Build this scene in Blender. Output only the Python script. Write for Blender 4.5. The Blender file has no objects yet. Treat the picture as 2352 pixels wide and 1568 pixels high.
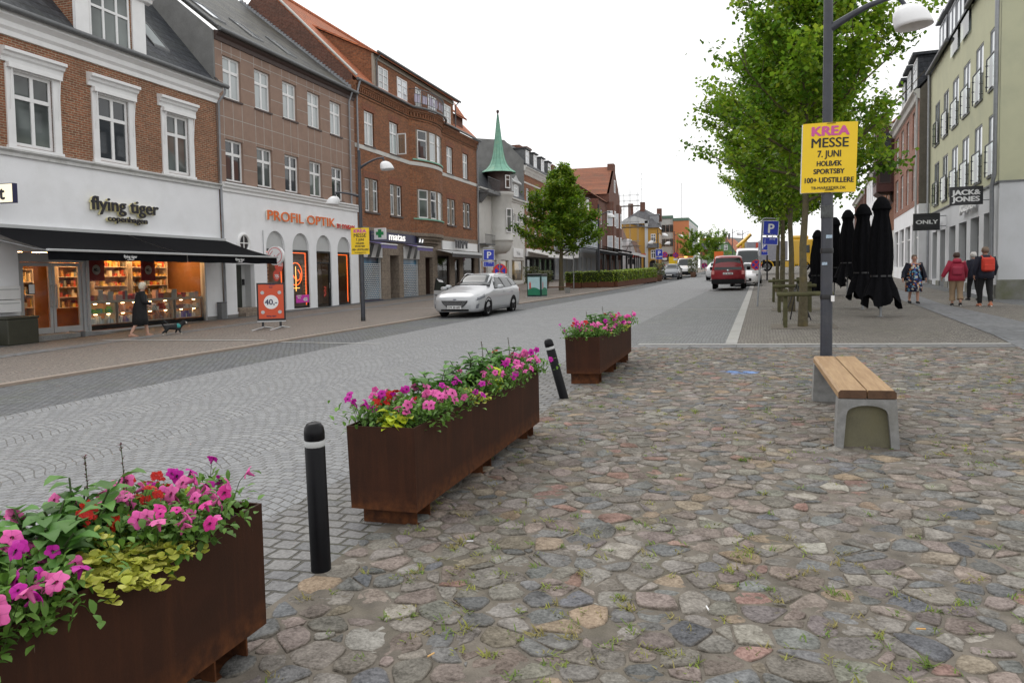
import bpy, bmesh, math, random
import numpy as np
from mathutils import Vector, Matrix, noise as mnoise
R_ = random.Random(7)
rad = math.radians
scene = bpy.context.scene
COL = scene.collection

# ------------------------------------------------------------------ camera
CF, CPX, CPY = 1750.0, 1176.0, 726.0          # focal length and principal point, in pixels of a 2352 px wide photo
ROLL, PITCH, YAW, EYE = .0155, rad(3.04), rad(18.1), 1.72
GA, GB = .0135, .0174                         # the ground rises gently to the right and up the street
def V3(*a): return np.array(a, float)
cR = V3(math.cos(YAW), math.sin(YAW), 0); cFH = V3(-math.sin(YAW), math.cos(YAW), 0); cZ = V3(0, 0, 1)
cFW = math.cos(PITCH) * cFH - math.sin(PITCH) * cZ
cDN = -math.cos(PITCH) * cZ - math.sin(PITCH) * cFH
cX = math.cos(ROLL) * cR + math.sin(ROLL) * cDN
cY = math.sin(ROLL) * cR - math.cos(ROLL) * cDN
cam = bpy.data.cameras.new("camera"); camo = bpy.data.objects.new("camera", cam); COL.objects.link(camo)
m = Matrix.Identity(4)
for i in range(3):
    m[i][0] = cX[i]; m[i][1] = cY[i]; m[i][2] = -cFW[i]
m[2][3] = EYE
camo.matrix_world = m
cam.sensor_width = 36; cam.lens = 36 * CF / 2352; cam.shift_y = -(784 - CPY) / 2352
cam.clip_start = .05; cam.clip_end = 3000
scene.camera = camo
scene.render.resolution_x = 1024; scene.render.resolution_y = 682

# ------------------------------------------------------------------ sky and sun (bright overcast)
SUN_EL, SUN_AZ = rad(52), rad(-55)            # high, from the left and up the street
w = bpy.data.worlds.new("World"); scene.world = w; w.use_nodes = True
nt = w.node_tree; nd = nt.nodes; lk = nt.links
bg = nd["Background"]
sky = nd.new("ShaderNodeTexSky"); sky.sky_type = 'NISHITA'; sky.sun_disc = False
sky.sun_elevation = SUN_EL; sky.sun_rotation = SUN_AZ; sky.air_density = 1.0; sky.dust_density = 2.0
hs = nd.new("ShaderNodeHueSaturation"); hs.inputs["Saturation"].default_value = .12; hs.inputs["Value"].default_value = 1.0
lk.new(sky.outputs[0], hs.inputs["Color"])
tc = nd.new("ShaderNodeTexCoord"); nz = nd.new("ShaderNodeTexNoise"); nz.inputs["Scale"].default_value = 2.2; nz.inputs["Detail"].default_value = 5
lk.new(tc.outputs["Generated"], nz.inputs["Vector"])
cr = nd.new("ShaderNodeMapRange"); cr.inputs[1].default_value = .3; cr.inputs[2].default_value = .7; cr.inputs[3].default_value = 11.4; cr.inputs[4].default_value = 13.8
lk.new(nz.outputs["Fac"], cr.inputs[0])
mx = nd.new("ShaderNodeMix"); mx.data_type = 'RGBA'; mx.inputs["Factor"].default_value = .8
lk.new(hs.outputs[0], mx.inputs["A"]); lk.new(cr.outputs[0], mx.inputs["B"])
lk.new(mx.outputs["Result"], bg.inputs["Color"])
bg.inputs["Strength"].default_value = .115
sl = bpy.data.lights.new("sun", 'SUN'); sl.energy = 1.0; sl.angle = rad(40); sl.color = (1, .97, .93)
so = bpy.data.objects.new("sun", sl); COL.objects.link(so)
sd = Vector((math.sin(SUN_AZ) * math.cos(SUN_EL), math.cos(SUN_AZ) * math.cos(SUN_EL), math.sin(SUN_EL)))
so.rotation_euler = sd.to_track_quat('Z', 'Y').to_euler(); so.location = sd * 50
vs = scene.view_settings; vs.view_transform = 'Standard'; vs.look = 'None'; vs.gamma = 1; vs.exposure = 0.0
scene.render.engine = 'CYCLES'
cy = scene.cycles; cy.use_denoising = True; cy.max_bounces = 6; cy.diffuse_bounces = 3; cy.glossy_bounces = 3; cy.transmission_bounces = 4; cy.transparent_max_bounces = 12
cy.caustics_reflective = False; cy.caustics_refractive = False

# ------------------------------------------------------------------ where a photo pixel lies in the place
def ray(px, py):
    dx, dy = (px - CPX) / CF, (py - CPY) / CF
    return dx * cX - dy * cY + cFW
def gz(x, y):
    return GA * x + GB * min(y, 170)
def G(px, py, dz=0.0):                        # the point of the ground seen at that pixel
    d = ray(px, py); t = (dz - EYE) / (d[2] - GA * d[0] - GB * d[1]); p = t * d; return V3(p[0], p[1], EYE + p[2])
def atY(px, py, Y):
    d = ray(px, py); p = d * (Y / d[1]); return V3(p[0], p[1], EYE + p[2])
def pxw(npx, p):                              # metres covered by n photo pixels at point p
    q = np.array(p) - V3(0, 0, EYE); return npx * float(q @ cFW) / CF

# ------------------------------------------------------------------ tags
def tag(o, label=None, cat=None, group=None, kind=None):
    if label: o['label'] = label
    if cat: o['category'] = cat
    if group: o['group'] = group
    if kind: o['kind'] = kind
    return o
def empty(name, loc, rz=0.0, label=None, cat=None, group=None):
    o = bpy.data.objects.new(name, None); COL.objects.link(o); o.empty_display_size = .2
    o.location = loc; o.rotation_euler = (0, 0, rz); return tag(o, label, cat, group)
def copy_tree(o, parent=None):
    c = o.copy(); COL.objects.link(c)
    if parent is not None: c.parent = parent
    for ch in o.children: copy_tree(ch, c)
    return c

# ------------------------------------------------------------------ mesh builder
class MB:
    def __init__(s): s.v = []; s.f = []; s.m = []; s.sm = []
    def add(s, vs, fs, mi=0, smooth=False):
        b = len(s.v); s.v.extend(tuple(map(float, p)) for p in vs)
        for f in fs: s.f.append([b + i for i in f]); s.m.append(mi); s.sm.append(smooth)
        return s
    def quad(s, a, b, c, d, mi=0): return s.add([a, b, c, d], [[0, 1, 2, 3]], mi)
    def poly(s, pts, mi=0): return s.add(pts, [list(range(len(pts)))], mi)
    def box(s, x0, x1, y0, y1, z0, z1, mi=0):
        v = [(x0, y0, z0), (x1, y0, z0), (x1, y1, z0), (x0, y1, z0), (x0, y0, z1), (x1, y0, z1), (x1, y1, z1), (x0, y1, z1)]
        return s.add(v, [[0, 3, 2, 1], [4, 5, 6, 7], [0, 1, 5, 4], [1, 2, 6, 5], [2, 3, 7, 6], [3, 0, 4, 7]], mi)
    def bevbox(s, x0, x1, y0, y1, z0, z1, b=.01, mi=0):
        bm = bmesh.new(); r = bmesh.ops.create_cube(bm, size=1)
        for v in bm.verts: v.co = Vector(((x0 + x1) / 2 + v.co.x * (x1 - x0), (y0 + y1) / 2 + v.co.y * (y1 - y0), (z0 + z1) / 2 + v.co.z * (z1 - z0)))
        bmesh.ops.bevel(bm, geom=bm.edges[:], offset=b, segments=2, affect='EDGES', profile=.5)
        s.addbm(bm, mi); return s
    def addbm(s, bm, mi=0, smooth=False):
        bm.verts.index_update(); s.add([v.co[:] for v in bm.verts], [[v.index for v in f.verts] for f in bm.faces], mi, smooth); bm.free()
    def prism(s, pts, h, axis='z', mi=0):     # polygon extruded along an axis; pts are 3D, h a vector
        n = len(pts); p = [np.array(q, float) for q in pts]; q = [a + np.array(h, float) for a in p]
        return s.add(p + q, [list(range(n))[::-1], list(range(n, 2 * n))] + [[i, (i + 1) % n, n + (i + 1) % n, n + i] for i in range(n)], mi)
    def tube(s, pts, r, n=10, mi=0, cap=True, smooth=True):
        P = [Vector(p) for p in pts]; rr = r if isinstance(r, (list, tuple)) else [r] * len(P)
        ring = []; up = None; vs = []
        for i, p in enumerate(P):
            t = (P[min(i + 1, len(P) - 1)] - P[max(i - 1, 0)]).normalized()
            if up is None:
                up = Vector((0, 0, 1)) if abs(t.z) < .9 else Vector((1, 0, 0))
            a = t.cross(up).normalized(); b = a.cross(t).normalized(); up = b
            for k in range(n):
                an = 2 * math.pi * k / n; vs.append(p + (a * math.cos(an) + b * math.sin(an)) * rr[i])
        fs = []
        for i in range(len(P) - 1):
            for k in range(n):
                k2 = (k + 1) % n; fs.append([i * n + k, i * n + k2, (i + 1) * n + k2, (i + 1) * n + k])
        s.add(vs, fs, mi, smooth)
        if cap:
            s.add(vs[:n], [list(range(n))[::-1]], mi); s.add(vs[-n:], [list(range(n))], mi)
        return s
    def lathe(s, prof, n=24, c=(0, 0, 0), mi=0, smooth=True, a0=0, a1=2 * math.pi):
        full = abs(a1 - a0 - 2 * math.pi) < 1e-6; k = n if full else n + 1; vs = []
        for r, z in prof:
            for i in range(k):
                an = a0 + (a1 - a0) * i / n; vs.append((c[0] + r * math.cos(an), c[1] + r * math.sin(an), c[2] + z))
        fs = []
        for j in range(len(prof) - 1):
            for i in range(n):
                i2 = (i + 1) % k; fs.append([j * k + i, j * k + i2, (j + 1) * k + i2, (j + 1) * k + i])
        return s.add(vs, fs, mi, smooth)
    def xf(s, M, since=0):
        for i in range(since, len(s.v)): s.v[i] = tuple(M @ Vector(s.v[i]))
        return s
    def build(s, name, mats, parent=None, off=(0, 0, 0), loc=None):
        me = bpy.data.meshes.new(name)
        if off != (0, 0, 0): s.v = [(a - off[0], b - off[1], c - off[2]) for a, b, c in s.v]
        me.from_pydata(s.v, [], s.f)
        if not isinstance(mats, (list, tuple)): mats = [mats]
        for mm in mats: me.materials.append(mm)
        if len(mats) > 1: me.polygons.foreach_set("material_index", s.m)
        me.polygons.foreach_set("use_smooth", s.sm)
        me.update()
        o = bpy.data.objects.new(name, me); COL.objects.link(o)
        if parent is not None: o.parent = parent
        if loc is not None: o.location = loc
        return o
def text(name, body, size, mat, parent, loc, rot, extrude=.005, bold=0.0, align='CENTER', sx=1.0, spacing=1.0, fit=None):
    cu = bpy.data.curves.new(name, 'FONT'); cu.body = body; cu.size = size; cu.extrude = extrude
    cu.align_x = align; cu.align_y = 'BOTTOM_BASELINE'; cu.space_character = spacing; cu.materials.append(mat); cu.resolution_u = 4
    o = bpy.data.objects.new(name, cu); COL.objects.link(o); o.parent = parent
    me = bpy.data.meshes.new_from_object(o); bpy.data.objects.remove(o); bpy.data.curves.remove(cu)
    me.materials.clear(); me.materials.append(mat); o = bpy.data.objects.new(name, me); COL.objects.link(o); o.parent = parent
    if bold:                                       # heavier strokes: the glyphs repeated a hair's breadth apart
        n = len(me.vertices); co = np.empty(n * 3); me.vertices.foreach_get("co", co); co = co.reshape(-1, 3); fs = [list(q.vertices) for q in me.polygons]; V = []; F = []
        for k, (dx, dy) in enumerate(((-bold, 0), (bold, 0), (0, -bold * .6), (0, bold * .6))): V += [(a + dx, b + dy, c - k * .0003) for a, b, c in co]; F += [[i + k * n for i in f] for f in fs]
        me.clear_geometry(); me.from_pydata(V, [], F); me.update()
    if fit:
        xs = [v.co.x for v in me.vertices]; sx = fit / max(max(xs) - min(xs), 1e-4)
    o.location = loc; o.rotation_euler = rot; o.scale = (sx, 1, 1); return o

# ------------------------------------------------------------------ materials
MATS = {}
def newmat(name):
    mt = bpy.data.materials.new(name); mt.use_nodes = True; MATS[name] = mt
    return mt, mt.node_tree.nodes, mt.node_tree.links, mt.node_tree.nodes["Principled BSDF"]
def _mix(nd, lk, fac, a, b, mode='MIX'):
    n = nd.new("ShaderNodeMix"); n.data_type = 'RGBA'; n.blend_type = mode
    for sock, v in (("Factor", fac), ("A", a), ("B", b)):
        if hasattr(v, 'links') or isinstance(v, bpy.types.NodeSocket): lk.new(v, n.inputs[sock])
        elif sock == "Factor": n.inputs[sock].default_value = v
        else: n.inputs[sock].default_value = (*v, 1) if len(v) == 3 else v
    return n.outputs["Result"]
def _math(nd, lk, op, a, b=None):
    n = nd.new("ShaderNodeMath"); n.operation = op
    for i, v in enumerate((a, b)):
        if v is None: continue
        if isinstance(v, bpy.types.NodeSocket): lk.new(v, n.inputs[i])
        else: n.inputs[i].default_value = v
    return n.outputs[0]
def _noise(nd, lk, vec, scale, detail=3, rough=.55):
    n = nd.new("ShaderNodeTexNoise"); n.inputs["Scale"].default_value = scale; n.inputs["Detail"].default_value = detail; n.inputs["Roughness"].default_value = rough
    if vec is not None: lk.new(vec, n.inputs["Vector"])
    return n.outputs["Fac"]
def _ramp(nd, lk, fac, lo, hi, a=0.0, b=1.0):
    n = nd.new("ShaderNodeMapRange"); n.inputs[1].default_value = lo; n.inputs[2].default_value = hi; n.inputs[3].default_value = a; n.inputs[4].default_value = b
    lk.new(fac, n.inputs[0]); return n.outputs[0]
def _bump(nd, lk, h, dist, strength, b):
    n = nd.new("ShaderNodeBump"); n.inputs["Distance"].default_value = dist; n.inputs["Strength"].default_value = strength
    lk.new(h, n.inputs["Height"]); lk.new(n.outputs[0], b.inputs["Normal"])
def obj_xyz(nd, lk):
    t = nd.new("ShaderNodeTexCoord"); s = nd.new("ShaderNodeSeparateXYZ"); lk.new(t.outputs["Object"], s.inputs[0]); return t.outputs["Object"], s.outputs
def flat(name, col, rough=.6, var=.12, scale=6.0, bump=0.0, metal=0.0, spec=.5, dirt=None, dscale=1.2, coat=0.0, fine=60.0):
    mt, nd, lk, b = newmat(name); v, _ = obj_xyz(nd, lk)
    n1 = _noise(nd, lk, v, scale, 4); n2 = _noise(nd, lk, v, fine, 2)
    k = _math(nd, lk, 'ADD', _math(nd, lk, 'MULTIPLY', n1, .7), _math(nd, lk, 'MULTIPLY', n2, .3))
    lo = tuple(c * (1 - var) for c in col); hi = tuple(min(1, c * (1 + var)) for c in col)
    c = _mix(nd, lk, _ramp(nd, lk, k, .3, .7), lo, hi)
    if dirt:
        d = _ramp(nd, lk, _noise(nd, lk, v, dscale, 6, .65), .5, .75, 0, .7); c = _mix(nd, lk, d, c, dirt)
    lk.new(c, b.inputs["Base Color"]); b.inputs["Roughness"].default_value = rough; b.inputs["Metallic"].default_value = metal
    b.inputs["Specular IOR Level"].default_value = spec; b.inputs["Coat Weight"].default_value = coat; b.inputs["Coat Roughness"].default_value = .05
    if bump: _bump(nd, lk, k, bump, .6, b)
    return mt
def brick(name, c1, c2, mortar, bw=.24, bh=.072, ms=.011, offset=.5, bump=.006, rough=.85, stain=(.08, .07, .06), stain_amt=.5, horiz=False, sx=1.0, jitter=0.0):
    mt, nd, lk, b = newmat(name); v, x = obj_xyz(nd, lk)
    cb = nd.new("ShaderNodeCombineXYZ")
    if horiz: lk.new(x[0], cb.inputs[0]); lk.new(x[1], cb.inputs[1])
    else:
        lk.new(_math(nd, lk, 'ADD', x[0], x[1]), cb.inputs[0]); lk.new(x[2], cb.inputs[1])
    t = nd.new("ShaderNodeTexBrick"); t.offset = offset; t.inputs["Scale"].default_value = 1; t.inputs["Brick Width"].default_value = bw; t.inputs["Row Height"].default_value = bh
    t.inputs["Mortar Size"].default_value = ms; t.inputs["Mortar Smooth"].default_value = .2; t.inputs["Bias"].default_value = -.1
    t.inputs["Color1"].default_value = (*c1, 1); t.inputs["Color2"].default_value = (*c2, 1); t.inputs["Mortar"].default_value = (*mortar, 1)
    lk.new(cb.outputs[0], t.inputs["Vector"])
    n = _ramp(nd, lk, _noise(nd, lk, v, .9, 5, .6), .45, .75, 0, stain_amt)
    n2 = _noise(nd, lk, v, 9, 3)
    c = _mix(nd, lk, .35, t.outputs["Color"], _mix(nd, lk, _ramp(nd, lk, n2, .3, .7), (0, 0, 0), (1, 1, 1)), 'SOFT_LIGHT')
    c = _mix(nd, lk, n, c, stain)
    lk.new(c, b.inputs["Base Color"]); b.inputs["Roughness"].default_value = rough; b.inputs["Specular IOR Level"].default_value = .25
    if bump: _bump(nd, lk, _math(nd, lk, 'SUBTRACT', 1.0, t.outputs["Fac"]), bump, .8, b)
    return mt
def setts(name, c1, c2, mortar, W=1.25, A=.16, bw=.105, bh=.1, ms=.011, moss=.0, rot=0.0, patch=.25, bump=.012, dirtcol=(.10, .095, .085)):
    mt, nd, lk, b = newmat(name); v, x0 = obj_xyz(nd, lk)
    mp = nd.new("ShaderNodeMapping"); mp.inputs["Rotation"].default_value = (0, 0, rot); lk.new(v, mp.inputs["Vector"])
    sp = nd.new("ShaderNodeSeparateXYZ"); lk.new(mp.outputs[0], sp.inputs[0]); x = sp.outputs
    wob = nd.new("ShaderNodeTexNoise"); wob.inputs["Scale"].default_value = 2.3; wob.inputs["Detail"].default_value = 3; lk.new(v, wob.inputs["Vector"])
    ws = nd.new("ShaderNodeSeparateColor"); lk.new(wob.outputs["Color"], ws.inputs[0])
    xx = _math(nd, lk, 'ADD', x[0], _math(nd, lk, 'MULTIPLY', ws.outputs[0], .12)); yy = _math(nd, lk, 'ADD', x[1], _math(nd, lk, 'MULTIPLY', ws.outputs[1], .12))
    if A:
        u = _math(nd, lk, 'SUBTRACT', _math(nd, lk, 'FRACT', _math(nd, lk, 'DIVIDE', xx, W)), .5)
        yy = _math(nd, lk, 'ADD', yy, _math(nd, lk, 'MULTIPLY', _math(nd, lk, 'MULTIPLY', u, u), 4 * A * 1.6))
    cb = nd.new("ShaderNodeCombineXYZ"); lk.new(xx, cb.inputs[0]); lk.new(yy, cb.inputs[1])
    t = nd.new("ShaderNodeTexBrick"); t.offset = .5; t.inputs["Scale"].default_value = 1; t.inputs["Brick Width"].default_value = bw; t.inputs["Row Height"].default_value = bh
    t.inputs["Mortar Size"].default_value = ms; t.inputs["Mortar Smooth"].default_value = .5; t.inputs["Bias"].default_value = 0
    t.inputs["Color1"].default_value = (*c1, 1); t.inputs["Color2"].default_value = (*c2, 1); t.inputs["Mortar"].default_value = (*mortar, 1)
    lk.new(cb.outputs[0], t.inputs["Vector"])
    big = _ramp(nd, lk, _noise(nd, lk, v, .35, 5, .6), .35, .7, 0, patch)
    c = _mix(nd, lk, big, t.outputs["Color"], dirtcol)
    fn = _noise(nd, lk, v, 45, 3); c = _mix(nd, lk, .45, c, _mix(nd, lk, _ramp(nd, lk, fn, .3, .7), (.15, .15, .15), (.85, .85, .85)), 'SOFT_LIGHT')
    if moss:
        mm = _math(nd, lk, 'MULTIPLY', _ramp(nd, lk, _noise(nd, lk, v, .8, 5, .65), .5, .62, 0, moss), _ramp(nd, lk, t.outputs["Fac"], 0, 1, .25, 1))
        c = _mix(nd, lk, mm, c, (.10, .12, .03))
    lk.new(c, b.inputs["Base Color"]); b.inputs["Roughness"].default_value = .75; b.inputs["Specular IOR Level"].default_value = .35
    h = _math(nd, lk, 'ADD', _math(nd, lk, 'SUBTRACT', 1.0, t.outputs["Fac"]), _math(nd, lk, 'MULTIPLY', fn, .35))
    _bump(nd, lk, h, bump, 1.0, b)
    return mt
def tiles(name, c1, c2, gap, tw=.24, th=.33, kz=1.35, bump=.03, stain=(.09, .08, .06), amt=.4):
    mt, nd, lk, b = newmat(name); v, x = obj_xyz(nd, lk)
    cb = nd.new("ShaderNodeCombineXYZ"); lk.new(x[0], cb.inputs[0]); lk.new(_math(nd, lk, 'MULTIPLY', x[2], kz), cb.inputs[1])
    t = nd.new("ShaderNodeTexBrick"); t.offset = 0; t.inputs["Scale"].default_value = 1; t.inputs["Brick Width"].default_value = tw; t.inputs["Row Height"].default_value = th
    t.inputs["Mortar Size"].default_value = .03; t.inputs["Mortar Smooth"].default_value = .8
    t.inputs["Color1"].default_value = (*c1, 1); t.inputs["Color2"].default_value = (*c2, 1); t.inputs["Mortar"].default_value = (*gap, 1)
    lk.new(cb.outputs[0], t.inputs["Vector"])
    n = _ramp(nd, lk, _noise(nd, lk, v, .8, 5, .6), .45, .75, 0, amt); c = _mix(nd, lk, n, t.outputs["Color"], stain)
    lk.new(c, b.inputs["Base Color"]); b.inputs["Roughness"].default_value = .8
    wv = _math(nd, lk, 'SINE', _math(nd, lk, 'MULTIPLY', x[0], 2 * math.pi / tw))
    h = _math(nd, lk, 'ADD', _math(nd, lk, 'MULTIPLY', wv, .35), _math(nd, lk, 'SUBTRACT', 1.0, t.outputs["Fac"]))
    _bump(nd, lk, h, bump, .8, b)
    return mt
def slate(name, c1, c2, gap, tw=.3, th=.2, stain=(.1, .11, .09), amt=.3, kz=1.4, ms=.012):
    mt = brick(name, c1, c2, gap, bw=tw, bh=th, ms=ms, bump=.02, rough=.55, stain=stain, stain_amt=amt); return mt
def pane(name, col, rough=.03, var=.2, spec=.7):          # a window pane; col gives a dim room, a blind or a painted sky reflection
    mt, nd, lk, b = newmat(name); v, x = obj_xyz(nd, lk)
    n = _noise(nd, lk, v, .6, 2); c = _mix(nd, lk, _ramp(nd, lk, n, .35, .65), tuple(q * (1 - var) for q in col), tuple(min(1, q * (1 + var)) for q in col))
    lk.new(c, b.inputs["Base Color"]); b.inputs["Roughness"].default_value = rough; b.inputs["Specular IOR Level"].default_value = spec
    return mt
def glass(name, tint=(.93, .96, .95), ior=1.45):           # thin clear sheet: see-through with a mirror-like skin
    mt, nd, lk, b = newmat(name); nd.remove(b); out = nd["Material Output"]
    tr = nd.new("ShaderNodeBsdfTransparent"); tr.inputs[0].default_value = (*tint, 1)
    gl = nd.new("ShaderNodeBsdfGlossy"); gl.inputs["Roughness"].default_value = .02
    fr = nd.new("ShaderNodeFresnel"); fr.inputs[0].default_value = ior
    ms = nd.new("ShaderNodeMixShader"); lk.new(fr.outputs[0], ms.inputs[0]); lk.new(tr.outputs[0], ms.inputs[1]); lk.new(gl.outputs[0], ms.inputs[2])
    lk.new(ms.outputs[0], out.inputs[0]); return mt
def glow(name, col, strength):
    mt, nd, lk, b = newmat(name); b.inputs["Base Color"].default_value = (*col, 1); b.inputs["Emission Color"].default_value = (*col, 1); b.inputs["Emission Strength"].default_value = strength; return mt
def vcol(name, rough=.8, spec=.3, speck=.5, sscale=70.0, bump=.004, trans=0.0):        # colour of each piece from its own attribute
    mt, nd, lk, b = newmat(name); a = nd.new("ShaderNodeVertexColor"); a.layer_name = "Col"; v, _ = obj_xyz(nd, lk)
    n = _noise(nd, lk, v, sscale, 3, .65); n2 = _noise(nd, lk, v, sscale * .17, 3)
    k = _math(nd, lk, 'ADD', _math(nd, lk, 'MULTIPLY', n, .55), _math(nd, lk, 'MULTIPLY', n2, .45))
    c = _mix(nd, lk, speck, a.outputs["Color"], _mix(nd, lk, _ramp(nd, lk, k, .35, .65), (.05, .05, .05), (.95, .95, .95)), 'SOFT_LIGHT')
    lk.new(c, b.inputs["Base Color"]); b.inputs["Roughness"].default_value = rough; b.inputs["Specular IOR Level"].default_value = spec
    if bump: _bump(nd, lk, k, bump, .9, b)
    return mt
def leafmat(name, rough=.5, trans=.35):
    mt, nd, lk, b = newmat(name); a = nd.new("ShaderNodeVertexColor"); a.layer_name = "Col"
    lk.new(a.outputs["Color"], b.inputs["Base Color"]); b.inputs["Roughness"].default_value = rough; b.inputs["Specular IOR Level"].default_value = .35
    out = nd["Material Output"]; tl = nd.new("ShaderNodeBsdfTranslucent"); lk.new(a.outputs["Color"], tl.inputs[0])
    ms = nd.new("ShaderNodeMixShader"); ms.inputs[0].default_value = trans; lk.new(b.outputs[0], ms.inputs[1]); lk.new(tl.outputs[0], ms.inputs[2]); lk.new(ms.outputs[0], out.inputs[0])
    return mt
def setcol(o, cols):                           # one colour per face
    me = o.data; at = me.color_attributes.new("Col", 'FLOAT_COLOR', 'CORNER')
    tot = np.empty(len(me.polygons), int); me.polygons.foreach_get("loop_total", tot)
    arr = np.repeat(np.array(cols, float).reshape(-1, 3), tot, axis=0); at.data.foreach_set("color", np.hstack([arr, np.ones((len(arr), 1))]).ravel())
# ------------------------------------------------------------------ ground
M_sett = setts("road_setts", (.27, .275, .28), (.205, .21, .22), (.125, .12, .105), W=1.5, A=.2, bw=.125, bh=.105, ms=.007, patch=.35, dirtcol=(.20, .20, .20), bump=.009)
M_settdark = setts("dark_setts", (.165, .172, .182), (.105, .11, .12), (.06, .06, .052), W=1.0, A=0, bw=.13, bh=.1, ms=.011, moss=.35, patch=.4, bump=.022, dirtcol=(.15, .15, .15))
M_settrow = setts("row_setts", (.235, .228, .22), (.165, .165, .17), (.085, .08, .066), W=1.0, A=0, bw=.17, bh=.14, ms=.013, moss=.25, patch=.3, bump=.02, dirtcol=(.17, .165, .15))
M_settpink = setts("pavement_setts", (.265, .225, .19), (.20, .17, .15), (.115, .098, .08), W=1.1, A=.14, bw=.1, bh=.09, ms=.008, patch=.3, dirtcol=(.19, .168, .148))
M_settbrown = setts("right_pavement_setts", (.25, .228, .20), (.165, .15, .135), (.05, .045, .036), W=1.3, A=.16, bw=.13, bh=.11, ms=.012, bump=.022, patch=.35, dirtcol=(.155, .143, .128), moss=.12)  # joint colour darkened to carry the shade between the setts
M_kerb = flat("granite_kerb", (.34, .335, .32), rough=.8, var=.15, scale=4, fine=80, dirt=(.25, .24, .2))
M_kerbpink = flat("pink_kerb", (.31, .25, .205), rough=.8, var=.15, scale=4, fine=80, dirt=(.24, .22, .18))
M_flag = brick("slate_flags", (.15, .155, .165), (.19, .195, .205), (.09, .09, .09), bw=1.0, bh=.55, ms=.012, bump=.004, rough=.6, horiz=True, stain=(.13, .13, .13), stain_amt=.5)
M_band = brick("dark_paving_band", (.165, .165, .17), (.21, .21, .21), (.10, .10, .09), bw=.9, bh=.45, ms=.01, bump=.004, rough=.7, horiz=True, stain=(.14, .14, .13), stain_amt=.5)
M_sand = flat("joint_sand", (.14, .122, .10), rough=.95, var=.45, scale=7, fine=130, bump=.008, dirt=(.085, .078, .045), dscale=1.6)

def sheet(name, pts, off, mat, kind='structure', label=None):
    me = MB().poly([(x, y, gz(x, y) + off) for x, y in pts]); o = me.build(name, mat); tag(o, kind=kind); return o
def strip(name, left, right, off, mat, drop=0.0, kind='structure'):   # a ribbon between two edges given point by point
    b = MB(); n = len(left)
    v = [(x, y, gz(x, y) + off) for x, y in left] + [(x, y, gz(x, y) + off) for x, y in right]
    f = [[i, n + i, n + i + 1, i + 1] for i in range(n - 1)]
    if drop:
        v += [(x, y, z - drop) for x, y, z in v[n:2 * n]]; f += [[n + i, 2 * n + i, 2 * n + i + 1, n + i + 1] for i in range(n - 1)]
    b.add(v, f); o = b.build(name, mat); tag(o, kind=kind); return o

gb = MB(); ys = [-12, 60, 170, 900]
for i in range(3):
    gb.quad((-600, ys[i], gz(-600 if 0 else -60, ys[i]) if 0 else gz(-600, ys[i])), (600, ys[i], gz(600, ys[i])), (600, ys[i + 1], gz(600, ys[i + 1])), (-600, ys[i + 1], gz(-600, ys[i + 1])))
tag(gb.build("ground", M_settdark), kind='structure')
lk_y = [-4, 5, 10, 15, 21, 26, 33, 40, 47, 64, 100, 168]
kerbL = list(zip([-12.5, -12.2, -11.95, -11.6, -11.2, -10.9, -10.3, -9.6, -9.0, -8.5, -8.0, -8.0], lk_y))
lightL = list(zip([-9.3, -9.3, -9.35, -9.35, -9.15, -8.95, -8.4, -7.9, -7.3, -6.8, -6.4, -6.2], lk_y))
lightR = list(zip([-3.3, -3.3, -3.3, -3.3, -3.2, -3.1, -3.0, -2.8, -2.65, -2.5, -2.3, -2.3], lk_y))
strip("road", lightL, lightR, .004, M_sett)
strip("sett_rows", [(-3.3, -4), (-3.3, 15.55)], [(-2.42, -4), (-2.42, 15.55)], .004, M_settrow)
M_settmid = setts("lane_setts", (.235, .24, .245), (.165, .17, .178), (.08, .08, .07), W=1.0, A=0, bw=.15, bh=.11, ms=.011, moss=.2, patch=.4, bump=.022, dirtcol=(.18, .18, .18))
strip("parking_lane", [(x - .02, y) for x, y in lightR[3:]], [(-.68, y) for x, y in lightR[3:4]] + [(-.68 + .25 * (y - 16) / 152, y) for x, y in lightR[4:]], .007, M_settmid)
# left pavement, raised a little behind a pink kerb
P0 = .045
strip("pavement", [(-30, y) for _, y in kerbL], [(x - .16, y) for x, y in kerbL], P0, M_settpink)
strip("kerb", [(x - .16, y) for x, y in kerbL], kerbL, P0 + .004, M_kerbpink, drop=.08)
def lband(name, pts, wd, mat, off=.008):
    strip(name, [(x - wd / 2, y) for x, y in pts], [(x + wd / 2, y) for x, y in pts], P0 + off, mat)
lband("paving_band", [(-16.3, 8), (-16.75, 16), (-17.0, 24), (-17.4, 40)], .62, M_band)
strip("paving_edge", [(-30, 4), (-30, 60)], [(-18.75, 4), (-20.3, 60)], P0 + .006, M_settdark)
for (xa, xb, y) in ((-17.5, -12.0, 16.6), (-19.3, -11.3, 29.9)):
    sheet("paving_line", [(xa, y - .07), (xb, y - .25), (xb, y - .07), (xa, y + .11)], P0 + .010, M_kerb)
sheet("paving_line", [(-11.5, 16.35), (-8.5, 15.95), (-8.5, 16.07), (-11.5, 16.5)], .010, M_kerb)
sheet("paving_line", [(-10.7, 29.3), (-.75, 26.9), (-.75, 27.0), (-10.7, 29.4)], .010, M_kerb)
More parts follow.
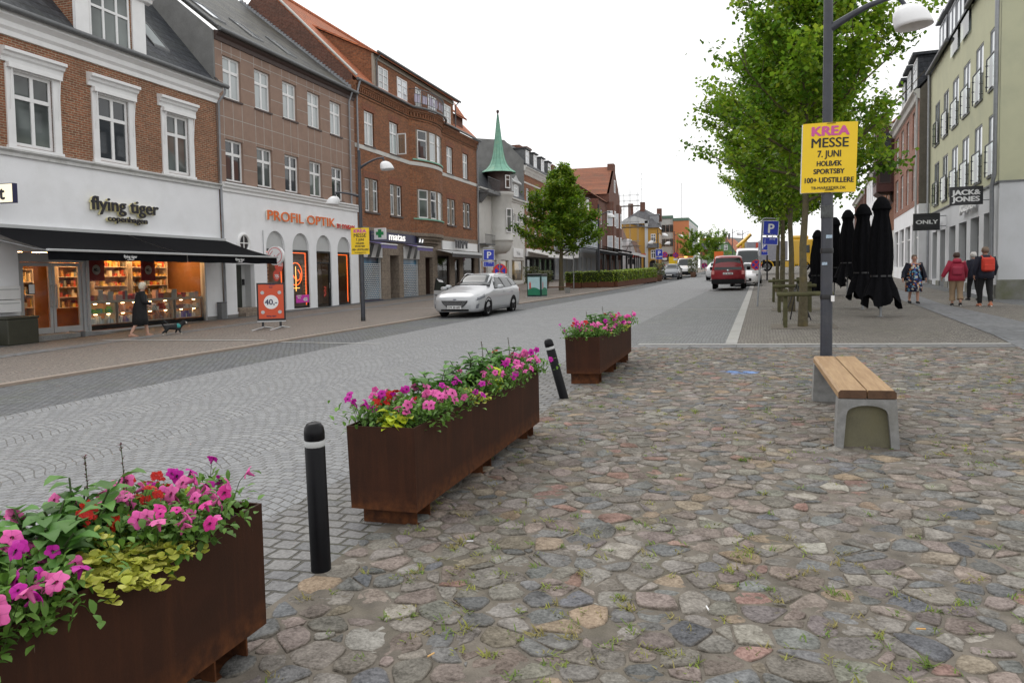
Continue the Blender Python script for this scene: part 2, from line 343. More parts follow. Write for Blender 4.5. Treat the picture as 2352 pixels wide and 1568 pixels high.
# right pavement beyond the square
kr = [(-.45, 16.05), (-.45, 168)]
strip("right_pavement", [(-.45, 15.95), (-.2, 168)], [(60, 15.95), (60, 168)], .006, M_settbrown)
strip("right_kerb", [(-.68, 15.95), (-.43, 168)], [(-.45, 15.95), (-.2, 168)], .018, M_kerb, drop=.02)
sheet("cross_kerb", [(-2.42, 15.72), (-.45, 15.72), (60, 17.2), (60, 17.42), (-.45, 15.94), (-2.42, 15.94)], .014, M_kerb)
sheet("cross_band", [(-2.42, 15.3), (-.45, 15.3), (60, 16.8), (60, 17.2), (-.45, 15.72), (-2.42, 15.72)], .008, M_band)
for y in (27.0, 34.5, 41.5): sheet("paving_line", [(-.45, y), (9, y + .2), (9, y + .3), (-.45, y + .1)], .012, M_kerb)
sheet("flag_path", [(5.05, 46), (6.3, 46), (6.15, 38), (5.65, 28.2), (5.85, 20.8), (6.6, 12), (4.0, 12), (4.45, 17.4), (4.85, 28.2)], .016, M_flag)
sheet("facade_edge", [(8.3, 17), (7.75, 24), (7.3, 30), (7.9, 47), (30, 47), (30, 17)], .010, M_settdark)
for (x, y) in ((1.0, 20.0), (1.1, 26.4), (1.1, 33.0)):
    sheet("tree_pit", [(x - .75, y - .7), (x + .75, y - .7), (x + .75, y + .7), (x - .75, y + .7)], .013, M_sand)

# the cobbled square: every stone modelled, each with its own outline, height, tilt and colour
sheet("square", [(-2.42, -6), (40, -6), (40, 16.2), (-.45, 15.3), (-2.42, 15.3)], .004, M_sand)
M_cob = vcol("cobble_stone", rough=.78, speck=.75, sscale=55, bump=.014, spec=.15)
PAL = [(.160, .147, .130)] * 6 + [(.178, .163, .145)] * 6 + [(.130, .130, .126)] * 5 + [(.175, .145, .128)] * 6 + [(.20, .130, .108), (.20, .155, .112), (.19, .162, .125), (.105, .108, .112), (.23, .215, .19), (.165, .16, .135), (.155, .133, .128)]
bm_ = G(1703, 856)                              # blue paint splashed on a few stones
def cobbles():
    rr = random.Random(11); dx, dy = .168, .132; pts = {}
    j = 0; y = 1.3
    while y < 15.45:
        xmax = .34 * y + 2.4; i = 0; x = -2.6
        while x < xmax:
            pts[(i, j)] = (x + (j % 2) * dx / 2 + rr.uniform(-.46, .46) * dx, y + rr.uniform(-.46, .46) * dy, rr.uniform(-.005, .005) * (1 if rr.random() < .7 else 2))
            x += dx; i += 1
        y += dy; j += 1
    V = []; F = []; C = []
    for (i, j), (px, py, pw) in pts.items():
        if px < -2.40 or py < 1.45 or py > 15.3: continue
        poly = [(px - .24, py - .24), (px + .24, py - .24), (px + .24, py + .24), (px - .24, py + .24)]
        for di in range(-2, 3):
            for dj in range(-2, 3):
                if di == 0 and dj == 0: continue
                q = pts.get((i + di, j + dj))
                if q is None: continue
                nx, ny = q[0] - px, q[1] - py; L = nx * nx + ny * ny
                off = (L + pw - q[2]) / 2
                out = []
                for k in range(len(poly)):
                    a = poly[k]; b = poly[(k + 1) % len(poly)]
                    da = (a[0] - px) * nx + (a[1] - py) * ny - off; db = (b[0] - px) * nx + (b[1] - py) * ny - off
                    if da <= 0: out.append(a)
                    if (da < 0 < db) or (db < 0 < da):
                        t = da / (da - db); out.append((a[0] + t * (b[0] - a[0]), a[1] + t * (b[1] - a[1])))
                poly = out
                if len(poly) < 3: break
            if len(poly) < 3: break
        if len(poly) < 3: continue
        cx = sum(p[0] for p in poly) / len(poly); cy2 = sum(p[1] for p in poly) / len(poly)
        gap = rr.uniform(.003, .013); near = py < 7.5
        sh = []
        for p in poly:
            d = math.hypot(p[0] - cx, p[1] - cy2); k = max(.3, (d - gap) / d) if d > 1e-4 else 1; sh.append((cx + (p[0] - cx) * k, cy2 + (p[1] - cy2) * k))
        for _ in range(1):
            out = []
            for k in range(len(sh)):
                a = sh[k]; b = sh[(k + 1) % len(sh)]; c1 = rr.uniform(.12, .3)
                out += [(a[0] * (1 - c1) + b[0] * c1, a[1] * (1 - c1) + b[1] * c1), (a[0] * c1 + b[0] * (1 - c1), a[1] * c1 + b[1] * (1 - c1))]
            sh = out
        n = len(sh); g0 = gz(cx, cy2); hh = rr.uniform(.006, .014) if rr.random() > .2 else rr.uniform(.002, .006)
        tx, ty = rr.uniform(-.05, .05), rr.uniform(-.05, .05); b = len(V); dome = rr.uniform(.0, .003)
        sx = rr.uniform(0, 50)
        rings = ((1.0, -.012), (.99, hh * .5), (.955, hh * .88), (.87, hh), (.5, hh + dome * .8)) if near else ((1.0, -.012), (.97, hh * .75), (.88, hh))
        for sc, z in rings:
            for x, y in sh:
                X, Y = cx + (x - cx) * sc, cy2 + (y - cy2) * sc
                nn = mnoise.noise((X * 17 + sx, Y * 17, sx)) * .008 + mnoise.noise((X * 45 + sx, Y * 45, sx)) * .005 if z > .004 else 0
                V.append((X, Y, gz(X, Y) + z + tx * (X - cx) + ty * (Y - cy2) + nn))
        V.append((cx, cy2, g0 + hh + dome)); nr = len(rings)
        col = rr.choice(PAL); bl = max(0, 1 - ((cx - bm_[0]) / .34) ** 2 - ((cy2 - bm_[1]) / .22) ** 2); col = tuple(a * (1 - .75 * bl) + b * .75 * bl for a, b in zip(col, (.10, .22, .50))); br = rr.uniform(.88, 1.36); col = (min(1, col[0] * br * rr.uniform(.97, 1.03)), col[1] * br, col[2] * br * rr.uniform(.96, 1.04))
        for r in range(nr - 1):
            for k in range(n):
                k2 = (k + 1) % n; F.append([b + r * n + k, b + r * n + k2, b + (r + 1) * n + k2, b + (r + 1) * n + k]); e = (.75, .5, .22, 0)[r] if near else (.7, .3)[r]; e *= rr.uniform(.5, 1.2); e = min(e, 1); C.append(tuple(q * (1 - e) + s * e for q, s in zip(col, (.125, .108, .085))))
        for k in range(n): F.append([b + (nr - 1) * n + k, b + (nr - 1) * n + (k + 1) % n, b + nr * n]); C.append(col)
    mb = MB(); mb.v = V; mb.f = F; mb.m = [0] * len(F); mb.sm = [True] * len(F)
    o = mb.build("cobblestones", M_cob); setcol(o, C); tag(o, kind='structure'); return pts
cob_pts = cobbles()
# weeds and moss in the joints
M_weed = leafmat("weed_leaf", rough=.7, trans=.3)
def weeds():
    rr = random.Random(5); mb = MB(); C = []
    for k in range(1500):
        y = 1.9 + 12.5 * rr.random() ** 1.7; x = rr.uniform(-2.35, .31 * y + .8)
        if mnoise.noise((x * .6, y * .6, 3)) < -.05 and rr.random() < .8: continue
        z = gz(x, y) + .006; big = rr.random() < .05; nb = rr.randint(14, 30) if big else rr.randint(8, 16)
        base = rr.choice([(.24, .30, .06), (.30, .31, .07), (.17, .26, .05), (.31, .27, .10)])
        for _ in range(nb):
            a = rr.uniform(0, 6.28); l = rr.uniform(.016, .042) * (1.6 if big else 1); wv = rr.uniform(.002, .005); sp = rr.uniform(0, .045)
            bx, by = x + sp * math.cos(a * 3.1), y + sp * math.sin(a * 3.1); dx, dy = math.cos(a), math.sin(a); e = rr.uniform(.2, .9)
            mb.add([(bx - dy * wv, by + dx * wv, z), (bx + dy * wv, by - dx * wv, z), (bx + dx * l * .6 + dy * wv * .8, by + dy * l * .6 - dx * wv * .8, z + l * e * .7), (bx + dx * l, by + dy * l, z + l * e)], [[0, 1, 2, 3]])
            q = rr.uniform(.7, 1.2); C.append((base[0] * q, base[1] * q, base[2] * q))
    o = mb.build("weeds", M_weed); setcol(o, C); tag(o, kind='stuff')
weeds()
# ------------------------------------------------------------------ building kit
M_white = flat("white_paint", (.80, .80, .80), rough=.45, var=.05, scale=3)
M_wplast = flat("white_plaster", (.86, .865, .885), rough=.85, var=.04, scale=2, fine=25, bump=.004, dirt=(.74, .74, .74), dscale=.6)
M_brick1 = brick("old_red_brick", (.31, .11, .057), (.175, .068, .042), (.34, .275, .19), ms=.013, stain=(.15, .085, .055))
M_brick3 = brick("orange_brick", (.34, .125, .055), (.19, .072, .04), (.21, .15, .10), bh=.075, stain=(.15, .075, .045))
M_brick3d = brick("soldier_brick", (.30, .10, .055), (.24, .08, .045), (.17, .12, .08), bw=.075, bh=.3, offset=0)
M_brickdk = brick("dark_brick", (.19, .075, .05), (.13, .055, .04), (.16, .12, .10), stain=(.08, .06, .05))
M_panel = flat("brown_render", (.29, .195, .15), rough=.85, var=.1, scale=3, fine=90, dirt=(.21, .14, .11), dscale=.8)
M_greyrend = flat("grey_render", (.20, .20, .195), rough=.95, var=.2, scale=1.5, fine=20, bump=.006, dirt=(.12, .12, .105), dscale=.6)
M_stone = brick("tan_ashlar", (.27, .22, .175), (.24, .195, .155), (.17, .14, .115), bw=.8, bh=.45, ms=.012, bump=.004, stain=(.17, .135, .11))
M_slate1 = slate("slate_roof", (.040, .044, .052), (.066, .070, .08), (.018, .018, .02), tw=.4, th=.27)
M_slate2 = slate("mossy_slate", (.045, .047, .046), (.115, .112, .10), (.022, .022, .02), tw=.45, th=.22, stain=(.10, .095, .06), amt=.5)
M_redtile = tiles("red_pantile", (.58, .19, .08), (.44, .135, .06), (.17, .06, .035))
M_darktile = tiles("dark_pantile", (.09, .09, .10), (.13, .13, .14), (.04, .04, .045))
M_browntile = tiles("brown_pantile", (.21, .10, .07), (.15, .075, .055), (.07, .04, .03))
M_zinc = flat("zinc", (.30, .31, .33), rough=.5, var=.15, metal=.4)
M_gutter = flat("dark_zinc_gutter", (.14, .145, .15), rough=.55, var=.2, metal=.3)
M_pane = pane("window_pane", (.035, .04, .045)); M_paneb = pane("blind_pane", (.42, .455, .46), rough=.08, var=.06)
M_paneg = pane("curtain_pane", (.10, .115, .11), var=.7); M_panes = pane("painted_sky_pane", (.62, .66, .70), rough=.05, var=.08, spec=1.0)  # M_panes: the bright sky's reflection is put into the base colour
M_glass = glass("clear_glass"); M_glassg = glass("railing_glass", (.80, .92, .90), 1.7)
M_alu = flat("aluminium", (.52, .53, .54), rough=.4, var=.06, metal=.5)
M_black = flat("black_paint", (.012, .012, .014), rough=.4, var=.2)
M_blackcloth = flat("black_canvas", (.007, .007, .0085), rough=.95, var=.3, scale=14, fine=120, bump=.003, spec=.08)
M_ltgrey = flat("light_grey_panel", (.50, .51, .51), rough=.7, var=.04)
M_granite = flat("granite", (.23, .225, .215), rough=.85, var=.3, scale=30, fine=140, dirt=(.14, .135, .12))
M_navy = flat("navy_sign", (.022, .022, .075), rough=.4, var=.08); M_orange = flat("orange_letters", (.80, .16, .02), rough=.4, var=.03)
M_verd = flat("verdigris", (.22, .46, .35), rough=.7, var=.2, scale=3, dirt=(.30, .42, .27), dscale=1.5); M_verdb = flat("brown_copper", (.06, .035, .03), rough=.5, var=.25)
M_cream = flat("cream_plaster", (.60, .59, .56), rough=.9, var=.06, scale=2, dirt=(.45, .44, .41), dscale=.6)
M_lampw = flat("opal_white", (.82, .82, .83), rough=.3, var=.02); M_post = flat("charcoal_post", (.035, .038, .05), rough=.42, var=.2, fine=30, dirt=(.07, .07, .075), dscale=2.5)
M_red = flat("red_print", (.62, .07, .04), rough=.5, var=.04); M_blue = flat("sign_blue", (.012, .035, .42), rough=.35, var=.04); M_signred = flat("sign_red", (.62, .02, .02), rough=.35, var=.04)
M_yellow = flat("poster_yellow", (.86, .58, .015), rough=.55, var=.03); M_pinkink = flat("pink_ink", (.62, .10, .32), rough=.6, var=.03); M_ink = flat("black_ink", (.02, .018, .015), rough=.6, var=.1)
M_steel = flat("galvanised_steel", (.30, .31, .32), rough=.45, var=.2, metal=.6, fine=40)
M_warm = glow("warm_lamp", (1.0, .58, .24), 34); M_neon = glow("orange_neon", (1.0, .13, .02), 3.0); M_coolw = glow("white_lamp", (1.0, .97, .9), 6.0)

class Bl:                                       # a facade frame: s along the front, z up, y into the building
    def __init__(b, name, p0, u, s0, zg, label, cat='building'):
        u = np.array(u, float); u /= np.hypot(*u); b.u = u; b.p0 = np.array(p0, float); b.s0 = s0; b.zg = zg
        p = b.p0 + u * s0; b.rz = math.atan2(u[1], u[0]); b.off = (s0, 0, zg)
        b.root = empty(name, (p[0], p[1], zg), b.rz, label, cat)
    def part(b, name, mb, mat, parent=None, label=None):
        o = mb.build(name, mat, parent if parent is not None else b.root, off=b.off)
        if label: o['label'] = label
        return o
    def world(b, s, d, z):                      # d metres in front of the facade
        nrm = np.array([b.u[1], -b.u[0]]); p = b.p0 + b.u * s + nrm * d; return (p[0], p[1], z)
    def text(b, name, body, s, z, size, mat, y=-.08, **k):
        par = k.pop('parent', None)
        return text(name, body, size, mat, par if par is not None else b.root, (s - b.s0, y, z - b.zg), (rad(90), 0, 0), **k)
LP0, LU = (-19.4, 0), (-.03, 1)
def Lb(name, s0, zg, label): return Bl(name, LP0, LU, s0, zg, label)

def wall(mb, s0, s1, z0, z1, holes=(), y=0.0, rev=.14, mi=0, step=None):
    xs = sorted({s0, s1, *[h[0] for h in holes], *[h[1] for h in holes]} | ({s0 + step * i for i in range(1, int((s1 - s0) / step))} if step else set()))
    zs = sorted({z0, z1, *[h[2] for h in holes], *[h[3] for h in holes]})
    xs = [x for x in xs if s0 <= x <= s1]; zs = [z for z in zs if z0 <= z <= z1]
    def inside(x, z): return any(h[0] < x < h[1] and h[2] < z < h[3] for h in holes)
    for i in range(len(xs) - 1):
        for j in range(len(zs) - 1):
            if not inside((xs[i] + xs[i + 1]) / 2, (zs[j] + zs[j + 1]) / 2):
                mb.quad((xs[i], y, zs[j]), (xs[i + 1], y, zs[j]), (xs[i + 1], y, zs[j + 1]), (xs[i], y, zs[j + 1]), mi)
    for h in holes:
        a, b_, c, d = h[:4]; e = y + rev
        hx = [x for x in xs if a <= x <= b_]
        mb.quad((a, y, c), (a, e, c), (a, e, d), (a, y, d), mi); mb.quad((b_, y, c), (b_, y, d), (b_, e, d), (b_, e, c), mi)
        for i in range(len(hx) - 1):
            mb.quad((hx[i], y, d), (hx[i + 1], y, d), (hx[i + 1], e, d), (hx[i], e, d), mi); mb.quad((hx[i], y, c), (hx[i], e, c), (hx[i + 1], e, c), (hx[i + 1], y, c), mi)
    return mb
def shell(mb, s0, s1, z0, z1, depth, mi=0):      # the two ends and the back of a block
    mb.quad((s0, 0, z0), (s0, 0, z1), (s0, depth, z1), (s0, depth, z0), mi); mb.quad((s1, 0, z0), (s1, depth, z0), (s1, depth, z1), (s1, 0, z1), mi)
    mb.quad((s0, depth, z0), (s0, depth, z1), (s1, depth, z1), (s1, depth, z0), mi); return mb
def window(b, s0, s1, z0, z1, pm, style='cross', y=.09, fw=.07, mid=.04, tr=.66, mat=None, name='window', fn=None, split=1, parent=None):
    m = MB(); t = .05
    def bx(a, c, d, e, yy=0.0): m.box(a, c, y - yy, y + t, d, e)
    bx(s0, s0 + fw, z0, z1); bx(s1 - fw, s1, z0, z1); bx(s0 + fw, s1 - fw, z1 - fw, z1); bx(s0 + fw, s1 - fw, z0, z0 + fw)
    zt = z0 + (z1 - z0) * tr; c = (s0 + s1) / 2
    if style in ('cross', 'grid', 'two', 'three'):
        if style == 'three':
            for q in (1, 2): x = s0 + (s1 - s0) * q / 3; bx(x - mid, x + mid, z0 + fw, z1 - fw, .004)
        else: bx(c - mid, c + mid, z0 + fw, z1 - fw, .004)
    if style in ('cross', 'tee', 'three'): bx(s0 + fw, s1 - fw, zt - mid, zt + mid, .008)
    if style == 'grid':
        for q in (1, 2): z = z0 + (z1 - z0) * q / 3; bx(s0 + fw, s1 - fw, z - .018, z + .018, .008)
    p = MB(); yy = y + .03
    for k in range(split):
        a = s0 + fw / 2 + (s1 - s0 - fw) * k / split; e = s0 + fw / 2 + (s1 - s0 - fw) * (k + 1) / split
        p.quad((a, yy, z0 + fw / 2), (e, yy, z0 + fw / 2), (e, yy, z1 - fw / 2), (a, yy, z1 - fw / 2))
    if fn: fn(m); fn(p)
    o = b.part(name, m, mat or M_white, parent); b.part('pane', p, pm, o); return o
def profile(mb, s0, s1, prof, mi=0, ends=True):   # a moulding: (d, z) points run along the front
    n = len(prof); v = [(s0, -d, z) for d, z in prof] + [(s1, -d, z) for d, z in prof]
    f = [[i, n + i, n + i + 1, i + 1] for i in range(n - 1)]
    if ends: f += [list(range(n)), list(range(n, 2 * n))[::-1]]
    return mb.add(v, f, mi)
def gutter(b, s0, s1, z, d, r=.075, pipe=None, zb=.2, name='gutter'):
    m = MB(); m.tube([(s0, -d, z), (s1, -d, z)], r, 10); b.part(name, m, M_gutter)
    for s in pipe or ():
        p = MB(); p.tube([(s, -d, z), (s, -d * .7, z - .25), (s, -.1, z - .55), (s, -.1, zb)], .05, 8); b.part('downpipe', p, M_zinc)
def slope(mb, s0, s1, d0, z0, d1, z1, th=.06, mi=0):   # a roof plane rising away from the street
    mb.quad((s0, -d0, z0), (s1, -d0, z0), (s1, -d1, z1), (s0, -d1, z1), mi); mb.quad((s0, -d0, z0 - th), (s0, -d0, z0), (s0, -d1, z1), (s0, -d1, z1 - th), mi)
    mb.quad((s1, -d0, z0 - th), (s1, -d1, z1 - th), (s1, -d1, z1), (s1, -d0, z0), mi); mb.quad((s0, -d0, z0 - th), (s1, -d0, z0 - th), (s1, -d0, z0), (s0, -d0, z0), mi); return mb

# ------------------------------------------------------------------ house 1: brick over a white shop front
b1 = Lb("brick_house", 11.0, 0.0, "red brick house with white hooded windows over a white shop front, slate roof")
wins = [(13.3, 14.6), (16.25, 17.53), (19.2, 20.47), (22.22, 23.38)]
m = MB(); wall(m, 11, 25.02, 5.46, 8.6, [(a, c, 5.58, 7.68) for a, c in wins]); shell(m, 11, 25.02, 5.46, 9.2, 9); b1.part('wall', m, M_brick1)
m = MB(); wall(m, 11, 25.02, -.3, 5.3, [(16.15, 18.5, .2, 2.62), (18.56, 24.02, .15, 2.46)], rev=.22); shell(m, 11, 25.02, -.3, 5.3, 9); b1.part('shop_wall', m, M_wplast)
m = MB()
for a, c in ((11, 16.1), (24.05, 25.03)): m.box(a, c, -.03, .02, -.3, .33)
b1.part('plinth', m, M_granite)
m = MB(); profile(m, 11, 25.06, [(0, 8.58), (.06, 8.58), (.06, 8.72), (.14, 8.80), (.14, 8.95), (.30, 9.06), (.30, 9.2), (0, 9.2)]); b1.part('cornice', m, M_white)
m = MB(); profile(m, 11, 25.06, [(0, 5.27), (.07, 5.27), (.07, 5.36), (.16, 5.42), (.16, 5.47), (0, 5.50)]); b1.part('string_course', m, flat("weathered_moulding", (.62, .62, .61), rough=.8, var=.1, dirt=(.25, .25, .22), dscale=2.2))
gutter(b1, 11, 25.25, 9.22, .40, .085)
p = MB(); p.tube([(25.08, -.40, 9.2), (25.1, -.36, 8.95), (25.05, -.1, 8.62), (25.05, -.08, 5.5), (25.08, -.09, .1)], .045, 8); b1.part('downpipe', p, M_zinc)
for i, (a, c) in enumerate(wins):
    w_ = window(b1, a, c, 5.6, 7.66, [M_pane, M_paneg, M_pane, M_paneg][i], y=.05, fw=.085, mid=.055)
    m = MB(); m.box(a - .24, a, -.05, .05, 5.5, 7.8); m.box(c, c + .24, -.05, .05, 5.5, 7.8); m.box(a - .28, c + .28, -.09, .05, 5.44, 5.56)
    profile(m, a - .38, c + .38, [(0, 7.86), (.05, 7.86), (.07, 7.98), (.14, 8.02), (.16, 8.1), (.24, 8.13), (.24, 8.22), (0, 8.27)])
    m.box(a - .20, c + .20, -.04, .05, 7.66, 7.86); b1.part('window_surround', m, M_white, w_)
    m = MB(); m.box(a - .22, c + .26, -.16, -.045, 7.70, 7.84); m.tube([(a - .1, -.13, 7.74), (a - .17, -.09, 6.55)], .014, 6); m.tube([(c + .2, -.13, 7.74), (c + .13, -.09, 6.55)], .014, 6)
    b1.part('blind_box', m, M_white, w_)
# roof, dormer, roof light
def r1(d): return 9.25 - 1.15 * (d - .18)
m = MB(); slope(m, 11, 25.0, .18, 9.25, -4.5, r1(-4.5)); slope(m, 11, 25.0, .36, 9.21, .181, 9.25, .02, 1); b1.part('roof', m, [M_slate1, M_zinc])
m = MB(); m.add([(24.98, -.2, 9.36), (25.10, -.2, 9.36), (25.10, 4.5, r1(-4.5) + .1), (24.98, 4.5, r1(-4.5) + .1)], [[0, 1, 2, 3]]); b1.part('verge', m, M_slate1)
dm = MB(); dm.box(18.46, 18.98, -.06, .05, 9.25, 11.9); dm.box(20.78, 21.36, -.06, .05, 9.25, 11.9); profile(dm, 18.2, 21.6, [(0, 11.15), (.16, 11.2), (.2, 11.3), (.3, 11.36), (.3, 11.5), (0, 11.6)])
do = b1.part('dormer', dm, M_white)
m = MB(); m.box(20.70, 20.78, .0, .3, 9.3, 11.2); m.box(18.98, 19.03, .0, .3, 9.3, 11.2); m.box(18.5, 18.6, .05, 3.2, 9.2, 11.9); m.box(21.26, 21.34, .05, 3.2, 9.2, 11.9); m.box(18.98, 20.78, .25, .3, 9.2, 11.9); b1.part('cheek', m, M_brick1, do)
m = MB(); m.box(18.2, 21.6, -.3, 3.5, 11.9, 12.0); b1.part('dormer_roof', m, M_zinc, do)
window(b1, 19.03, 20.68, 9.28, 11.1, M_paneg, 'three', y=-.02, tr=.62, name='dormer_window', parent=do)
def skylight(b, s0, s1, d0, d1, f, glassm, name='roof_light'):
    m = MB(); p = MB(); h = .07
    for a, c, e, g in ((s0, s0 + .07, d0, d1), (s1 - .07, s1, d0, d1), (s0 + .07, s1 - .07, d0, d0 - .07), (s0 + .07, s1 - .07, d1 + .07, d1)):
        m.add([(a, -e, f(e) - .02), (c, -e, f(e) - .02), (c, -g, f(g) - .02), (a, -g, f(g) - .02), (a, -e, f(e) + h), (c, -e, f(e) + h), (c, -g, f(g) + h), (a, -g, f(g) + h)], [[4, 5, 6, 7], [0, 1, 5, 4], [1, 2, 6, 5], [2, 3, 7, 6], [3, 0, 4, 7]])
    p.quad((s0 + .07, -d0 + .07, f(d0 - .07) + .035), (s1 - .07, -d0 + .07, f(d0 - .07) + .035), (s1 - .07, -d1 - .07, f(d1 + .07) + .035), (s0 + .07, -d1 - .07, f(d1 + .07) + .035))
    o = b.part(name, m, M_gutter); b.part('pane', p, glassm, o)
skylight(b1, 22.45, 23.25, -.55, -1.55, r1, M_paneb)
# shop front: doors, display window, interior
def doorleaf(a, c, z0, z1, y=.14, mat=None, pm=None, hs=None, fw=.1, name='door', b=None, kick=.18):
    b = b or b1
    m = MB(); m.box(a, a + fw, y - .03, y + .03, z0, z1); m.box(c - fw, c, y - .03, y + .03, z0, z1); m.box(a + fw, c - fw, y - .03, y + .03, z1 - fw, z1); m.box(a + fw, c - fw, y - .03, y + .03, z0, z0 + kick)
    o = b.part(name, m, mat or M_alu); p = MB(); p.quad((a + fw, y, z0 + kick), (c - fw, y, z0 + kick), (c - fw, y, z1 - fw), (a + fw, y, z1 - fw)); b.part('pane', p, pm or M_glass, o)
    if hs is not None:
        h = MB(); h.tube([(hs, y - .09, z0 + .75), (hs, y - .09, z0 + 1.45)], .018, 8); h.tube([(hs, y - .09, z0 + .8), (hs, y, z0 + .8)], .012, 6); h.tube([(hs, y - .09, z0 + 1.4), (hs, y, z0 + 1.4)], .012, 6); b.part('handle', h, M_steel, o)
    return o
m = MB(); m.box(16.15, 16.26, .06, .2, .2, 2.6); m.box(18.4, 18.5, .06, .2, .2, 2.6); m.box(16.26, 18.4, .06, .2, 2.33, 2.6); b1.part('door_frame', m, M_alu)
doorleaf(16.28, 17.32, .22, 2.31, hs=17.26); doorleaf(17.34, 18.38, .22, 2.31, hs=17.42)
m = MB(); m.box(18.5, 18.58, -.02, .1, .12, 2.5); m.box(23.98, 24.06, -.02, .1, .12, 2.5); m.box(18.58, 23.98, -.02, .1, .12, .19); m.box(18.58, 23.98, -.02, .1, 2.42, 2.5); o = b1.part('display_window', m, M_alu)
p = MB(); p.quad((18.58, .05, .19), (23.98, .05, .19), (23.98, .05, 2.42), (18.58, .05, 2.42)); b1.part('pane', p, M_glass, o)
m = MB(); m.box(18.6, 23.96, .08, .12, .2, .34); b1.part('window_base', m, M_black, o)
m = MB(); m.box(16.0, 24.3, 2.4, 2.5, 0, 2.7); m.box(16.0, 16.1, .25, 2.4, 0, 2.7); m.box(24.2, 24.3, .25, 2.4, 0, 2.7); m.box(16.0, 24.3, .25, 2.5, 2.7, 2.75); m.box(16.0, 24.3, .25, 2.5, .08, .14)
b1.part('shop_interior', m, flat("shop_wall_ochre", (.42, .20, .07), rough=.8, var=.1))
for k in range(9): b1.part('ceiling_lamp', MB().box(16.6 + k * .85, 16.95 + k * .85, .75, .95, 2.64, 2.68), M_warm)
for k in range(9): b1.part('spot_lamp', MB().box(16.5 + k * .85, 16.58 + k * .85, 1.5, 1.58, 2.5, 2.56), M_warm)
# goods behind the display window
def goods(name, b, s0, s1, y0, z0, h, cols, rr, wmin=.035, wmax=.13, label=None):
    m = MB(); C = []; s = s0
    while s < s1 - wmin:
        w_ = min(rr.uniform(wmin, wmax), s1 - s); hh = h * rr.choice((.3, .45, .5, .6, .8, .95)) * rr.uniform(.8, 1)
        if rr.random() < .8:
            m.box(s + .006, s + w_ - .006, y0 + rr.uniform(0, .05), y0 + .2, z0, z0 + hh); c = rr.choice(cols); C += [c] * 6
        s += w_
    return m, C
M_goods = vcol("printed_card", rough=.5, speck=.35, sscale=25, bump=0)
M_shelf = flat("pale_shelf", (.62, .55, .48), rough=.5, var=.05); M_shelfback = flat("peach_shelf_back", (.62, .33, .18), rough=.7, var=.06)
rg = random.Random(21)
GC = [(.70, .42, .12), (.75, .55, .22), (.6, .12, .06), (.80, .68, .45), (.45, .25, .08), (.78, .48, .10), (.30, .14, .06), (.82, .74, .55), (.65, .30, .18), (.25, .28, .28), (.75, .60, .15)]
def shelf_unit(s0, s1, z0, rows, rh, y0, cols, label, deep=.3, back=M_shelfback, name='display_shelf', legs=True):
    pt = b1.world(s0, -y0, 0); r = empty(name, (pt[0], pt[1], z0), b1.rz, label, 'shelf', 'display shelves in the shop window')
    off = (s0, y0, z0); m = MB(); m.box(s0, s0 + .03, y0, y0 + deep, z0, z0 + rows * rh + .03); m.box(s1 - .03, s1, y0, y0 + deep, z0, z0 + rows * rh + .03)
    for k in range(rows + 1): m.box(s0 + .03, s1 - .03, y0, y0 + deep, z0 + k * rh, z0 + k * rh + .025)
    m.build('carcass', M_shelf, r, off=off)
    m = MB(); m.quad((s0, y0 + deep, z0), (s1, y0 + deep, z0), (s1, y0 + deep, z0 + rows * rh), (s0, y0 + deep, z0 + rows * rh)); m.build('back_panel', back, r, off=off)
    mm = MB(); C = []
    for k in range(rows):
        a, c = goods('goods', b1, s0 + .04, s1 - .04, y0 + .04, z0 + k * rh + .026, rh - .06, cols[k % len(cols)], rg); C += c; mm.add(a.v, a.f)
    o = mm.build('goods', M_goods, r, off=off); setcol(o, C); o['kind'] = 'stuff'
    l = MB()
    if rows > 2: return
    for k in range(rows):
        for q in (.25, .75): x = s0 + (s1 - s0) * q; l.box(x - .06, x + .06, y0 + .02, y0 + .05, z0 + (k + 1) * rh - .03, z0 + (k + 1) * rh - .012)
    l.build('shelf_light', glow("shelf_lamp_%d" % int(s0 * 100), (1, .62, .3), 16), r, off=off)
cl = [[(.62, .70, .75), (.75, .78, .8)], [(.25, .55, .18), (.75, .72, .2), (.2, .5, .4)]]
shelf_unit(18.7, 19.75, .36, 2, .34, .16, cl, "low lit shelf of blue and green packets nearest the shop door")
shelf_unit(19.85, 20.85, .36, 2, .34, .16, [[(.75, .72, .72), (.3, .25, .45)], [(.7, .3, .25), (.75, .5, .45)]], "low lit shelf of small boxed cups left of the walking woman")
shelf_unit(20.95, 22.45, .36, 2, .34, .16, [[(.55, .35, .25), (.4, .2, .15)], [(.55, .08, .06), (.7, .65, .6)]], "low lit shelf of brown and red goods behind the dog's lead")
shelf_unit(22.55, 23.9, .36, 2, .34, .16, [[(.25, .22, .55), (.7, .68, .65)], [(.75, .72, .7), (.3, .2, .25)]], "low lit shelf with blue boxes at the far end of the shop window")
m = MB(); m.box(18.6, 23.95, .12, .5, 1.06, 1.12); b1.part('window_ledge', m, M_shelf)
for (a, c, lab) in ((18.7, 19.9, "tall stocked rack at the near end of the shop window"), (20.1, 21.6, "tall stocked rack in the middle of the shop window"), (21.8, 23.6, "brightest tall rack of golden packets at the far end of the shop window")):
    shelf_unit(a, c, .9, 5, .33, 1.35, [GC], lab, deep=.35, back=flat("ochre_back_%d" % int(a * 10), (.50, .26, .07), var=.3, scale=9), name='wall_rack')
shelf_unit(16.4, 17.3, .14, 5, .4, 1.9, [GC], "dim stocked rack behind the left glass door", deep=.3, name='wall_rack'); shelf_unit(17.4, 18.3, .14, 5, .4, 1.9, [GC], "dim stocked rack behind the right glass door", deep=.3, name='wall_rack')
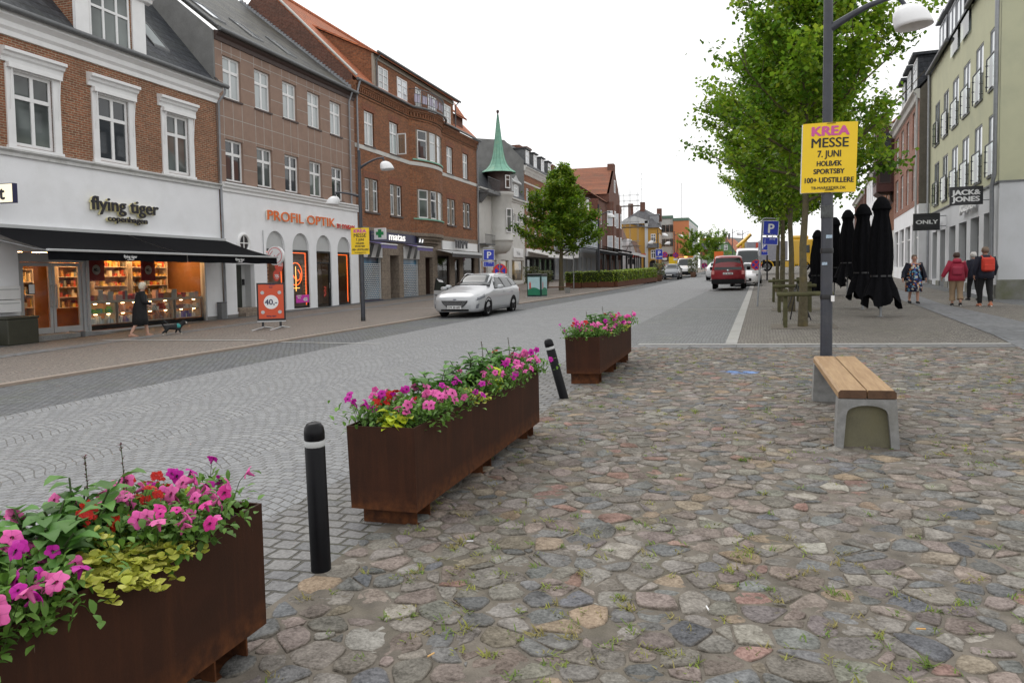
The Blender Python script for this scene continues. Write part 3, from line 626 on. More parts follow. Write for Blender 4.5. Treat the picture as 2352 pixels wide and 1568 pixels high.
mm = MB(); C = []; a, c = goods('g', b1, 18.7, 23.9, .2, 1.125, .38, [(.62, .6, .58), (.5, .12, .14), (.35, .38, .4), (.55, .3, .15), (.7, .5, .5)], rg, .1, .3); mm.add(a.v, a.f); C += c
o = b1.part('ledge_goods', mm, M_goods); setcol(o, C); o['kind'] = 'stuff'
M_poster = flat("dark_red_poster", (.30, .03, .03), rough=.6, var=.05)
for (a, lab) in ((18.66, "dark red price poster reading 40 nearest the glass doors"), (20.9, "dark red price poster reading 40 in the middle of the shop window")):
    pt = b1.world(a, -.12, 1.75); r = empty("price_poster", (pt[0], pt[1], 1.75), b1.rz, lab, "poster", "posters hung in the shop window")
    MB().box(0, .66, 0, .01, 0, .66).build('sheet', M_poster, r); q = MB(); q.lathe([(0, 0), (.16, 0), (.16, .006)], 24); q.xf(Matrix.Translation((.33, -.004, .36)) @ Matrix.Rotation(rad(90), 4, 'X')); q.build('price_disc', M_shelf, r)
    text('price_lettering', "40,-", .15, M_ink, r, (.33, -.015, .31), (rad(90), 0, 0), .002, .004)
pt = b1.world(16.5, .12 - .22, 1.35)
r = empty("door_notice", (pt[0], pt[1], 1.4), b1.rz, "small framed white notice on the left glass shop door", "notice"); MB().box(0, .22, -.02, 0, 0, .3).build('frame', M_black, r); MB().box(.02, .2, -.024, -.019, .02, .28).build('paper', M_white, r)
# lettering, flag sign, awnings and things along house 1
pt = b1.world(18.66, 0, 3.83)
sg = empty("shop_sign", (pt[0], pt[1], 3.7), b1.rz, "two-line black raised shop lettering on white wall above long black awning", "sign")
M_letdark = flat("letter_black", (.02, .018, .025), rough=.5); M_lethalo = flat("letter_cream_side", (.75, .68, .38), rough=.6)
for (bd, z, sz, s, ft) in (("flying tiger", 4.0 - 3.7, .60, 1.45, 2.9), ("copenhagen", -.03, .27, 1.5, 1.72)):
    text('lettering', bd, sz, M_letdark, sg, (s, -.13, z), (rad(90), 0, 0), .012, sz * .022, fit=ft)
    text('letter_backing', bd, sz, M_lethalo, sg, (s - .012, -.08, z - .01), (rad(90), 0, 0), .03, sz * .022, fit=ft)
q = MB()
for dx in (.02, .09): q.box(1.66 + dx, 1.71 + dx, -.178, -.165, .66, .70)
q.build('eyes', M_white, sg)
pt = b1.world(15.3, 0, 3.87)
sg = empty("projecting_sign", (pt[0], pt[1], 3.87), b1.rz, "square lit cream box sign with dark letter t at left edge", "sign")
MB().box(0, .14, -.92, -.2, 0, .52).build('box', M_navy, sg); MB().box(-.012, 0, -.90, -.22, .02, .50).build('face', glow("lit_cream", (.95, .86, .62), .75), sg); MB().box(.04, .08, -.2, 0, .24, .28).build('bracket', M_black, sg)
text('lettering', "t", .5, M_letdark, sg, (-.02, -.56, .1), (rad(90), 0, rad(-90)), .004, .02)
def awning(sa, sb, label):
    pt = b1.world(sa, 0, 0); r = empty("awning", (pt[0], pt[1], 2.3), b1.rz, label, "awning", "black shop awnings"); n = 14
    m = MB(); top = []; 
    for k in range(n + 1):
        x = (sb - sa) * k / n
        top.append([(x, -.12 - 2.3 * t, 3.27 - .70 * t - .05 * math.sin(math.pi * t)) for t in (0, .25, .5, .75, 1)])
    v = [p for row in top for p in row]; f = [[i * 5 + j, (i + 1) * 5 + j, (i + 1) * 5 + j + 1, i * 5 + j + 1] for i in range(n) for j in range(4)]
    m.add([(x, y, z - 2.3) for x, y, z in v], f, 0, True); m.build('canopy', M_blackcloth, r)
    m = MB(); w_ = sb - sa; k = 24
    v = [(w_ * i / k, -2.44 + .015 * math.sin(i * 2.1), 2.54 - 2.3 + 0) for i in range(k + 1)] + [(w_ * i / k, -2.45 + .03 * math.sin(i * 1.7), 2.31 - 2.3 + .008 * math.sin(i)) for i in range(k + 1)]
    m.add(v, [[i, k + 1 + i, k + 2 + i, i + 1] for i in range(k)], 0, True); m.build('valance', M_blackcloth, r)
    m = MB(); m.bevbox(-.02, w_ + .02, -2.50, -2.40, .235, .30, .015); m.build('front_bar', M_alu, r)
    m = MB()
    for x in (.35, w_ - .35): m.tube([(x, -.1, .66), (x + .3, -1.3, .36), (x, -2.4, .25)], .025, 6)
    m.build('folding_arm', M_alu, r)
    MB().box(-.02, w_ + .02, -.16, -.0, .93, 1.05).build('cassette', M_ltgrey, r)
    text('lettering', "flying tiger", .12, M_white, r, (w_ * .53, -2.485, .105), (rad(90), 0, 0), .002, .002); text('lettering', "copenhagen", .055, M_white, r, (w_ * .53, -2.485, .045), (rad(90), 0, 0), .002, 0)
awning(14.9, 20.08, "long black awning with pale front bar above the glass doors, nearest the camera"); awning(20.12, 25.1, "long black awning with pale front bar above the display window, beyond the first")
pt = b1.world(15.2, 0, .9); r = empty("mailbox", (pt[0], pt[1], .92), b1.rz, "upper white wall mailbox beside the shop door", "mailbox", "wall mailboxes")
MB().bevbox(0, .78, -.24, 0, .36, .73, .012).build('box', M_white, r); MB().box(.05, .73, -.246, -.24, .62, .65).build('slot', M_ltgrey, r)
r2 = empty("mailbox", (pt[0], pt[1], .56), b1.rz, "lower white wall mailbox beside the shop door", "mailbox", "wall mailboxes")
MB().bevbox(0, .78, -.24, 0, .36, .70, .012).build('box', M_white, r2); MB().box(.05, .73, -.246, -.24, .60, .63).build('slot', M_ltgrey, r2)
pt = b1.world(15.1, .35, 0); r = empty("waste_bin", (pt[0], pt[1], gz(pt[0], pt[1]) + .05), b1.rz, "dark olive lidded bin against the white wall at left edge", "bin")
M_olive = flat("olive_plastic", (.035, .035, .022), rough=.5, var=.2); MB().bevbox(0, .95, -.4, .3, 0, .70, .03).build('body', M_olive, r); MB().bevbox(-.02, .97, -.42, .32, .702, .77, .02).build('lid', M_olive, r)
pt = b1.world(16.1, .0, 0); r = empty("door_step", (pt[0], pt[1], gz(pt[0], pt[1])), b1.rz, "granite step in front of the glass shop doors", "step"); MB().bevbox(0, 1.55, -.55, .1, 0, .22, .02).build('slab', M_granite, r)
pt = b1.world(17.7, .05, 0); r = empty("access_ramp", (pt[0], pt[1], gz(pt[0], pt[1]) + .02), b1.rz, "chequer plate wedge ramp at the shop door", "ramp")
m = MB(); m.add([(0, 0, 0), (1.6, 0, 0), (1.6, -.62, 0), (0, -.62, 0), (0, 0, .2), (0, -.62, .2), (1.6, 0, .03), (1.6, -.62, .03)], [[4, 5, 7, 6], [3, 2, 7, 5], [0, 3, 5, 4], [1, 0, 4, 6], [2, 1, 6, 7]]); m.build('plate', M_steel, r)
m = MB()
for i in range(26):
    for j in range(10):
        x = .05 + i * .06; y = -.04 - j * .06; z = .2 - .106 * x + .003; s = .018 if (i + j) % 2 else -.018; m.add([(x - .018, y - s, z), (x + .018, y + s, z), (x + .018, y + s + .008, z), (x - .018, y - s + .008, z)], [[0, 1, 2, 3]])
m.build('tread', M_alu, r)
pt = b1.world(24.62, .02, 0); r = empty("meter_cabinet", (pt[0], pt[1], gz(pt[0], pt[1]) + .05), b1.rz, "narrow grey utility cabinet at the foot of the white wall", "cabinet"); MB().bevbox(0, .30, -.22, 0, 0, .62, .015).build('body', flat("cabinet_grey", (.16, .165, .17), rough=.5), r); MB().bevbox(-.015, .315, -.24, 0, .621, .66, .01).build('lid', flat("cabinet_lid", (.10, .10, .11), rough=.5), r)

# ------------------------------------------------------------------ house 2: brown panels over a white arcade
b2 = Lb("panelled_house", 25.03, .1, "brown panelled house with white arched shop front and long slate roof")
cols = [25.5 + 2.07 * i for i in range(5)]; holes = [(c, c + 1.14, z0, z1) for c in cols for z0, z1 in ((5.66, 7.32), (8.93, 10.58))]
m = MB(); wall(m, 25.05, 36.28, 5.5, 11.2, holes, rev=.16); shell(m, 25.05, 36.28, 5.5, 11.4, 9); b2.part('wall', m, M_panel)
m = MB(); vx = sorted([c - .02 for c in cols] + [c + .57 for c in cols] + [c + 1.16 for c in cols])
for x in vx:
    inwin = any(abs(x - (c + .57)) < .01 for c in cols)
    for z0, z1 in (((7.32, 8.93), (10.6, 11.2)) if inwin else ((7.32, 8.93), (10.6, 11.2))): m.box(x - .012, x + .012, -.004, .01, z0, z1)
for z in (10.73, 10.12, 9.52, 8.92, 8.17, 7.45, 6.83, 6.24):
    edges = [25.06] + [q for c in cols for q in (c - .01, c + 1.15)] + [36.26]
    if z in (8.17, 10.73, 7.45): m.box(25.06, 36.26, -.005, .01, z - .012, z + .012)
    else:
        for k in range(0, len(edges), 2): m.box(edges[k], edges[k + 1], -.005, .01, z - .012, z + .012)
b2.part('panel_joints', m, flat("pale_joint", (.44, .41, .38), rough=.8))
for i, c in enumerate(cols):
    for j, (z0, z1) in enumerate(((5.66, 7.32), (8.93, 10.58))):
        w_ = window(b2, c, c + 1.14, z0, z1, M_paneb if j else [M_pane, M_paneg, M_pane, M_paneg, M_pane][i], y=.1, fw=.085, mid=.055)
        m = MB(); m.box(c - .06, c + 1.2, -.05, .14, z0 - .07, z0 - .002); b2.part('sill', m, M_verdb, w_)
m = MB(); profile(m, 25.05, 36.3, [(0, 11.05), (.05, 11.05), (.08, 11.2), (.16, 11.26), (.22, 11.36), (0, 11.42)]); b2.part('cornice', m, M_verdb)
gutter(b2, 25.0, 36.2, 11.42, .32, .085, pipe=(35.6,), zb=5.6)
def r2(d): return 11.43 - .79 * (d - .25)
m = MB(); slope(m, 25.0, 36.28, .25, 11.43, -7, r2(-7), .1); b2.part('roof', m, M_slate2)
m = MB(); m.add([(25.04, 0, 5.5), (25.04, 0, 11.38), (25.04, 7, r2(-7) - .06), (25.04, 7, 5.5), (24.96, 0, 5.5), (24.96, 0, 11.38), (24.96, 7, r2(-7) - .06), (24.96, 7, 5.5)], [[4, 5, 6, 7], [0, 4, 7, 3], [1, 2, 6, 5], [0, 1, 5, 4]]); b2.part('gable', m, M_greyrend)
m = MB(); m.tube([(24.98, -.25, 11.5), (24.98, 7, r2(-7) + .06)], .05, 6); b2.part('verge', m, M_gutter)
for i, s in enumerate((26.0, 28.6, 31.3)): skylight(b2, s, s + .85, -.75, -1.9, r2, M_panes if i == 0 else M_paneb)
arch = [(27.95, 29.36), (29.97, 31.38), (32.02, 33.43), (34.06, 35.41)]; YB = -.06
m = MB(); dr = (25.84, 27.06, .42, 2.37)
wall(m, 25.05, 36.28, -.2, 5.3, [(a, c, .36 if i != 2 else .25, 3.83) for i, (a, c) in enumerate(arch)] + [dr], y=YB, rev=.2)
for a, c in arch:                                  # fill the corners above each arch
    cx, r, zs = (a + c) / 2, (c - a) / 2, 3.83 - (c - a) / 2; n = 16
    pts = [(cx - r * math.cos(math.pi * k / n), zs + r * math.sin(math.pi * k / n)) for k in range(n + 1)]
    for k in range(n):
        (x0, z0), (x1, z1) = pts[k], pts[k + 1]; m.quad((x0, YB, z0), (x1, YB, z1), (x1, YB, 3.83), (x0, YB, 3.83)); m.quad((x0, YB, z0), (x0, YB + .2, z0), (x1, YB + .2, z1), (x1, YB, z1))
m.quad((36.28, YB, -.2), (36.28, .3, -.2), (36.28, .3, 5.3), (36.28, YB, 5.3)); b2.part('shop_wall', m, M_wplast)
m = MB(); wd = lambda a, c: m.box(a, c, YB - .04, YB + .02, -.2, .34)
for a, c in ((25.05, 25.84), (27.06, 32.02), (33.43, 36.3)): wd(a, c)
b2.part('plinth', m, M_granite)
m = MB(); profile(m, 25.05, 36.32, [(.05, 5.22), (.12, 5.22), (.12, 5.32), (.2, 5.38), (.2, 5.46), (.28, 5.5), (.28, 5.56), (0, 5.6)]); b2.part('shop_cornice', m, M_white)
m = MB()
for a, c in arch: m.box(a, c, YB + .1, YB + .15, 3.05, 3.83)
b2.part('arch_panel', m, M_ltgrey)
for i, (a, c) in enumerate(arch):
    z0 = .38 if i != 2 else .27; m = MB(); y = YB + .1
    m.box(a, a + .07, y - .04, y + .03, z0, 3.05); m.box(c - .07, c, y - .04, y + .03, z0, 3.05); m.box(a + .07, c - .07, y - .04, y + .03, 2.97, 3.05); m.box(a + .07, c - .07, y - .04, y + .03, z0, z0 + .08)
    if i == 2: m.box(a + .07, c - .07, y - .04, y + .03, 2.45, 2.52); m.box(a + .07, a + .16, y - .03, y + .03, z0, 2.45); m.box(c - .16, c - .07, y - .03, y + .03, z0, 2.45)
    o = b2.part('door' if i == 2 else 'shop_window', m, M_black); p = MB(); p.quad((a + .07, y, z0 + .08), (c - .07, y, z0 + .08), (c - .07, y, 2.97), (a + .07, y, 2.97)); b2.part('pane', p, M_glass, o)
    if i == 2: h = MB(); h.tube([(c - .2, y - .07, 1.25), (c - .2, y - .07, 1.5)], .015, 8); b2.part('handle', h, M_steel, o)
    nm = MB()
    nm.tube([(c - .12, y + .06, z0 + .12), (c - .12, y + .06, 2.9)], .012, 6)
    nm.tube([(a + .1, y + .06, 2.92), (c - .1, y + .06, 2.92)], .012, 6)
    if i != 2: b2.part('neon_edge', nm, M_neon, o)
m = MB(); m.box(27.6, 36.0, 2.0, 2.1, .3, 3.2); m.box(27.6, 27.7, .2, 2.0, .3, 3.2); m.box(36.0, 36.1, .2, 2.0, .3, 3.2); m.box(27.6, 36.1, .2, 2.1, 3.2, 3.25); m.box(27.6, 36.1, .2, 2.1, .2, .26)
b2.part('shop_interior', m, flat("optician_wall", (.30, .25, .21), rough=.8))
m = MB()
for k in range(8): m.box(28.0 + k, 28.5 + k, .8, .95, 3.14, 3.18)
b2.part('ceiling_lamp', m, glow("optician_lamp", (1, .8, .5), 4))
for (s, yy, wd_, lab) in ((28.15, .5, .75, "lit rack of spectacles in the first arched window"), (32.15, .8, .75, "lit rack of spectacles behind the arched glass door")):
    pt = b2.world(s, -yy, .6); r = empty("spectacle_rack", (pt[0], pt[1], .9), b2.rz, lab, "rack", "spectacle racks"); MB().box(0, wd_, 0, .05, 0, 1.5).build('board', flat("lit_cream_board_%d" % int(s), (.75, .65, .42), rough=.6), r)
    m = MB()
    for i in range(5):
        for j in range(9): m.box(.04 + i * .14, .04 + i * .14 + .11, -.02, 0, .08 + j * .155, .11 + j * .155)
    m.build('spectacles', M_black, r)
def disc(r, th, n=40):
    m = MB(); m.lathe([(0, -th / 2), (r, -th / 2), (r, th / 2), (0, th / 2)], n, smooth=False); return m
RX = Matrix.Rotation(rad(90), 4, 'X')
pt = b2.world(28.75, .12, 2.0)
r = empty("sale_disc", (pt[0], pt[1], 2.35), b2.rz, "upper red round SALE sticker in the first arched window", "sticker", "round sale stickers"); disc(.32, .01).xf(RX).build('disc', M_red, r); text('lettering', "SALE", .17, M_white, r, (.1, -.012, -.06), (rad(90), 0, 0), .002, .003)
r = empty("sale_disc", (pt[0] + .0, pt[1] - .2, 1.88), b2.rz, "lower red round 70% sticker in the first arched window", "sticker", "round sale stickers"); disc(.25, .01).xf(RX).build('disc', M_red, r); text('lettering', "70%", .19, M_white, r, (0, -.012, -.08), (rad(90), 0, 0), .002, .006); text('lettering', "På brillestel", .05, M_white, r, (0, -.012, -.14), (rad(90), 0, 0), .002, 0)
pt = b2.world(30.1, .09, .75)
r = empty("price_strip", (pt[0], pt[1], .62), b2.rz, "magenta price strip reading 400 low in the second arched window", "sticker"); MB().bevbox(0, 1.1, 0, .012, 0, .36, .005).build('strip', flat("magenta_print", (.62, .04, .42), rough=.5), r); text('lettering', "KOMPLET\nBRILLE", .09, M_white, r, (.24, -.01, .2), (rad(90), 0, 0), .002, .003); text('lettering', "400", .24, M_white, r, (.76, -.01, .07), (rad(90), 0, 0), .002, .006)
pt = b2.world(30.55, -.18, 1.0)
r = empty("neon_hanging", (pt[0], pt[1], 1.0), b2.rz, "round orange neon sign with spectacles in the second arched window", "neon sign"); m = MB(); n = 32
m.tube([(.52 * math.cos(6.283 * k / n), 0, .95 + .52 * math.sin(6.283 * k / n)) for k in range(n + 1)], .014, 6, cap=False); m.build('ring', M_neon, r)
m = MB(); m.tube([(-.35, 0, 1.1), (-.1, 0, .75), (.02, 0, .85), (.1, 0, .62), (.35, 0, .72), (.4, 0, .95), (.2, 0, 1.15)], .014, 6); m.build('spectacle_outline', M_neon, r)
m = MB(); m.tube([(0, 0, .15), (0, 0, 1.3)], .012, 6); m.tube([(-.35, 0, .3), (.3, 0, .3)], .012, 6); m.build('cross_bars', glow("amber_neon", (1, .45, .1), 3.5), r)
pt = b2.world(32.5, .06, .5)
r = empty("door_sticker", (pt[0], pt[1], 1.0), b2.rz, "red sideways 70% print on the arched glass door", "sticker"); text('lettering', "70%", .32, M_red, r, (.12, 0, .1), (rad(90), rad(90), 0), .002, .004)
# lettering
pt = b2.world(27.9, 0, 4.27); sg = empty("optician_sign", (pt[0], pt[1], 4.25), b2.rz, "large orange raised capitals on white wall above the arches", "sign")
M_halo = flat("letter_white_side", (.85, .80, .70), rough=.5)
text('lettering', "PROFIL OPTIK", .60, M_orange, sg, (0, -.17, .03), (rad(90), 0, 0), .012, .006, 'LEFT', fit=5.75); text('letter_backing', "PROFIL OPTIK", .60, M_halo, sg, (-.015, -.13, .015), (rad(90), 0, 0), .02, .006, 'LEFT', fit=5.75)
text('small_lettering', "BY SYNSAM", .32, M_signred, sg, (5.95, -.18, -.005), (rad(90), 0, 0), .012, .005, 'LEFT', fit=1.82); text('small_backing', "BY SYNSAM", .32, M_halo, sg, (5.94, -.13, -.012), (rad(90), 0, 0), .035, .005, 'LEFT', fit=1.82)
# door niche, steps, round window, round flag sign
m = MB(); m.box(25.84, 27.06, .42, .5, .42, 2.37); m.quad((25.84, .14, .42), (25.84, .5, .42), (25.84, .5, 2.37), (25.84, .14, 2.37)); m.quad((27.06, .14, .42), (27.06, .14, 2.37), (27.06, .5, 2.37), (27.06, .5, .42)); m.box(25.84, 27.06, .14, .5, .38, .42); b2.part('door_niche', m, M_ltgrey)
m = MB(); m.bevbox(25.88, 26.75, .36, .42, .44, 2.33, .01); 
for zz in (.6, 1.5): m.bevbox(26.0, 26.6, .345, .37, zz, zz + .7, .02)
o = b2.part('front_door', m, flat("dark_green_door", (.025, .03, .022), rough=.4)); h = MB(); h.tube([(26.68, .31, 1.35), (26.68, .31, 1.5)], .014, 6); b2.part('handle', h, M_steel, o)
m = MB(); m.box(26.83, 26.95, .36, .40, 1.5, 1.75); b2.part('door_phone', m, M_black)
m = MB(); n = 28; ring = [(r_ * math.cos(6.2832 * k / n), r_ * math.sin(6.2832 * k / n)) for r_ in (.30, .42) for k in range(n)]
m.lathe([(.30, 0), (.30, .06), (.36, .09), (.42, .06), (.43, 0)], 28); m.box(-.3, .3, -.02, .02, 0, .03); m.box(-.02, .02, -.3, .3, .001, .031); m.xf(Matrix.Translation((26.37, YB, 3.22)) @ RX); o = b2.part('round_window', m, M_white)
p = disc(.3, .02, 28).xf(Matrix.Translation((26.37, YB, 3.22)) @ RX); b2.part('pane', p, M_pane, o)
pt = b2.world(25.86, 0, 0); r = empty("stone_steps", (pt[0], pt[1], gz(pt[0], pt[1])), b2.rz, "two worn stone steps below the dark green door", "steps"); MB().bevbox(0, 1.25, -.42, -.07, 0, .22, .015).build('lower_step', M_stone, r); MB().bevbox(.05, 1.2, -.14, .45, .221, .40, .015).build('upper_step', M_stone, r)
pt = b2.world(27.7, .06, 2.6); r = empty("round_flag_sign", (pt[0], pt[1], 2.62), b2.rz, "round white sign with red spectacle outline on wall bracket", "sign")
q = disc(.40, .14).xf(Matrix.Translation((0, -.62, .1)) @ Matrix.Rotation(rad(90), 4, 'Y')); q.build('disc', M_lampw, r); m = MB(); m.tube([(0, 0, .1), (0, -.25, .1)], .025, 6); m.tube([(0, -.03, .1), (0, -.03, 1.2)], .012, 6); m.build('bracket', M_steel, r)
m = MB(); n = 32; m.tube([(-.078, -.62 + .33 * math.cos(6.283 * k / n), .1 + .33 * math.sin(6.283 * k / n)) for k in range(n + 1)], .012, 5, cap=False); m.tube([(-.078, -.62 + a, .1 + z) for a, z in ((-.24, .1), (-.05, -.06), (.02, .02), (.06, -.22), (.22, -.18), (.26, .02), (.1, .2))], .012, 5); m.build('outline', M_signred, r)
# ------------------------------------------------------------------ house 3: the orange brick corner block with a bowed bay
b3 = Lb("bay_fronted_house", 36.3, .3, "three-storey orange brick block with bowed bay, red tile roof and long dormer")
SC, HW, SAG = 46.05, 2.66, .72; BR = (HW * HW + SAG * SAG) / (2 * SAG); PHI = math.asin(HW / BR)
def bend(mb):
    for i, (s, y, z) in enumerate(mb.v):
        th = (s - SC) / HW * PHI; mb.v[i] = (SC + (BR - y) * math.sin(th), -((BR - y) * math.cos(th) - BR * math.cos(PHI)), z)
    return mb
low = [(37.33, 38.98), (40.52, 42.13), (49.72, 51.32), (52.95, 54.55)]; up = [(37.45, 38.62), (40.63, 41.8), (49.8, 51.0), (53.08, 54.25)]
holes = [(a, c, 5.37, 7.2) for a, c in low] + [(a, c, 8.98, 10.86) for a, c in up]
m = MB(); wall(m, 36.3, SC - HW, 4.5, 12.15, holes, rev=.16); wall(m, SC + HW, 56.2, 4.5, 12.15, holes, rev=.16); wall(m, SC - HW, SC + HW, 4.5, 5.3, rev=.1, y=.4); shell(m, 36.3, 56.2, 4.5, 12.2, 9); b3.part('wall', m, M_brick3)
bw_ = [(44.35, 45.3), (45.62, 46.42), (46.74, 47.42), (47.7, 48.3)]
bw_ = [(44.05, 44.95), (45.22, 46.0), (46.28, 47.06), (47.34, 48.12)]
m = bend(wall(MB(), SC - HW, SC + HW, 4.5, 12.15, [(43.9, 48.28, 5.42, 7.25), (43.9, 48.28, 9.1, 10.95)], rev=.2, step=.22)); bay = b3.part('bay', m, M_brick3)
for z0, z1, pm in ((5.42, 7.25, [M_paneg, M_pane, M_paneb, M_paneb]), (9.1, 10.95, [M_pane, M_paneb, M_panes, M_panes])):
    for k, (a, c) in enumerate(bw_): window(b3, a, c, z0 + .02, z1 - .02, pm[k], 'tee', y=.06, fw=.08, mid=.045, fn=bend, split=3, parent=bay)
    m = MB(); e = [43.9] + [q for a, c in bw_ for q in (a, c)] + [48.28]
    for k in range(0, len(e), 2): m.box(e[k], e[k + 1], .03, .2, z0, z1)
    b3.part('mullion', bend(m), M_stone, bay)
    m = MB(); n = 24
    for k in range(n): a, c = 43.6 + 4.9 * k / n, 43.6 + 4.9 * (k + 1) / n; m.box(a, c, -.07, .06, z0 - .09, z0 - .005)
    b3.part('bay_sill', bend(m), M_verd, bay)
for i, (a, c) in enumerate(low):
    w_ = window(b3, a, a + .63, 5.4, 7.18, M_paneg, 'tee', y=.09, fw=.075); window(b3, c - .63, c, 5.4, 7.18, M_pane if i % 2 else M_paneg, 'tee', y=.09, fw=.075)
    m = MB(); m.box(a + .63, c - .63, .03, .16, 5.37, 7.2); b3.part('mullion', m, M_stone, w_)
    m = MB(); m.box(a - .08, c + .08, -.07, .15, 5.27, 5.365); b3.part('sill', m, M_verdb, w_)
    m = MB(); m.box(a - .2, c + .2, -.012, .02, 7.2, 7.58); b3.part('lintel', m, M_brick3d, w_)
for i, (a, c) in enumerate(up):
    w_ = window(b3, a, c, 9.0, 10.84, M_paneb, 'cross', y=.09, fw=.075, mid=.05)
    m = MB(); m.box(a - .08, c + .08, -.07, .15, 8.9, 8.975); b3.part('sill', m, M_verdb, w_)
    m = MB(); m.box(a - .2, c + .2, -.012, .02, 10.86, 11.24); b3.part('lintel', m, M_brick3d, w_)
    if i == 1:
        m = MB(); x = c - .02; L = .56
        for a_, b_, z0, z1 in ((0, .06, 9.06, 10.3), (L - .06, L, 9.06, 10.3), (.06, L - .06, 9.06, 9.12), (.06, L - .06, 10.24, 10.3)): m.box(x - .02, x + .02, .05 - b_, .05 - a_, z0, z1)
        cs = b3.part('casement', m, M_white, w_); p = MB(); p.quad((x, -.01, 9.12), (x, .05 - L + .06, 9.12), (x, .05 - L + .06, 10.24), (x, -.01, 10.24)); b3.part('casement_glass', p, M_glassg, w_)
m = MB()
for a, c in ((36.3, SC - HW), (SC + HW, 56.2)): m.box(a, c, -.03, .05, 8.68, 8.9)
q = MB(); n = 26
for k in range(n): q.box(SC - HW + 2 * HW * k / n, SC - HW + 2 * HW * (k + 1) / n, -.03, .05, 8.68, 8.9)
bend(q); m.add(q.v, q.f); b3.part('stone_band', m, M_cream)
def frieze(fn, a, c, n):
    m = MB(); d = MB()
    for k in range(n):
        x0, x1 = a + (c - a) * k / n, a + (c - a) * (k + 1) / n
        for z0, z1, o in ((11.48, 11.56, .05), (11.62, 11.68, .09), (11.9, 11.98, .14), (11.98, 12.15, .2)): m.box(x0, x1, -o, .05, z0, z1)
    nd_ = int((c - a) / .24)
    for k in range(nd_): x = a + .05 + k * .24; d.box(x, x + .12, -.12, .05, 11.68, 11.9)
    if fn: fn(m); fn(d)
    m.add(d.v, d.f); return m
m = frieze(None, 36.3, SC - HW, 1); x = frieze(bend, SC - HW, SC + HW, 24); m.add(x.v, x.f); x = frieze(None, SC + HW, 56.25, 1); m.add(x.v, x.f); b3.part('dentil_cornice', m, M_brick3)
gl = MB(); gl.tube([(36.2, -.33, 12.2), (SC - HW, -.33, 12.2)] + [tuple(bend(type('t', (), {'v': [(SC - HW + 2 * HW * k / 14, -.33, 12.2)]})()).v[0]) for k in range(1, 14)] + [(SC + HW, -.33, 12.2), (56.35, -.33, 12.2)], .08, 8); b3.part('gutter', gl, M_gutter)
for s in (36.45, 56.1): p = MB(); p.tube([(s, -.33, 12.15), (s, -.25, 11.9), (s, -.12, 11.4), (s, -.12, .6)], .055, 8); b3.part('downpipe', p, M_zinc)
def r3(d): return 12.3 - .985 * (d - .2)
m = MB(); slope(m, 36.35, 56.2, .2, 12.3, -5.35, r3(-5.35), .08); m.quad((36.35, 5.35, r3(-5.35)), (56.2, 5.35, r3(-5.35)), (56.2, 9.5, 13.5), (36.35, 9.5, 13.5)); m.tube([(36.3, 5.35, r3(-5.35)), (56.2, 5.35, r3(-5.35))], .13, 8); b3.part('roof', m, M_redtile)
m = MB(); m.add([(36.32, 0, 11), (36.32, .05, r3(-.05) - .1), (36.32, 5.35, r3(-5.35) - .1), (36.32, 9, 14), (36.32, 9, 11)], [[0, 1, 2, 3, 4]]); b3.part('gable', m, M_brickdk)
m = MB(); m.tube([(36.36, -.2, 12.42), (36.36, 5.35, r3(-5.35) + .08)], .07, 6); b3.part('verge', m, M_cream)
m = MB(); n = 40
for k in range(n): t = k / n; d = -.1 - 6.6 * t; m.box(36.2, 36.31, -d, -d + .19, r2(d) - .05, r2(d) + .22)
b3.part('stepped_flashing', m, M_zinc)
# attic dormer
dms = [(39.32, 40.6), (41.82, 43.3), (44.55, 45.45), (46.6, 48.05), (49.28, 50.75)]
m = MB(); wall(m, 38.75, 51.3, 12.25, 14.25, [(a, c, 12.45, 13.72) for a, c in dms], y=.02, rev=.1); m.add([(38.75, .02, 12.2), (38.75, .02, 14.25), (38.75, 3.6, 15.95), (38.75, 3.6, 15.6)], [[0, 3, 2, 1]]); m.add([(51.3, .02, 12.2), (51.3, .02, 14.25), (51.3, 3.6, 15.95), (51.3, 3.6, 15.6)], [[0, 1, 2, 3]]); dm = b3.part('dormer', m, M_brick3)
m = MB(); m.box(38.7, 38.95, -.03, .1, 12.2, 14.2); m.box(38.95, 51.3, -.05, .02, 13.95, 14.2); b3.part('dormer_trim', m, flat("weathered_timber", (.33, .30, .25), rough=.8, var=.2), dm)
m = MB(); slope(m, 38.6, 51.6, .30, 14.22, -3.9, 16.25, .1); b3.part('dormer_roof', m, M_redtile, dm)
m = MB(); m.tube([(38.6, -.36, 14.25), (51.85, -.36, 14.25)], .07, 8); m.tube([(38.95, -.36, 14.22), (38.95, -.1, 13.9), (38.95, -.1, 12.3)], .045, 6); m.tube([(51.6, -.36, 14.22), (51.45, -.1, 13.9), (51.45, -.1, 12.3)], .045, 6); b3.part('dormer_gutter', m, M_gutter, dm)
for k, (a, c) in enumerate(dms): window(b3, a + .02, c - .02, 12.46, 13.70, M_panes if k in (1, 3) else M_paneb, 'grid' if k != 2 else 'plain', y=-.0, fw=.07, mid=.05, name='dormer_window', parent=dm)
m = MB(); n = 22
pts = [bend(type('t', (), {'v': [(SC - HW + .35 + (2 * HW - .7) * k / n, -.2, 0)]})()).v[0] for k in range(n + 1)]
for z, r in ((12.52, .018), (13.05, .014), (13.36, .025)): m.tube([(x, y, z) for x, y, _ in pts], r, 6)
for k in range(n + 1):
    x, y, _ = pts[k]; m.tube([(x, y, 12.3), (x, y, 13.36)], .012, 5)
    if k < n:
        x2, y2, _ = pts[k + 1]; m.tube([(x, y, 13.08), ((x + x2) / 2, (y + y2) / 2, 13.33), (x2, y2, 13.08)], .009, 4)
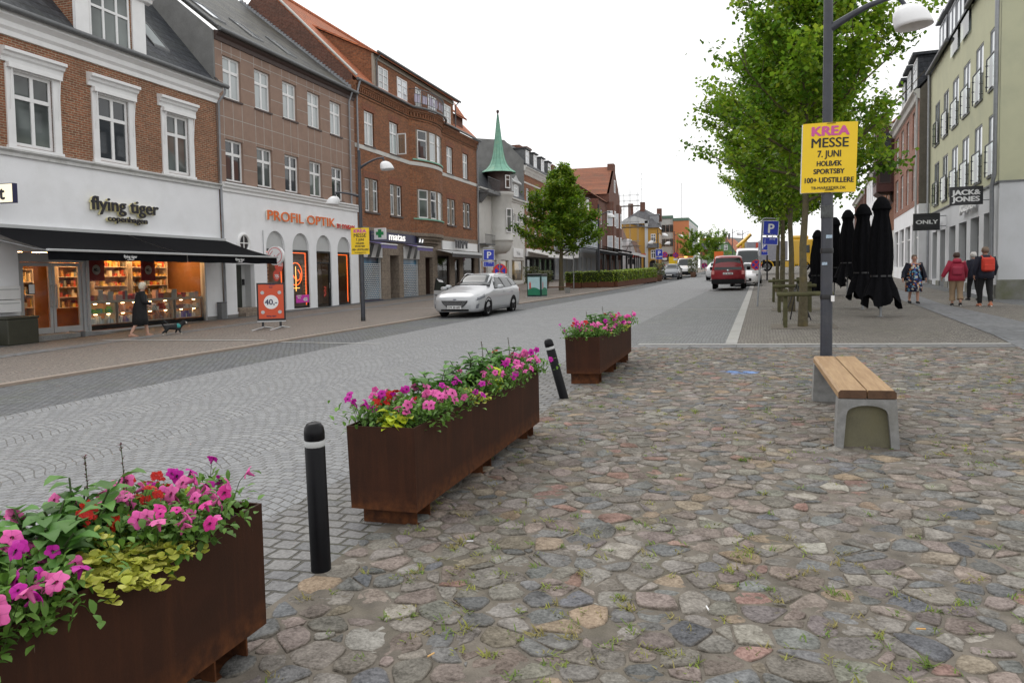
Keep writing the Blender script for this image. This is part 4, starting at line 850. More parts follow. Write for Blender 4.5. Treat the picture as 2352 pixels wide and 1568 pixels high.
for x, y, _ in (pts[0], pts[-1]): m.tube([(x, y, 13.36), (x, .05, 13.36)], .02, 6)
rl = b3.part('balcony_railing', m, M_gutter); m = MB()
for k in range(n):
    if k % 3 == 2: continue
    (x, y, _), (x2, y2, _) = pts[k], pts[k + 1]; m.quad((x, y + .04, 12.55), (x2, y2 + .04, 12.55), (x2, y2 + .04, 13.05), (x, y + .04, 13.05))
b3.part('balcony_screen', m, flat("lavender_canvas", (.50, .46, .58), rough=.8), rl)
m = MB(); m.box(52.0, 54.2, .35, 2.5, 12.6, 13.6); b3.part('roof_dormer', m, M_brickdk); m = MB(); slope(m, 51.75, 54.45, -.05, 13.55, -1.5, 14.6); m.add([(51.75, .05, 13.4), (54.45, .05, 13.4), (53.1, .6, 14.6)], [[0, 1, 2]]); b3.part('roof_dormer_cap', m, M_redtile)
# stone ground floor
sh = [(36.9, 39.08, .52, 2.95), (42.08, 44.38, .5, 2.9)]; d1 = (40.22, 41.45, .46, 3.02); d2 = (45.5, 46.75, .38, 3.0); tw = [(47.6, 49.95, .85, 3.2), (50.9, 51.95, 1.0, 3.0), (52.7, 55.2, .75, 3.15)]
m = MB(); wall(m, 36.3, 56.2, .0, 4.52, sh + [d1, d2] + tw, rev=.25, y=-.03); shell(m, 36.3, 56.2, 0, 4.5, 9); b3.part('shop_wall', m, M_stone)
m = MB(); q = MB(); n = 18
for z0, z1, e in ((4.3, 4.5, .0), (4.12, 4.3, .15), (3.9, 4.12, .32), (3.75, 3.9, .5)):
    for k in range(n): a, c = SC - HW + 2 * HW * k / n, SC - HW + 2 * HW * (k + 1) / n; q.box(a, c, e - .02, .55, z0, z1)
bend(q); b3.part('bay_corbel', q, M_stone, bay)
M_shut = flat("shutter_bar", (.62, .64, .66), rough=.4, metal=.3)
M_shopblue = pane("blue_display", (.10, .22, .34), var=.8, rough=.1)
for i, (a, c, z0, z1) in enumerate(sh):
    m = MB(); m.box(a, a + .08, .02, .12, z0, z1); m.box(c - .08, c, .02, .12, z0, z1); m.box(a + .08, c - .08, .02, .12, z1 - .1, z1); o = b3.part('shop_window', m, M_ltgrey); p = MB(); p.quad((a, .14, z0), (c, .14, z0), (c, .14, z1), (a, .14, z1)); b3.part('pane', p, M_shopblue, o)
    m = MB()
    for k in range(int((z1 - z0 - .35) / .105)): z = z0 + .06 + k * .105; m.box(a + .09, c - .09, .0, .02, z, z + .042)
    for k in range(int((c - a) / .13)):
        x = a + .1 + k * .13
        for r_ in range(int((z1 - z0 - .35) / .21)): zz = z0 + .06 + r_ * .21 + (.105 if k % 2 else 0); m.box(x, x + .02, .002, .018, zz + .042, zz + .105)
    b3.part('roller_grille', m, M_shut, o)
    m = MB(); m.box(a - .02, c + .02, -.10, -.06, 2.85, 3.62); pel = b3.part('striped_pelmet', m, M_white, o); m = MB()
    for k in range(2): x = a + .35 + k * .95; m.add([(x, -.104, 2.86), (x + .42, -.104, 2.86), (x + .85, -.104, 3.6), (x + .43, -.104, 3.6)], [[0, 1, 2, 3]])
    b3.part('black_stripe', m, M_black, o)
    m = MB(); m.box(a - .1, c + .1, -.06, .02, .1, .5); b3.part('stall_riser', m, M_navy, o)
for (a, c, z0, z1), mt in ((d1, M_stone), (d2, flat("brown_door", (.055, .03, .022), rough=.4))):
    m = MB(); m.box(a, c, .7, .75, z0, z1); m.quad((a, .2, z0), (a, .7, z0), (a, .7, z1), (a, .2, z1)); m.quad((c, .2, z0), (c, .2, z1), (c, .7, z1), (c, .7, z0)); m.quad((a, .2, z1), (c, .2, z1), (c, .7, z1), (a, .7, z1)); b3.part('door_recess', m, mt)
    doorleaf(a + .1, c - .1, z0, z1 - .25, y=.66, mat=M_verdb if mt != M_stone else M_alu, pm=M_pane, hs=c - .25, b=b3)
    m = MB(); m.bevbox(a - .1, c + .1, -.45, .1, z0 - .3, z0 - .02, .02); b3.part('door_step', m, M_granite)
for a, c, z0, z1 in tw:
    m = MB(); m.box(a, a + .06, .05, .15, z0, z1); m.box(c - .06, c, .05, .15, z0, z1); m.box(a + .06, c - .06, .05, .15, z1 - .06, z1); m.box(a + .06, c - .06, .05, .15, z0, z0 + .06)
    o = b3.part('shop_window', m, M_verdb); p = MB(); p.quad((a, .1, z0), (c, .1, z0), (c, .1, z1), (a, .1, z1)); b3.part('pane', p, M_glass, o)
m = MB(); m.box(47.3, 55.6, 2.2, 2.3, .5, 3.4); m.box(47.3, 47.4, .25, 2.2, .5, 3.4); m.box(55.5, 55.6, .25, 2.2, .5, 3.4); m.box(47.3, 55.6, .25, 2.3, 3.4, 3.45); m.box(47.3, 55.6, .25, 2.3, .55, .6); b3.part('shop_interior', m, flat("dim_boutique", (.10, .095, .085), rough=.8))
for (s, col, lab) in ((48.1, (.50, .50, .08), "mannequin in a yellow-green dress behind the open car door"), (48.75, (.10, .10, .10), "mannequin in a dark spotted dress in the boutique window")):
    pt = b3.world(s, -.6, .9); r = empty("mannequin", (pt[0], pt[1], .62), b3.rz, lab, "mannequin", "mannequins in the boutique window")
    m = MB(); m.lathe([(.0, .35), (.26, .36), (.22, .8), (.15, 1.15), (.19, 1.35), (.17, 1.5), (.06, 1.58)], 12); m.build('dress', flat("dress_%d" % int(s * 10), col, var=.3, scale=30), r)
    m = MB(); m.lathe([(.05, 1.55), (.05, 1.62), (.085, 1.7), (.09, 1.78), (.05, 1.87), (0, 1.88)], 12); m.tube([(0, 0, 0), (0, 0, .4)], .04, 8); m.tube([(.2, 0, 1.45), (.27, -.03, 1.15), (.24, -.1, .9)], .035, 6); m.build('figure', M_cream, r)
# signs on house 3
pt = b3.world(37.7, 0, 3.78)
sg = empty("shop_sign", (pt[0], pt[1], 3.78), b3.rz, "navy fascia board with glowing white lower-case letters", "sign"); MB().box(0, 8.4, -.12, -.035, 0, .54).build('board', M_navy, sg)
text('lettering', "matas", .62, glow("lit_letters", (1, .98, .93), .75), sg, (3.28, -.17, .12), (rad(90), 0, 0), .01, .010, fit=2.25)
pt = b3.world(43.9, .12, 3.9)
sg = empty("striped_sign", (pt[0], pt[1], 3.88), b3.rz, "black box sign with slanted white stripes right of the white letters", "sign"); MB().box(0, 2.1, -.12, -.01, 0, .34).build('box', M_black, sg); m = MB()
for k in range(4): x = .12 + k * .42; m.add([(x, -.125, .02), (x + .2, -.125, .02), (x + .38, -.125, .32), (x + .18, -.125, .32)], [[0, 1, 2, 3]])
m.build('stripes', glow("lit_white", (1, 1, 1), .8), sg)
pt = b3.world(37.75, 0, 3.85)
sg = empty("pharmacy_sign", (pt[0], pt[1], 3.82), b3.rz, "white flag sign with green cross behind the yellow poster", "sign"); MB().bevbox(-.06, .06, -1.0, -.3, 0, .62, .015).build('box', M_white, sg); m = MB(); m.box(-.068, -.061, -.75, -.55, .1, .55); m.box(-.0685, -.0605, -.88, -.42, .24, .42); m.build('cross', flat("cross_green", (.02, .25, .08)), sg); MB().box(-.03, .03, -.3, 0, .28, .34).build('bracket', M_steel, sg)
M_lav = flat("lavender_awning", (.20, .17, .38), rough=.85)
for (a, c, lab) in ((37.1, 39.1, "lavender awning over the first shuttered window"), (42.0, 44.4, "lavender awning over the second shuttered window")):
    pt = b3.world(a, 0, 3.4); r = empty("awning", (pt[0], pt[1], 3.35), b3.rz, lab, "awning", "lavender shop awnings"); wd_ = c - a
    MB().add([(0, -.1, .38), (wd_, -.1, .38), (wd_, -1.0, .2), (0, -1.0, .2)], [[0, 1, 2, 3]]).build('canopy', M_lav, r); MB().bevbox(0, wd_, -1.06, -.98, .17, .24, .01).build('front_bar', M_white, r); MB().add([(0, -1.02, .18), (wd_, -1.02, .18), (wd_, -1.0, -.02), (0, -1.0, -.02)], [[0, 1, 2, 3]]).build('valance', M_lav, r)
pt = b3.world(48.4, 0, 3.6)
sg = empty("shop_sign", (pt[0], pt[1], 3.6), b3.rz, "white fascia with tall thin grey raised capitals above grey awning", "sign"); MB().box(0, 7.4, -.1, -.035, 0, .6).build('board', M_white, sg)
text('lettering', "TIPPY", .82, flat("grey_letters", (.12, .12, .125), rough=.5), sg, (3.2, -.32, .16), (rad(90), 0, 0), .06, .012, sx=1.25, spacing=1.1)
pt = b3.world(47.3, 0, 3.2); r = empty("awning", (pt[0], pt[1], 3.1), b3.rz, "grey retracted awning over the boutique windows", "awning")
MB().add([(0, -.1, .45), (8.6, -.1, .45), (8.6, -1.2, .18), (0, -1.2, .18)], [[0, 1, 2, 3]]).build('canopy', M_ltgrey, r); m = MB(); m.bevbox(0, 8.6, -1.3, -1.18, .14, .24, .01); m.build('front_bar', M_alu, r); MB().add([(0, -1.24, .14), (8.6, -1.24, .14), (8.6, -1.22, -.05), (0, -1.22, -.05)], [[0, 1, 2, 3]]).build('valance', flat("grey_valance", (.14, .14, .145), rough=.85), r)

# ------------------------------------------------------------------ house 4: small white house with a copper-spired turret
b4 = Lb("turret_house", 56.2, .7, "white plastered house with round turret and green copper spire")
m = MB(); wall(m, 56.2, 70.1, 3.3, 8.6, [(65.85, 67.03, 5.46, 7.34), (67.5, 68.7, 5.46, 7.34)], rev=.12); wall(m, 56.2, 70.1, .3, 3.3, [(57.0, 58.6, .9, 3.0), (59.6, 61.0, .8, 3.05), (62.2, 64.6, .9, 3.1), (65.6, 69.7, 1.2, 3.15)], rev=.3); shell(m, 56.2, 70.1, .3, 8.7, 8); b4.part('wall', m, M_cream)
for a, c in ((65.87, 67.01), (67.52, 68.68)): window(b4, a, c, 5.48, 7.32, M_paneg, 'cross', fw=.09)
for a, c, z0, z1, pm in ((57.0, 58.6, .9, 3.0, None), (59.6, 61.0, .8, 3.05, None), (62.2, 64.6, .9, 3.1, None), (65.6, 69.7, 1.2, 3.15, None)):
    m = MB(); m.box(a, a + .08, .1, .2, z0, z1); m.box(c - .08, c, .1, .2, z0, z1); m.box(a + .08, c - .08, .1, .2, z1 - .08, z1); m.box(a + .08, c - .08, .1, .2, z0, z0 + .08); o = b4.part('shop_window', m, M_cream); p = MB(); p.quad((a, .15, z0), (c, .15, z0), (c, .15, z1), (a, .15, z1)); b4.part('pane', p, pane("shop_pane_%d" % int(a), (.28, .20, .09) if a > 60 else (.3, .08, .03), var=.8), o)
m = MB(); profile(m, 56.2, 70.2, [(0, 8.35), (.1, 8.4), (.12, 8.55), (.3, 8.6), (.3, 8.72), (0, 8.75)]); b4.part('cornice', m, M_cream)
m = MB(); slope(m, 56.25, 70.05, .2, 8.75, -1.1, 10.75, .1); slope(m, 56.25, 70.05, -1.1, 10.75, -7, 11.0, .1); b4.part('roof', m, M_slate1)
m = MB(); m.box(65.9, 68.2, -.02, 1.0, 8.75, 10.2); profile(m, 65.7, 68.4, [(0, 10.1), (.25, 10.15), (.25, 10.25), (0, 10.5)]); m.add([(65.8, -.1, 10.3), (68.3, -.1, 10.3), (67.05, -.1, 10.9)], [[0, 1, 2]]); o = b4.part('ornate_dormer', m, M_ltgrey); window(b4, 66.5, 67.6, 8.95, 10.05, M_paneb, 'cross', y=-.06, fw=.1, name='dormer_window', parent=o)
m = MB(); m.box(65.9, 69.2, -.1, .0, 3.4, 4.22); b4.part('lit_fascia', m, M_white); b4.text('fascia_lettering', "Wiola", 67.5, 3.62, .48, M_ltgrey, y=-.11)
tc_ = (60.9, -.35); m = MB(); prof = [(0, 3.55), (.5, 3.6), (.85, 3.85), (1.08, 4.35), (1.08, 4.6), (1.16, 4.65), (1.16, 4.75), (1.08, 4.8), (1.08, 8.25), (1.2, 8.35), (1.3, 8.6), (1.22, 8.7)]
m.lathe(prof, 36, (tc_[0], tc_[1], 0)); tur = b4.part('turret', m, M_cream)
m = MB(); m.lathe([(1.26, 8.66), (1.26, 8.74), (1.0, 8.78), (1.0, 10.2), (1.22, 10.35)], 36, (tc_[0], tc_[1], 0)); b4.part('turret_drum', m, M_verdb, tur)
m = MB(); sp = [(1.48, 10.3), (1.44, 10.36), (1.05, 10.62), (.78, 10.95), (.58, 11.4), (.44, 12.0), (.33, 12.8), (.21, 13.8), (.13, 14.5), (.05, 15.15)]; m.lathe(sp[:1] + sp, 12, (tc_[0], tc_[1], 0), smooth=False); b4.part('spire', m, M_verd, tur)
m = MB()
for k in range(12):
    a = 6.2832 * k / 12; m.tube([(tc_[0] + (r + .005) * math.cos(a), tc_[1] + (r + .005) * math.sin(a), z) for r, z in sp[1:]], .014, 4)
b4.part('spire_seam', m, flat("seam_green", (.12, .27, .20), rough=.7), tur)
m = MB(); m.lathe([(0, 15.55), (.11, 15.48), (.13, 15.38), (.09, 15.28), (.05, 15.22), (.05, 14.7), (.09, 14.45)], 14, (tc_[0], tc_[1], 0)); b4.part('finial', m, M_verdb, tur)
def turwin(a0, z0, z1, wd_, R, pm):
    a = rad(a0); M = Matrix.Translation((tc_[0] + R * math.cos(a), tc_[1] + R * math.sin(a), 0)) @ Matrix.Rotation(a + rad(90), 4, 'Z')
    fn = lambda mb: mb.xf(M); window(b4, -wd_ / 2, wd_ / 2, z0, z1, pm, 'tee', y=-.06, fw=.09, mid=.03, fn=fn, name='turret_window', parent=tur)
for a0 in (-62, -118, -6): turwin(a0, 8.95, 10.05, .58, 1.0, M_paneg)
for a0 in (-62, -118, -6): turwin(a0, 5.3, 7.3, .62, 1.08, M_paneg)
m = MB(); m.box(56.4, 59.6, -.9, 0, 8.25, 8.45); m.add([(56.5, -.1, 8.25), (57.0, -.1, 8.25), (57.0, -.8, 8.25), (56.5, -.8, 8.25), (56.5, -.1, 7.5), (57, -.1, 7.5)], [[0, 3, 4], [1, 5, 2], [3, 2, 5, 4]])
for k in range(15): x = 56.45 + k * .22; m.tube([(x, -.86, 8.45), (x, -.86, 9.45)], .014, 5)
m.tube([(56.4, -.86, 9.45), (59.6, -.86, 9.45)], .025, 6); m.tube([(56.4, -.86, 8.55), (59.6, -.86, 8.55)], .02, 6); b4.part('balcony', m, M_gutter)
m = MB(); m.box(56.4, 58.9, -.6, 0, 4.2, 4.3)
for k in range(11): x = 56.45 + k * .24; m.tube([(x, -.57, 4.3), (x, -.57, 5.0)], .014, 5)
m.tube([(56.4, -.57, 5.0), (58.9, -.57, 5.0)], .025, 6); b4.part('lower_balcony', m, M_gutter)
# ------------------------------------------------------------------ house 5: brick with four dormers and a blank gable
b5 = Lb("dormer_house", 70.15, .95, "red brick house with four grey dormers and blank grey gable above the turret house")
hs = [(70.9 + 3.0 * k, 72.1 + 3.0 * k, z0, z1) for k in range(4) for z0, z1 in ((4.6, 6.6), (7.9, 10.2))]
m = MB(); wall(m, 70.15, 82.4, 3.9, 12.0, hs, rev=.14); b5.part('wall', m, M_brick3)
for a, c, z0, z1 in hs: window(b5, a, c, z0, z1, M_paneb if z0 > 7 else M_pane, 'cross', fw=.1)
m = MB(); profile(m, 70.15, 82.4, [(0, 11.7), (.1, 11.75), (.2, 12.0), (.3, 12.05), (.3, 12.2), (0, 12.25)])
for k in range(24): x = 70.3 + k * .5; m.box(x, x + .22, -.14, 0, 11.35, 11.7)
b5.part('cornice', m, M_cream); m = MB(); m.box(70.15, 82.4, -.03, 0, 10.55, 10.7); m.box(70.15, 82.4, -.03, 0, 7.35, 7.5); b5.part('stone_band', m, M_cream)
m = MB(); slope(m, 70.2, 82.4, .3, 12.22, -1.9, 14.6, .1); slope(m, 70.2, 82.4, -1.9, 14.6, -9, 15.1, .1); b5.part('roof', m, M_slate1)
m = MB(); m.add([(70.14, y, z) for y, z in ((0, .5), (9, .5), (9, 15.3), (4.7, 15.05), (1.9, 14.72), (0, 12.7))], [[0, 1, 2, 3, 4, 5]]); m.add([(70.14, 0, .5), (70.14, 0, 12.7), (70.24, 0, 12.7), (70.24, 0, .5)], [[0, 1, 2, 3]]); b5.part('gable', m, M_greyrend)
for k in range(4):
    a = 70.75 + 3.03 * k; m = MB(); m.box(a, a + 1.5, .06, 2.2, 12.3, 13.85); o = b5.part('dormer', m, M_gutter); m = MB(); m.box(a - .12, a + 1.62, -.15, 2.4, 13.85, 13.98); b5.part('dormer_roof', m, M_slate1, o)
    window(b5, a + .15, a + 1.35, 12.35, 13.8, M_panes, 'cross', y=-.02, fw=.13, name='dormer_window', parent=o)
m = MB(); m.box(83.0, 85.0, 3.2, 4.6, 11, 16.2); m.box(82.9, 85.1, 3.1, 4.7, 16.0, 16.2); b5.part('chimney', m, M_brickdk)
m = MB(); wall(m, 70.15, 82.4, .5, 3.9, [(71 + 2.3 * k, 72.9 + 2.3 * k, 1.1, 3.4) for k in range(5)], rev=.25); b5.part('cafe_front', m, flat("charcoal_front", (.035, .036, .04), rough=.6))
for k in range(5):
    a = 71 + 2.3 * k; m = MB(); m.box(a, a + .08, .1, .2, 1.1, 3.4); m.box(a + 1.82, a + 1.9, .1, .2, 1.1, 3.4); o = b5.part('cafe_window', m, M_black); p = MB(); p.quad((a + .08, .15, 1.1), (a + 1.82, .15, 1.1), (a + 1.82, .15, 3.4), (a + .08, .15, 3.4)); b5.part('pane', p, M_paneg, o)
m = MB(); m.box(70.3, 82.4, -.15, 0, 3.55, 4.3); b5.part('cafe_fascia', m, M_white)
pt = b5.world(82.2, .2, 3.6)
sg = empty("cafe_sign", (pt[0], pt[1], 3.55), b5.rz, "white cafe flag sign with dark capitals behind the tree trunk", "sign"); MB().bevbox(-.1, .1, -2.6, -.4, 0, .75, .02).build('box', M_white, sg); text('lettering', "CAFÉ VIVI", .34, M_ink, sg, (-.11, -1.5, .22), (rad(90), 0, rad(-90)), .005, .008)
pt = b5.world(70.6, .0, 0); r = empty("awning", (pt[0], pt[1], 3.3), b5.rz, "long cream-edged cafe awning behind the street tree", "awning"); MB().add([(0, -.1, .75), (11.6, -.1, .75), (11.6, -2.2, .28), (0, -2.2, .28)], [[0, 1, 2, 3]]).build('canopy', M_cream, r); MB().bevbox(0, 11.6, -2.28, -2.18, .12, .28, .01).build('front_bar', M_white, r)
# ------------------------------------------------------------------ houses 6 and 7: red roof, then the tall brown gable
b6 = Lb("red_roofed_house", 85.2, 1.2, "pale house with steep red tile roof and chimneys behind the street tree")
hs = [(86.5 + 3.2 * k, 87.8 + 3.2 * k, 5.2, 7.4) for k in range(8)]
m = MB(); wall(m, 82.4, 111.5, .6, 9.6, hs, rev=.14); shell(m, 82.4, 111.5, .6, 9.6, 10); b6.part('wall', m, flat("pale_blue_plaster", (.50, .54, .58), rough=.9, var=.08))
for a, c, z0, z1 in hs: window(b6, a, c, z0, z1, M_paneb, 'cross', fw=.12)
m = MB(); slope(m, 82.4, 111.5, .4, 9.7, -6.2, 15.9, .1); slope(m, 82.4, 111.5, -12.5, 9.7, -6.2, 15.9, .1); b6.part('roof', m, M_redtile)
m = MB(); m.add([(82.45, 0, 9.6), (82.45, 12.4, 9.6), (82.45, 6.2, 15.8)], [[0, 1, 2]]); b6.part('gable', m, M_brick3)
for s, d in ((88.5, 5.6), (106, 5.6)): m = MB(); m.box(s, s + 1.3, d, d + 1.3, 14, 17.4); m.box(s - .1, s + 1.4, d - .1, d + 1.4, 17.1, 17.4); b6.part('chimney', m, M_brickdk)
for s in (104, 98, 92): m = MB(); m.box(s, s + 1.9, .4, 3.5, 9.9, 12.3); o = b6.part('dormer', m, M_ltgrey); m = MB(); slope(m, s - .2, s + 2.1, -.2, 12.3, -3.4, 12.7); b6.part('dormer_roof', m, M_zinc, o); window(b6, s + .2, s + 1.7, 10.2, 12.1, M_paneb, 'cross', y=.34, fw=.14, name='dormer_window', parent=o)
b7 = Lb("brown_gabled_house", 111.5, 1.7, "tall brown brick house with bay windows, red roof and stepped gable beside scaffolding")
hs = [(113.2, 114.8, 5.2, 7.6), (113.2, 114.8, 9.2, 11.4), (130.2, 131.6, 5.2, 7.6), (130.2, 131.6, 9.2, 11.4)]
m = MB(); wall(m, 111.5, 134, 1, 12.9, hs, rev=.14); shell(m, 111.5, 134, 1, 12.9, 10); b7.part('wall', m, M_brickdk)
for a, c, z0, z1 in hs: window(b7, a, c, z0, z1, M_pane, 'cross', fw=.13)
m = MB(); m.box(117.5, 129, -.6, 3, 12.9, 14.2); m.add([(117.5, -.6, 14.2), (129, -.6, 14.2), (123.2, -.6, 19.0), (117.5, 8, 14.2), (129, 8, 14.2), (123.2, 8, 19.0)], [[0, 1, 2]]); m.box(122.3, 124.1, -.62, .4, 18.2, 19.4); gq = b7.part('gable', m, M_brickdk)
m = MB(); m.add([(117.2, -.3, 14.1), (123.2, -.3, 19.05), (123.2, 9, 19.05), (117.2, 9, 14.1)], [[0, 1, 2, 3]]); m.add([(129.2, -.3, 14.1), (129.2, 9, 14.1), (123.2, 9, 19.05), (123.2, -.3, 19.05)], [[0, 1, 2, 3]]); slope(m, 111.5, 134, .3, 12.9, -6, 17.0, .1); b7.part('roof', m, tiles('weathered_tile', (.36, .13, .065), (.25, .09, .05), (.10, .05, .03)))
window(b7, 122.5, 123.9, 14.8, 16.8, M_pane, 'cross', y=-.66, fw=.14, parent=gq)
for a in (118, 124.2):
    m = MB(); m.add([(a, 0, 4.0), (a + .9, -1.1, 4.0), (a + 3.4, -1.1, 4.0), (a + 4.3, 0, 4.0), (a, 0, 13.0), (a + .9, -1.1, 13.0), (a + 3.4, -1.1, 13.0), (a + 4.3, 0, 13.0)], [[0, 1, 5, 4], [1, 2, 6, 5], [2, 3, 7, 6], [4, 5, 6, 7], [3, 2, 1, 0]]); o = b7.part('bay', m, M_brickdk)
    for z0, z1 in ((5.2, 7.7), (9.2, 11.6)): window(b7, a + 1.4, a + 2.9, z0, z1, M_paneb, 'cross', y=-1.16, fw=.14, parent=o)
    for z0, z1 in ((5.2, 7.7), (9.2, 11.6)):
        Mx = Matrix.Translation((a + .45, -.55, 0)) @ Matrix.Rotation(math.atan2(-1.1, .9), 4, 'Z'); window(b7, -.5, .5, z0, z1, M_panes, 'tee', y=-.05, fw=.12, fn=lambda q: q.xf(Mx), parent=o)

for bb, sa, sb, zb_ in ((b6, 82.5, 111.4, 1.2), (b7, 111.6, 133.9, 1.8)):
    n = int((sb - sa) / 3); hs = [(sa + (sb - sa) * (k + .12) / n, sa + (sb - sa) * (k + .88) / n, zb_ + .5, 4.0) for k in range(n)]
    m = MB(); wall(m, sa, sb, .4, 4.6, hs, y=-.06, rev=.2); bb.part('cafe_front', m, M_gutter if bb is b7 else M_ltgrey)
    for k, h in enumerate(hs): m = MB(); m.box(h[0], h[0] + .12, 0, .06, h[2], h[3]); m.box(h[1] - .12, h[1], 0, .06, h[2], h[3]); o = bb.part('cafe_window', m, M_cream); p = MB(); p.quad((h[0], .05, h[2]), (h[1], .05, h[2]), (h[1], .05, h[3]), (h[0], .05, h[3])); bb.part('pane', p, M_paneg if k % 3 else M_paneb, o)
# ------------------------------------------------------------------ right side of the street
M_lime = flat("lime_render", (.47, .47, .325), rough=.9, var=.05, scale=1.5, dirt=(.37, .38, .275), dscale=.5)
M_rgrey = flat("pale_grey_render", (.58, .59, .61), rough=.85, var=.05, scale=2, dirt=(.40, .41, .41), dscale=.5)
M_algae = flat("algae_plinth", (.20, .20, .18), rough=.95, var=.2, scale=3, dirt=(.10, .11, .04), dscale=1.1)
def Rb(name, s0, zg, label, dx=0.0): return Bl(name, (7.78 - dx, 30.3), (-.06, -1), s0, zg, label)
q1 = Rb("green_grey_house", -16.7, .6, "four-storey lime green house with glass balcony rails over pale grey shop front")
wt = [(.42, 1.85), (2.95, 4.42), (5.55, 7.1), (8.15, 9.75), (10.85, 12.35), (13.5, 15.1)]
holes = [(-c, -a, z0, z1) for a, c in wt for z0, z1 in ((5.03, 7.2), (8.12, 10.25))]
big = [(-10.0, -8.0, 11.4, 12.4), (-7.3, -5.5, 11.4, 12.4)]
m = MB(); wall(m, -16.7, 0, 4.72, 12.3, holes + big, rev=.07); m.quad((0, 0, 4.72), (0, 14, 4.72), (0, 14, 16), (0, 0, 12.3)); m.quad((-16.7, 0, 4.7), (-16.7, 0, 12.3), (-16.7, 12, 12.3), (-16.7, 12, 4.7)); m.add([(-7.7, 0, 12.3), (-5.3, 0, 12.3), (-5.3, 0, 13.7), (-7.7, 0, 13.7)], [[0, 1, 2, 3]]) if 0 else None; q1.part('wall', m, M_lime)
for i, (a, c) in enumerate(wt):
    for z0, z1 in ((5.03, 7.2), (8.12, 10.25)):
        w_ = window(q1, -c, -a, z0, z1, M_panes if i < 4 else M_paneg, 'two', y=.02, fw=.055, mid=.03, mat=M_zinc)
        m = MB(); m.quad((-c, -.09, z0 + .02), (-a, -.09, z0 + .02), (-a, -.09, z0 + 1.12), (-c, -.09, z0 + 1.12)); g = q1.part('balcony_glass', m, M_glassg, w_)
        m = MB(); m.box(-c - .03, -a + .03, -.11, -.07, z0 + 1.12, z0 + 1.16)
        for x in (-c - .03, -a):
            m.box(x, x + .03, -.11, -.07, z0, z0 + 1.12)
            for k in range(3): m.box(x, x + .03, -.13, .0, z0 + .15 + k * .38, z0 + .19 + k * .38)
        q1.part('balcony_rail', m, M_gutter, w_)
        m = MB(); m.box(-c - .03, -a + .03, -.05, .15, z0 - .06, z0 - .002); q1.part('sill', m, M_gutter, w_)
m = MB(); m.box(-16.7, .0, -.04, .02, 4.66, 4.72); m.box(-.001, .04, 0, 14, 4.66, 4.72); q1.part('drip_band', m, M_gutter)
op = [(.9, 2.5, 1.15, 3.75), (3.4, 5.1, .86, 3.73), (5.95, 7.75, 1.15, 3.7), (8.6, 10.3, 1.15, 3.68), (11.4, 13.0, .86, 3.66), (14.05, 15.65, 1.2, 3.66)]
m = MB(); wall(m, -16.7, 0, .0, 4.66, [(-c, -a, z0, z1) for a, c, z0, z1 in op], rev=.32, y=.02); m.quad((0, .02, 1.3), (0, 14, 1.3), (0, 14, 4.66), (0, .02, 4.66)); m.quad((-16.7, .02, 0), (-16.7, .02, 4.66), (-16.7, 9, 4.66), (-16.7, 9, 0)); q1.part('shop_wall', m, M_rgrey)
m = MB(); m.box(-.01, .06, -.02, 14, -.2, 1.32); e = [0.0] + [q for a, c, z0, z1 in op for q in (a, c)] + [16.7]
for k in range(0, len(e), 2): m.box(-e[k + 1], -e[k], -.02, .04, 0, 1.14)
q1.part('plinth', m, M_algae)
for i, (a, c, z0, z1) in enumerate(op):
    m = MB(); y = .28
    m.box(-c, -c + .08, y, y + .08, z0, z1); m.box(-a - .08, -a, y, y + .08, z0, z1); m.box(-c + .08, -a - .08, y, y + .08, z1 - .08, z1); m.box(-c + .08, -a - .08, y, y + .08, z0, z0 + .08)
    if i in (1, 4): m.box(-c + .08, -a - .08, y, y + .08, 2.95, 3.03); m.box(-(a + c) / 2 - .04, -(a + c) / 2 + .04, y, y + .08, z0, 2.95)
    o = q1.part('door' if i in (1, 4) else 'shop_window', m, M_gutter); p = MB(); p.quad((-c + .08, y + .04, z0), (-a - .08, y + .04, z0), (-a - .08, y + .04, z1), (-c + .08, y + .04, z1)); q1.part('pane', p, M_glass, o)
    if i in (1, 4): h = MB(); h.tube([(-(a + c) / 2 + .09, y - .06, 1.7), (-(a + c) / 2 + .09, y - .06, 2.3)], .02, 6); q1.part('handle', h, M_steel, o)
m = MB(); m.box(-16.5, -.4, 2.6, 2.7, .8, 4.0); m.box(-16.5, -.4, .36, 2.7, 4.0, 4.05); m.box(-16.5, -.4, .36, 2.7, .75, .8); m.box(-16.5, -16.4, .36, 2.6, .8, 4); m.box(-.5, -.4, .36, 2.6, .8, 4); q1.part('shop_interior', m, flat("dim_shop", (.13, .13, .12), rough=.8))
m = MB()
for k in range(7): m.box(-15.5 + k * 2.2, -14.6 + k * 2.2, 1.2, 1.35, 3.94, 3.98)
q1.part('ceiling_lamp', m, M_coolw)
p = MB(); p.tube([(-.1, -.12, 12.3), (-.1, -.12, 4.95), (-.32, -.15, 4.6), (-.32, -.12, .8)], .07, 8); p.tube([(-16.5, -.14, 12.2), (-16.5, -.12, 4.8), (-16.35, -.12, 4.4), (-16.35, -.12, 1)], .06, 8); q1.part('downpipe', p, M_zinc)
for a, c in ((-16.8, -10.1), (-5.4, .3)): m = MB(); m.tube([(a, -.2, 12.3), (c, -.2, 12.3)], .1, 8); q1.part('gutter', m, M_gutter)
def rq(d): return 12.36 - 1.3 * (d - .1)
m = MB(); slope(m, -16.7, 0.1, .15, 12.36, -2.6, 15.9, .1); q1.part('roof', m, M_slate1)
